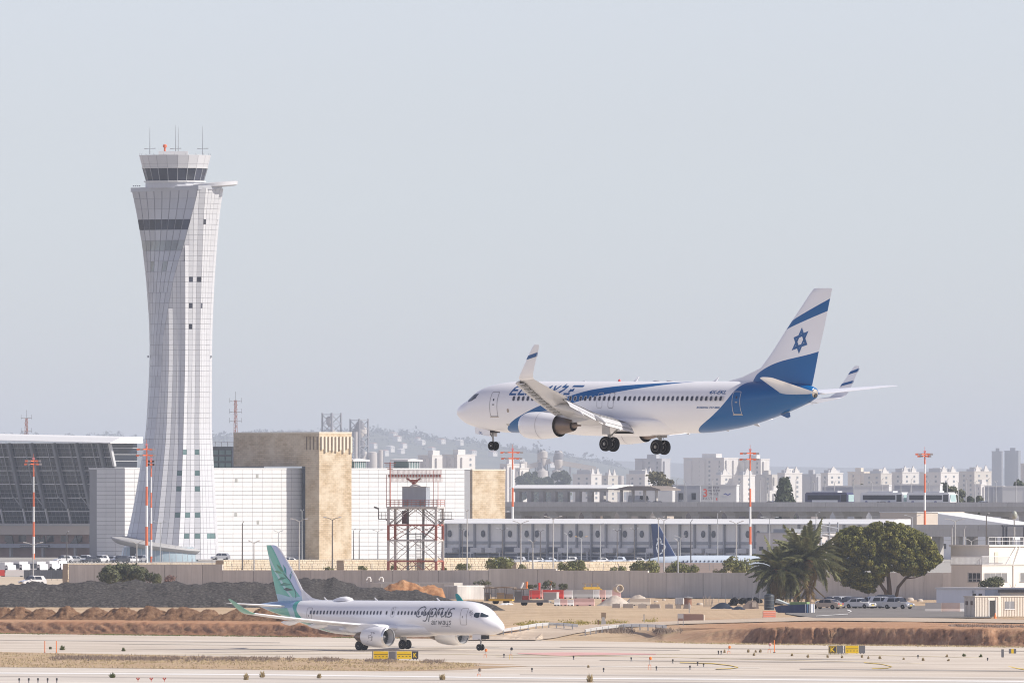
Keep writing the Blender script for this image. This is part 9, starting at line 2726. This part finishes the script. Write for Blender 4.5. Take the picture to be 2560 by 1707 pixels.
# outline of the crown in the photograph: column -> (top row, bottom row)
TOPP = [(2088, 1395), (2100, 1345), (2112, 1325), (2140, 1315), (2178, 1320), (2195, 1306), (2225, 1303), (2260, 1309), (2290, 1322), (2325, 1338), (2340, 1360), (2350, 1382), (2357, 1400)]
BOTP = [(2088, 1408), (2100, 1450), (2118, 1466), (2150, 1474), (2165, 1480), (2185, 1486), (2200, 1468), (2225, 1432), (2250, 1430), (2280, 1444), (2310, 1440), (2335, 1424), (2350, 1412), (2357, 1404)]
nclump = 0
for _ in range(900):
 u_ = random.uniform(2090, 2355)
 t_, b_ = interp(TOPP, u_), interp(BOTP, u_)
 k = random.random()
 v_ = t_ + (b_ - t_) * k
 rr = random.uniform(0.42, 0.85)
 rp = rr * s
 if v_ - rp < t_ - 2 or v_ + rp > b_ + 3:
  v_ = min(max(v_, t_ + rp * 0.8), b_ - rp * 0.6)
 half = 6.2 * math.sqrt(max(0.02, 1 - ((u_ - 2222) / 140) ** 2)) * math.sqrt(max(0.1, 1 - (2 * k - 1) ** 4))
 yy = random.uniform(-1, 1)
 yy = half * math.copysign(abs(yy) ** 0.55, yy)
 x_, z_ = pq(u_, v_)
 blob(cl, (x_, yy, z_), rr, 85, 0.12, 0, 0.75)
 nclump += 1
cl.build('crown', m_pine, pine)
# ================================================================== CONSTRUCTION YARD IN THE MIDDLE
def at_px(u, v, d=None):
 p = place(u, v) if d is None else Vector((Xu(u, d), d, H0(Xu(u, d), d)))
 return p, F / p.y
m_ctw = mat('container_white', (0.62, 0.60, 0.57), 0.6, var=0.18, scale=0.5, streak=0.25)
m_wood = mat('old_timber', (0.26, 0.19, 0.13), 0.9, var=0.35, scale=1.5)
m_pink = mat('faded_pink_plastic', (0.62, 0.40, 0.36), 0.6, var=0.15, scale=0.8)
m_redb = mat('barrier_red', (0.60, 0.05, 0.035), 0.5)
m_wht = mat('barrier_white', (0.72, 0.71, 0.69), 0.5)
m_grb = mat('barrier_grey', (0.40, 0.39, 0.38), 0.8, var=0.15)
def jersey(label, u0, u1, vt, vb, m, group, yaw=-8, d=None):
 p, s = at_px((u0 + u1) / 2, vb, d)
 W_ = (u1 - u0) / s; h = (vb - vt) / s
 o = thing('road_barrier', label, 'barrier', p, R(yaw), group)
 MB().prism([(-0.32, 0), (0.32, 0), (0.30, h * 0.2), (0.15, h * 0.5), (0.12, h), (-0.12, h), (-0.15, h * 0.5), (-0.30, h * 0.2)], -W_ / 2, W_ / 2, 'x').build('body', m, o)
 for q in (-0.3, 0.3):
  MB().box(W_ * q - 0.15, W_ * q + 0.15, -0.34, 0.34, 0.0, h * 0.14).build('fork_slot', m_dark, o)
 return o
G1 = 'barriers stored in the construction yard'
# containers and sheds
p, s = at_px(1143, 1499)
ct = thing('storage_container', 'white shipping container with grey doors left of the sheds', 'container', p, -AY)
X_, Y_, H_ = 32 / s / CA, 68 / s / SA, 36 / s
MB().box(-X_, 0, 0, Y_, 0.1, H_).build('shell', m_ctw, ct)
cr = MB()
for k in range(26):
 cr.box(0, 0.05, Y_ * (k + 0.2) / 26, Y_ * (k + 0.65) / 26, 0.2, H_ - 0.12)
o = cr.build('corrugation', m_ctw, ct); o['kind'] = 'stuff'
for k in range(2):
 MB().box(-X_ + X_ * k / 2 + 0.06, -X_ + X_ * (k + 1) / 2 - 0.06, -0.05, 0.0, 0.25, H_ - 0.15).build('door', m_grb, ct)
for k in range(2):
 MB().bar((-X_ + X_ * (k + 0.6) / 2, -0.08, 0.3), (-X_ + X_ * (k + 0.6) / 2, -0.08, H_ - 0.2), 0.05).build('lock_rod', m_lsteel, ct)
random.seed(9)
def shed_frame(label, u0, u1, vt, vb, fill):
 p, s = at_px(u0, vb)
 W_, h = (u1 - u0) / s, (vb - vt) / s
 o = thing('open_shed', label, 'shed', p, R(-10), 'open sheds in the yard')
 n = max(2, int(W_ / 1.1))
 for k in range(n + 1):
  for y in (0, 1.8):
   MB().bar((W_ * k / n, y, 0), (W_ * k / n, y, h * (0.94 if y else 1.0)), 0.09).build('post', m_rg, o)
 MB().prism([(-0.2, h * 1.0), (W_ * 0.5, h * 1.04), (W_ + 0.2, h * 0.97), (W_ + 0.2, h * 0.93), (-0.2, h * 0.95)], -0.3, 2.1, 'y').build('roof', m_wood, o)
 for k in range(n):
  mm = fill[k % len(fill)]
  if mm is None: continue
  MB().box(W_ * k / n + 0.06, W_ * (k + 1) / n - 0.06, 0.4, 1.2, 0.0, h * random.uniform(0.45, 0.85)).build('stored_crate', mm, o)
 MB().bar((0, 0, h * 0.5), (W_, 0, h * 0.55), 0.06).build('rail', m_rg, o)
m_ylw = mat('machine_yellow', (0.62, 0.38, 0.03), 0.5, var=0.2)
shed_frame('first open shed of timber right of the white container', 1211, 1238, 1468, 1502, [m_wood, None, m_ctw])
shed_frame('second open shed with tan boards', 1240, 1284, 1467, 1502, [mat('tan_boards', (0.42, 0.30, 0.18), 0.9, var=0.3), m_wood, None, mat('tan_boards', (0.42, 0.30, 0.18), 0.9, var=0.3)])
shed_frame('dark cage shed left of the red barriers', 1285, 1323, 1471, 1503, [m_rg, mat('dark_red_crate', (0.30, 0.05, 0.04), 0.7), m_grb])
def trailer(label, u0, u1, vt, vb, m, h0=0.45):
 p, s = at_px((u0 + u1) / 2, vb)
 W_, h = (u1 - u0) / s, (vb - vt) / s
 o = thing('flatbed_trailer', label, 'trailer', p, R(-12), 'flatbed trailers in the yard')
 MB().box(-W_ / 2, W_ / 2, -0.9, 0.9, h0, h0 + 0.22).build('bed', m, o)
 MB().box(-W_ / 2, W_ / 2, -0.95, -0.9, h0, h).build('side_board', m, o)
 MB().bar((W_ / 2, 0, h0), (W_ / 2 + 1.0, 0, 0.3), 0.12).build('drawbar', m_rg, o)
 for x in (-W_ * 0.25, W_ * 0.2):
  for y in (-0.75, 0.75):
   MB(True, 40).lathe([(0.14, -0.1), (0.32, -0.1), (0.32, 0.1), (0.14, 0.1)], 14, 0, 'y').build('wheel', m_tyre, o, (x, y, 0.32))
trailer('yellow flatbed trailer below the timber sheds', 1224, 1284, 1496, 1509, m_ylw)
trailer('black flatbed trailer below the red barriers', 1288, 1376, 1499, 1513, m_rg)
mound('white_litter', 'scatter of white litter under the yellow trailer', [(1245, 1512), (1255, 1507), (1268, 1506), (1280, 1508), (1287, 1512)], place(1265, 1511).y, 1.6, m_wht, rough=0.2, cat='litter', n=16, freq=3)
# barriers: row behind
db = place(1400, 1497).y + 15
for i, (u0, u1, vt, vb, m, lab) in enumerate((
 (1322, 1350, 1473, 1494, m_redb, 'left red plastic barrier in the yard row'), (1340, 1356, 1472, 1495, m_pink, 'narrow faded pink barrier between the red ones'), (1354, 1409, 1472, 1494, m_redb, 'long bright red barrier, the right one of the row'),
 (1410, 1431, 1473, 1494, m_wht, 'white barrier right of the long red one'), (1429, 1484, 1473, 1495, m_grb, 'long grey concrete barrier behind the pink ones'),
 (1484, 1498, 1474, 1496, m_wht, 'white barrier of the striped group, left end'), (1498, 1514, 1474, 1496, m_pink, 'pink barrier of the striped group, second from left'), (1514, 1530, 1474, 1496, m_wht, 'white barrier of the striped group, third from left'), (1530, 1552, 1474, 1496, m_pink, 'pink barrier of the striped group, right end'))):
 jersey(lab, u0, u1, vt, vb, m, G1, d=db + i * 0.9)
df = place(1440, 1514).y
for i, (u0, u1, vt, vb, m, lab) in enumerate((
 (1386, 1400, 1494, 1512, m_wht, 'small white barrier before the grey box'), (1400, 1418, 1494, 1511, m_pink, 'short pink barrier left of the long pink one'), (1418, 1434, 1495, 1511, m_wht, 'white barrier touching the long pink one'),
 (1434, 1486, 1495, 1514, m_pink, 'long faded pink barrier at the front of the yard'), (1504, 1548, 1485, 1500, mat('barrier_maroon', (0.36, 0.06, 0.05), 0.6, var=0.2), 'dark red barrier behind the sand piles'))):
 jersey(lab, u0, u1, vt, vb, m, G1, d=df + (26 if 'dark red' in lab else i * 0.6))
for u0, u1, lab in ((1575, 1626, 'cream wall segment behind the sand piles'),):
 jersey(lab, u0, u1, 1484, 1502, mat('cream_concrete', (0.60, 0.52, 0.42), 0.85, var=0.15), G1, d=df + 30)
# grey box (tank) on the trailer
p, s = at_px(1378, 1503)
gb = thing('grey_tank_box', 'grey square tank box in front of the red barriers', 'tank', p, R(-14))
W_, h = 34 / s, 22 / s
MB().box(-W_ / 2, W_ / 2, -0.8, 0.8, 0.25, h).build('body', m_grb, gb)
MB().box(-W_ / 2 - 0.04, W_ / 2 + 0.04, -0.84, 0.84, h, h + 0.08).build('lid', m_lsteel, gb)
for q in (-0.4, 0.4):
 MB().box(W_ * q - 0.08, W_ * q + 0.08, -0.7, 0.7, 0, 0.25).build('skid', m_rg, gb)
# sand piles
mound('sand_pile', 'left pale sand pile in the yard', [(1486, 1516), (1500, 1508), (1518, 1496), (1530, 1488), (1540, 1487), (1552, 1492), (1566, 1502), (1582, 1514)], place(1530, 1514).y, 5.5, m_sand, rough=0.1, cat='heap', group='sand piles', n=30, freq=0.9)
mound('sand_pile', 'right pale sand pile in the yard', [(1560, 1508), (1572, 1498), (1586, 1488), (1598, 1486), (1612, 1492), (1626, 1506)], place(1590, 1511).y + 9, 5, m_sand, rough=0.1, cat='heap', group='sand piles', n=28, freq=0.9)
# concrete blocks in a row
for i, (u0, u1) in enumerate(((1530, 1553), (1556, 1585), (1594, 1618), (1624, 1652), (1662, 1684), (1688, 1704), (1708, 1728))):
 p, s = at_px((u0 + u1) / 2, 1519 + i * 0.3)
 o = thing('concrete_cube', '%s concrete block of the row before the sand piles, counted from the left' % ORD[i], 'block', p, R(-10 + 5 * (i % 3)), 'concrete blocks in a row')
 W_ = (u1 - u0) / s * 0.9
 MB().prism([(-W_ / 2, 0), (W_ / 2, 0), (W_ / 2 - 0.04, 10.5 / s), (-W_ / 2 + 0.04, 10.5 / s)], -0.32, 0.32, 'y').build('block', mat('block_concrete', (0.36, 0.31, 0.27), 0.9, var=0.25, rnd=0.15), o)
 MB(True).tube([(-0.12, 0, 10.4 / s), (-0.1, 0, 10.4 / s + 0.12), (0.1, 0, 10.4 / s + 0.12), (0.12, 0, 10.4 / s)], 0.025, 6).build('lifting_loop', m_rg, o)
# concrete ring, crate
d = df + 32
o = thing('concrete_ring', 'pale concrete pipe ring lying on its side behind the sand', 'pipe', (Xu(1546, d), d, Zv(1480, d)), R(20))
r_ = 10 / (F / d)
MB(True, 40).lathe([(r_, -0.7), (r_, 0.7), (r_ * 0.8, 0.7), (r_ * 0.8, -0.7), (r_, -0.7)], 26, 0, 'y', (0, 0, r_), cap=False).build('ring', mat('cream_concrete', (0.60, 0.52, 0.42), 0.85, var=0.15), o)
MB(True, 40).lathe([(r_ * 1.06, -0.72), (r_ * 1.06, -0.5)], 26, 0, 'y', (0, 0, r_), cap=False).build('collar', mat('cream_concrete', (0.60, 0.52, 0.42), 0.85, var=0.15), o)
o = thing('small_loader', 'small rusty yellow loader behind the grey barrier', 'loader', (Xu(1478, d), d, Zv(1475, d)), R(10))
MB().box(-1.2, 1.2, -0.5, 0.5, 0.15, 0.5).build('body', m_ylw, o)
for x in (-1.0, 0.0, 0.9):
 MB().bar((x, -0.5, 0.5), (x, -0.5, 0.95), 0.08).build('post', m_ylw, o)
MB().box(-1.25, 1.25, -0.6, 0.6, 0.92, 1.02).build('canopy', m_wood, o)
MB().bar((0.9, 0, 0.4), (1.6, 0, 0.1), 0.14).build('arm', m_ylw, o)
# leaning tubes and delineators behind the barriers
for i, (u, vt, vb, m, ln, lab) in enumerate(((1301, 1455, 1472, m_wht, 0.25, 'white leaning delineator tube'), (1317, 1453, 1470, m_org, 0.0, 'orange delineator with a dark band'), (1348, 1456, 1474, m_redb, 0.0, 'thin red delineator behind the barriers'), (1377, 1452, 1474, m_org, 0.0, 'orange and white delineator right of the others'))):
 o = thing('delineator', lab, 'delineator', (Xu(u, db), db, Zv(vb, db)), 0, 'delineators behind the red barriers')
 h = (vb - vt) / (F / db)
 MB(True, 40).tube([(0, 0, 0), (ln * h, 0, h * 0.55)], 0.17, 10).build('lower_sleeve', m_wht if i == 3 else m, o)
 MB(True, 40).tube([(ln * h, 0, h * 0.55), (ln * h * 1.6, 0, h)], 0.19, 10).build('upper_sleeve', m, o)
# tank cage, rusty barrel, cable drum
p, s = at_px(1699, 1512)
o = thing('caged_water_tank', 'white plastic tank in a wire cage', 'tank', p, R(-8))
MB().box(-0.55, 0.55, -0.5, 0.5, 0.15, 1.1).build('bottle', mat('tank_milk', (0.58, 0.60, 0.61), 0.5), o)
for k in range(5):
 MB().box(-0.58 + 0.28 * k, -0.55 + 0.28 * k, -0.54, -0.5, 0.1, 1.12).build('cage_bar', m_rg, o)
MB().box(-0.6, 0.6, -0.52, 0.52, 0.0, 0.14).build('pallet', m_wood, o)
p, s = at_px(1720, 1513)
o = thing('rusty_drum', 'rusty drum with a broad lid beside the caged tank', 'drum', p, 0)
MB(True, 40).lathe([(0.55, 0), (0.55, 1.1)], 20).build('shell', mat('rust_brown', (0.22, 0.11, 0.07), 0.8, var=0.4, scale=2), o)
MB(True, 40).lathe([(0.75, 1.1), (0.72, 1.2), (0.1, 1.35)], 20).build('lid', m_rg, o)
# brown slab, frame sign, bollard, small posts
p, s = at_px(1727, 1552)
o = thing('brown_slab_barrier', 'long brown slab barrier beside the access road', 'barrier', p, R(-6))
MB().prism([(-32 / s, 0), (32 / s, 0), (31 / s, 17.5 / s), (-32 / s, 18.5 / s)], -0.3, 0.3, 'y').build('slab', mat('slab_brown', (0.28, 0.17, 0.13), 0.85, var=0.15), o)
MB().box(32 / s, 34 / s, -0.3, 0.3, 0, 16 / s).build('end_cap', mat('cream_concrete', (0.60, 0.52, 0.42), 0.85, var=0.15), o)
p, s = at_px(1702, 1564)
o = thing('board_sign', 'small framed sign board on two posts beside the brown slab', 'sign', p, 0)
for x in (-7 / s, 6 / s):
 MB().box(x - 0.04, x + 0.04, -0.04, 0.04, 0, 31 / s).build('post', m_gsteel, o)
MB().box(-7 / s, 6 / s, -0.08, -0.05, 19 / s, 31 / s).build('board', m_grb, o)
p, s = at_px(1509, 1561)
o = thing('stone_marker', 'brown marker post standing in a grey stone beside the road', 'post', p, 0)
MB().prism([(-0.34, 0), (0.34, 0), (0.24, 0.5), (0.1, 0.95), (-0.2, 0.95), (-0.28, 0.5)], -0.25, 0.25, 'y').build('stone', m_grb, o)
MB().box(-0.3, 0.3, -0.06, 0.06, 0.8, 1.52).build('board', m_wood, o)
for i, (u, v, h, lab) in enumerate(((1496, 1562, 0.6, 'small rusty stub left of the stone marker'), (1610, 1553, 0.85, 'small grey post on the tan slope'), (1723, 1532, 1.4, 'thin pole behind the brown slab'))):
 p, s = at_px(u, v)
 o = thing('small_post', lab, 'post', p, 0)
 MB().box(-0.07, 0.07, -0.07, 0.07, 0, h).build('shaft', m_grb if i else mat('rust_brown', (0.22, 0.11, 0.07), 0.8, var=0.4, scale=2), o)
 MB().box(-0.09, 0.09, -0.09, 0.09, h, h + 0.06).build('cap', m_rg, o)
# low stones under the pine and along the yard
random.seed(41)
for i, (u, v, w) in enumerate(((1640, 1505, 12), (1660, 1500, 10), (1750, 1512, 18), (2256, 1505, 14), (2275, 1500, 20), (2300, 1502, 16))):
 p, s = at_px(u, v)
 r = w / 2 / s
 mb = MB(True, 50).loft([[(r * k * (1 + 0.2 * fbm(j, i)) * math.cos(2 * PI * j / 10), r * 0.8 * k * math.sin(2 * PI * j / 10), r * z * (1 + 0.2 * fbm(j * 2, i))) for j in range(10)] for k, z in ((1.0, -0.1), (1.0, 0.25), (0.75, 0.6), (0.3, 0.72))])
 tag(mb.build('boulder', m_sand, None, p), '%s pale boulder around yard and pine, counted from the left' % ORD[i], 'boulder', 'boulders')
# ================================================================== HAZE
hz = MB()
hz.box(-20000, 20000, -600, 62000, -1.2, 162)
hm = bpy.data.materials.new('haze_air'); hm.use_nodes = True
ht = hm.node_tree
ht.nodes.remove(ht.nodes['Principled BSDF'])
pv_ = ht.nodes.new('ShaderNodeVolumePrincipled')
pv_.inputs['Color'].default_value = (0.82, 0.89, 1.0, 1)
pv_.inputs['Density'].default_value = 0.000033
pv_.inputs['Anisotropy'].default_value = 0.0
ht.links.new(pv_.outputs[0], ht.nodes['Material Output'].inputs['Volume'])
tag(hz.build('haze', hm), 'pale haze over the whole plain', kind='stuff')
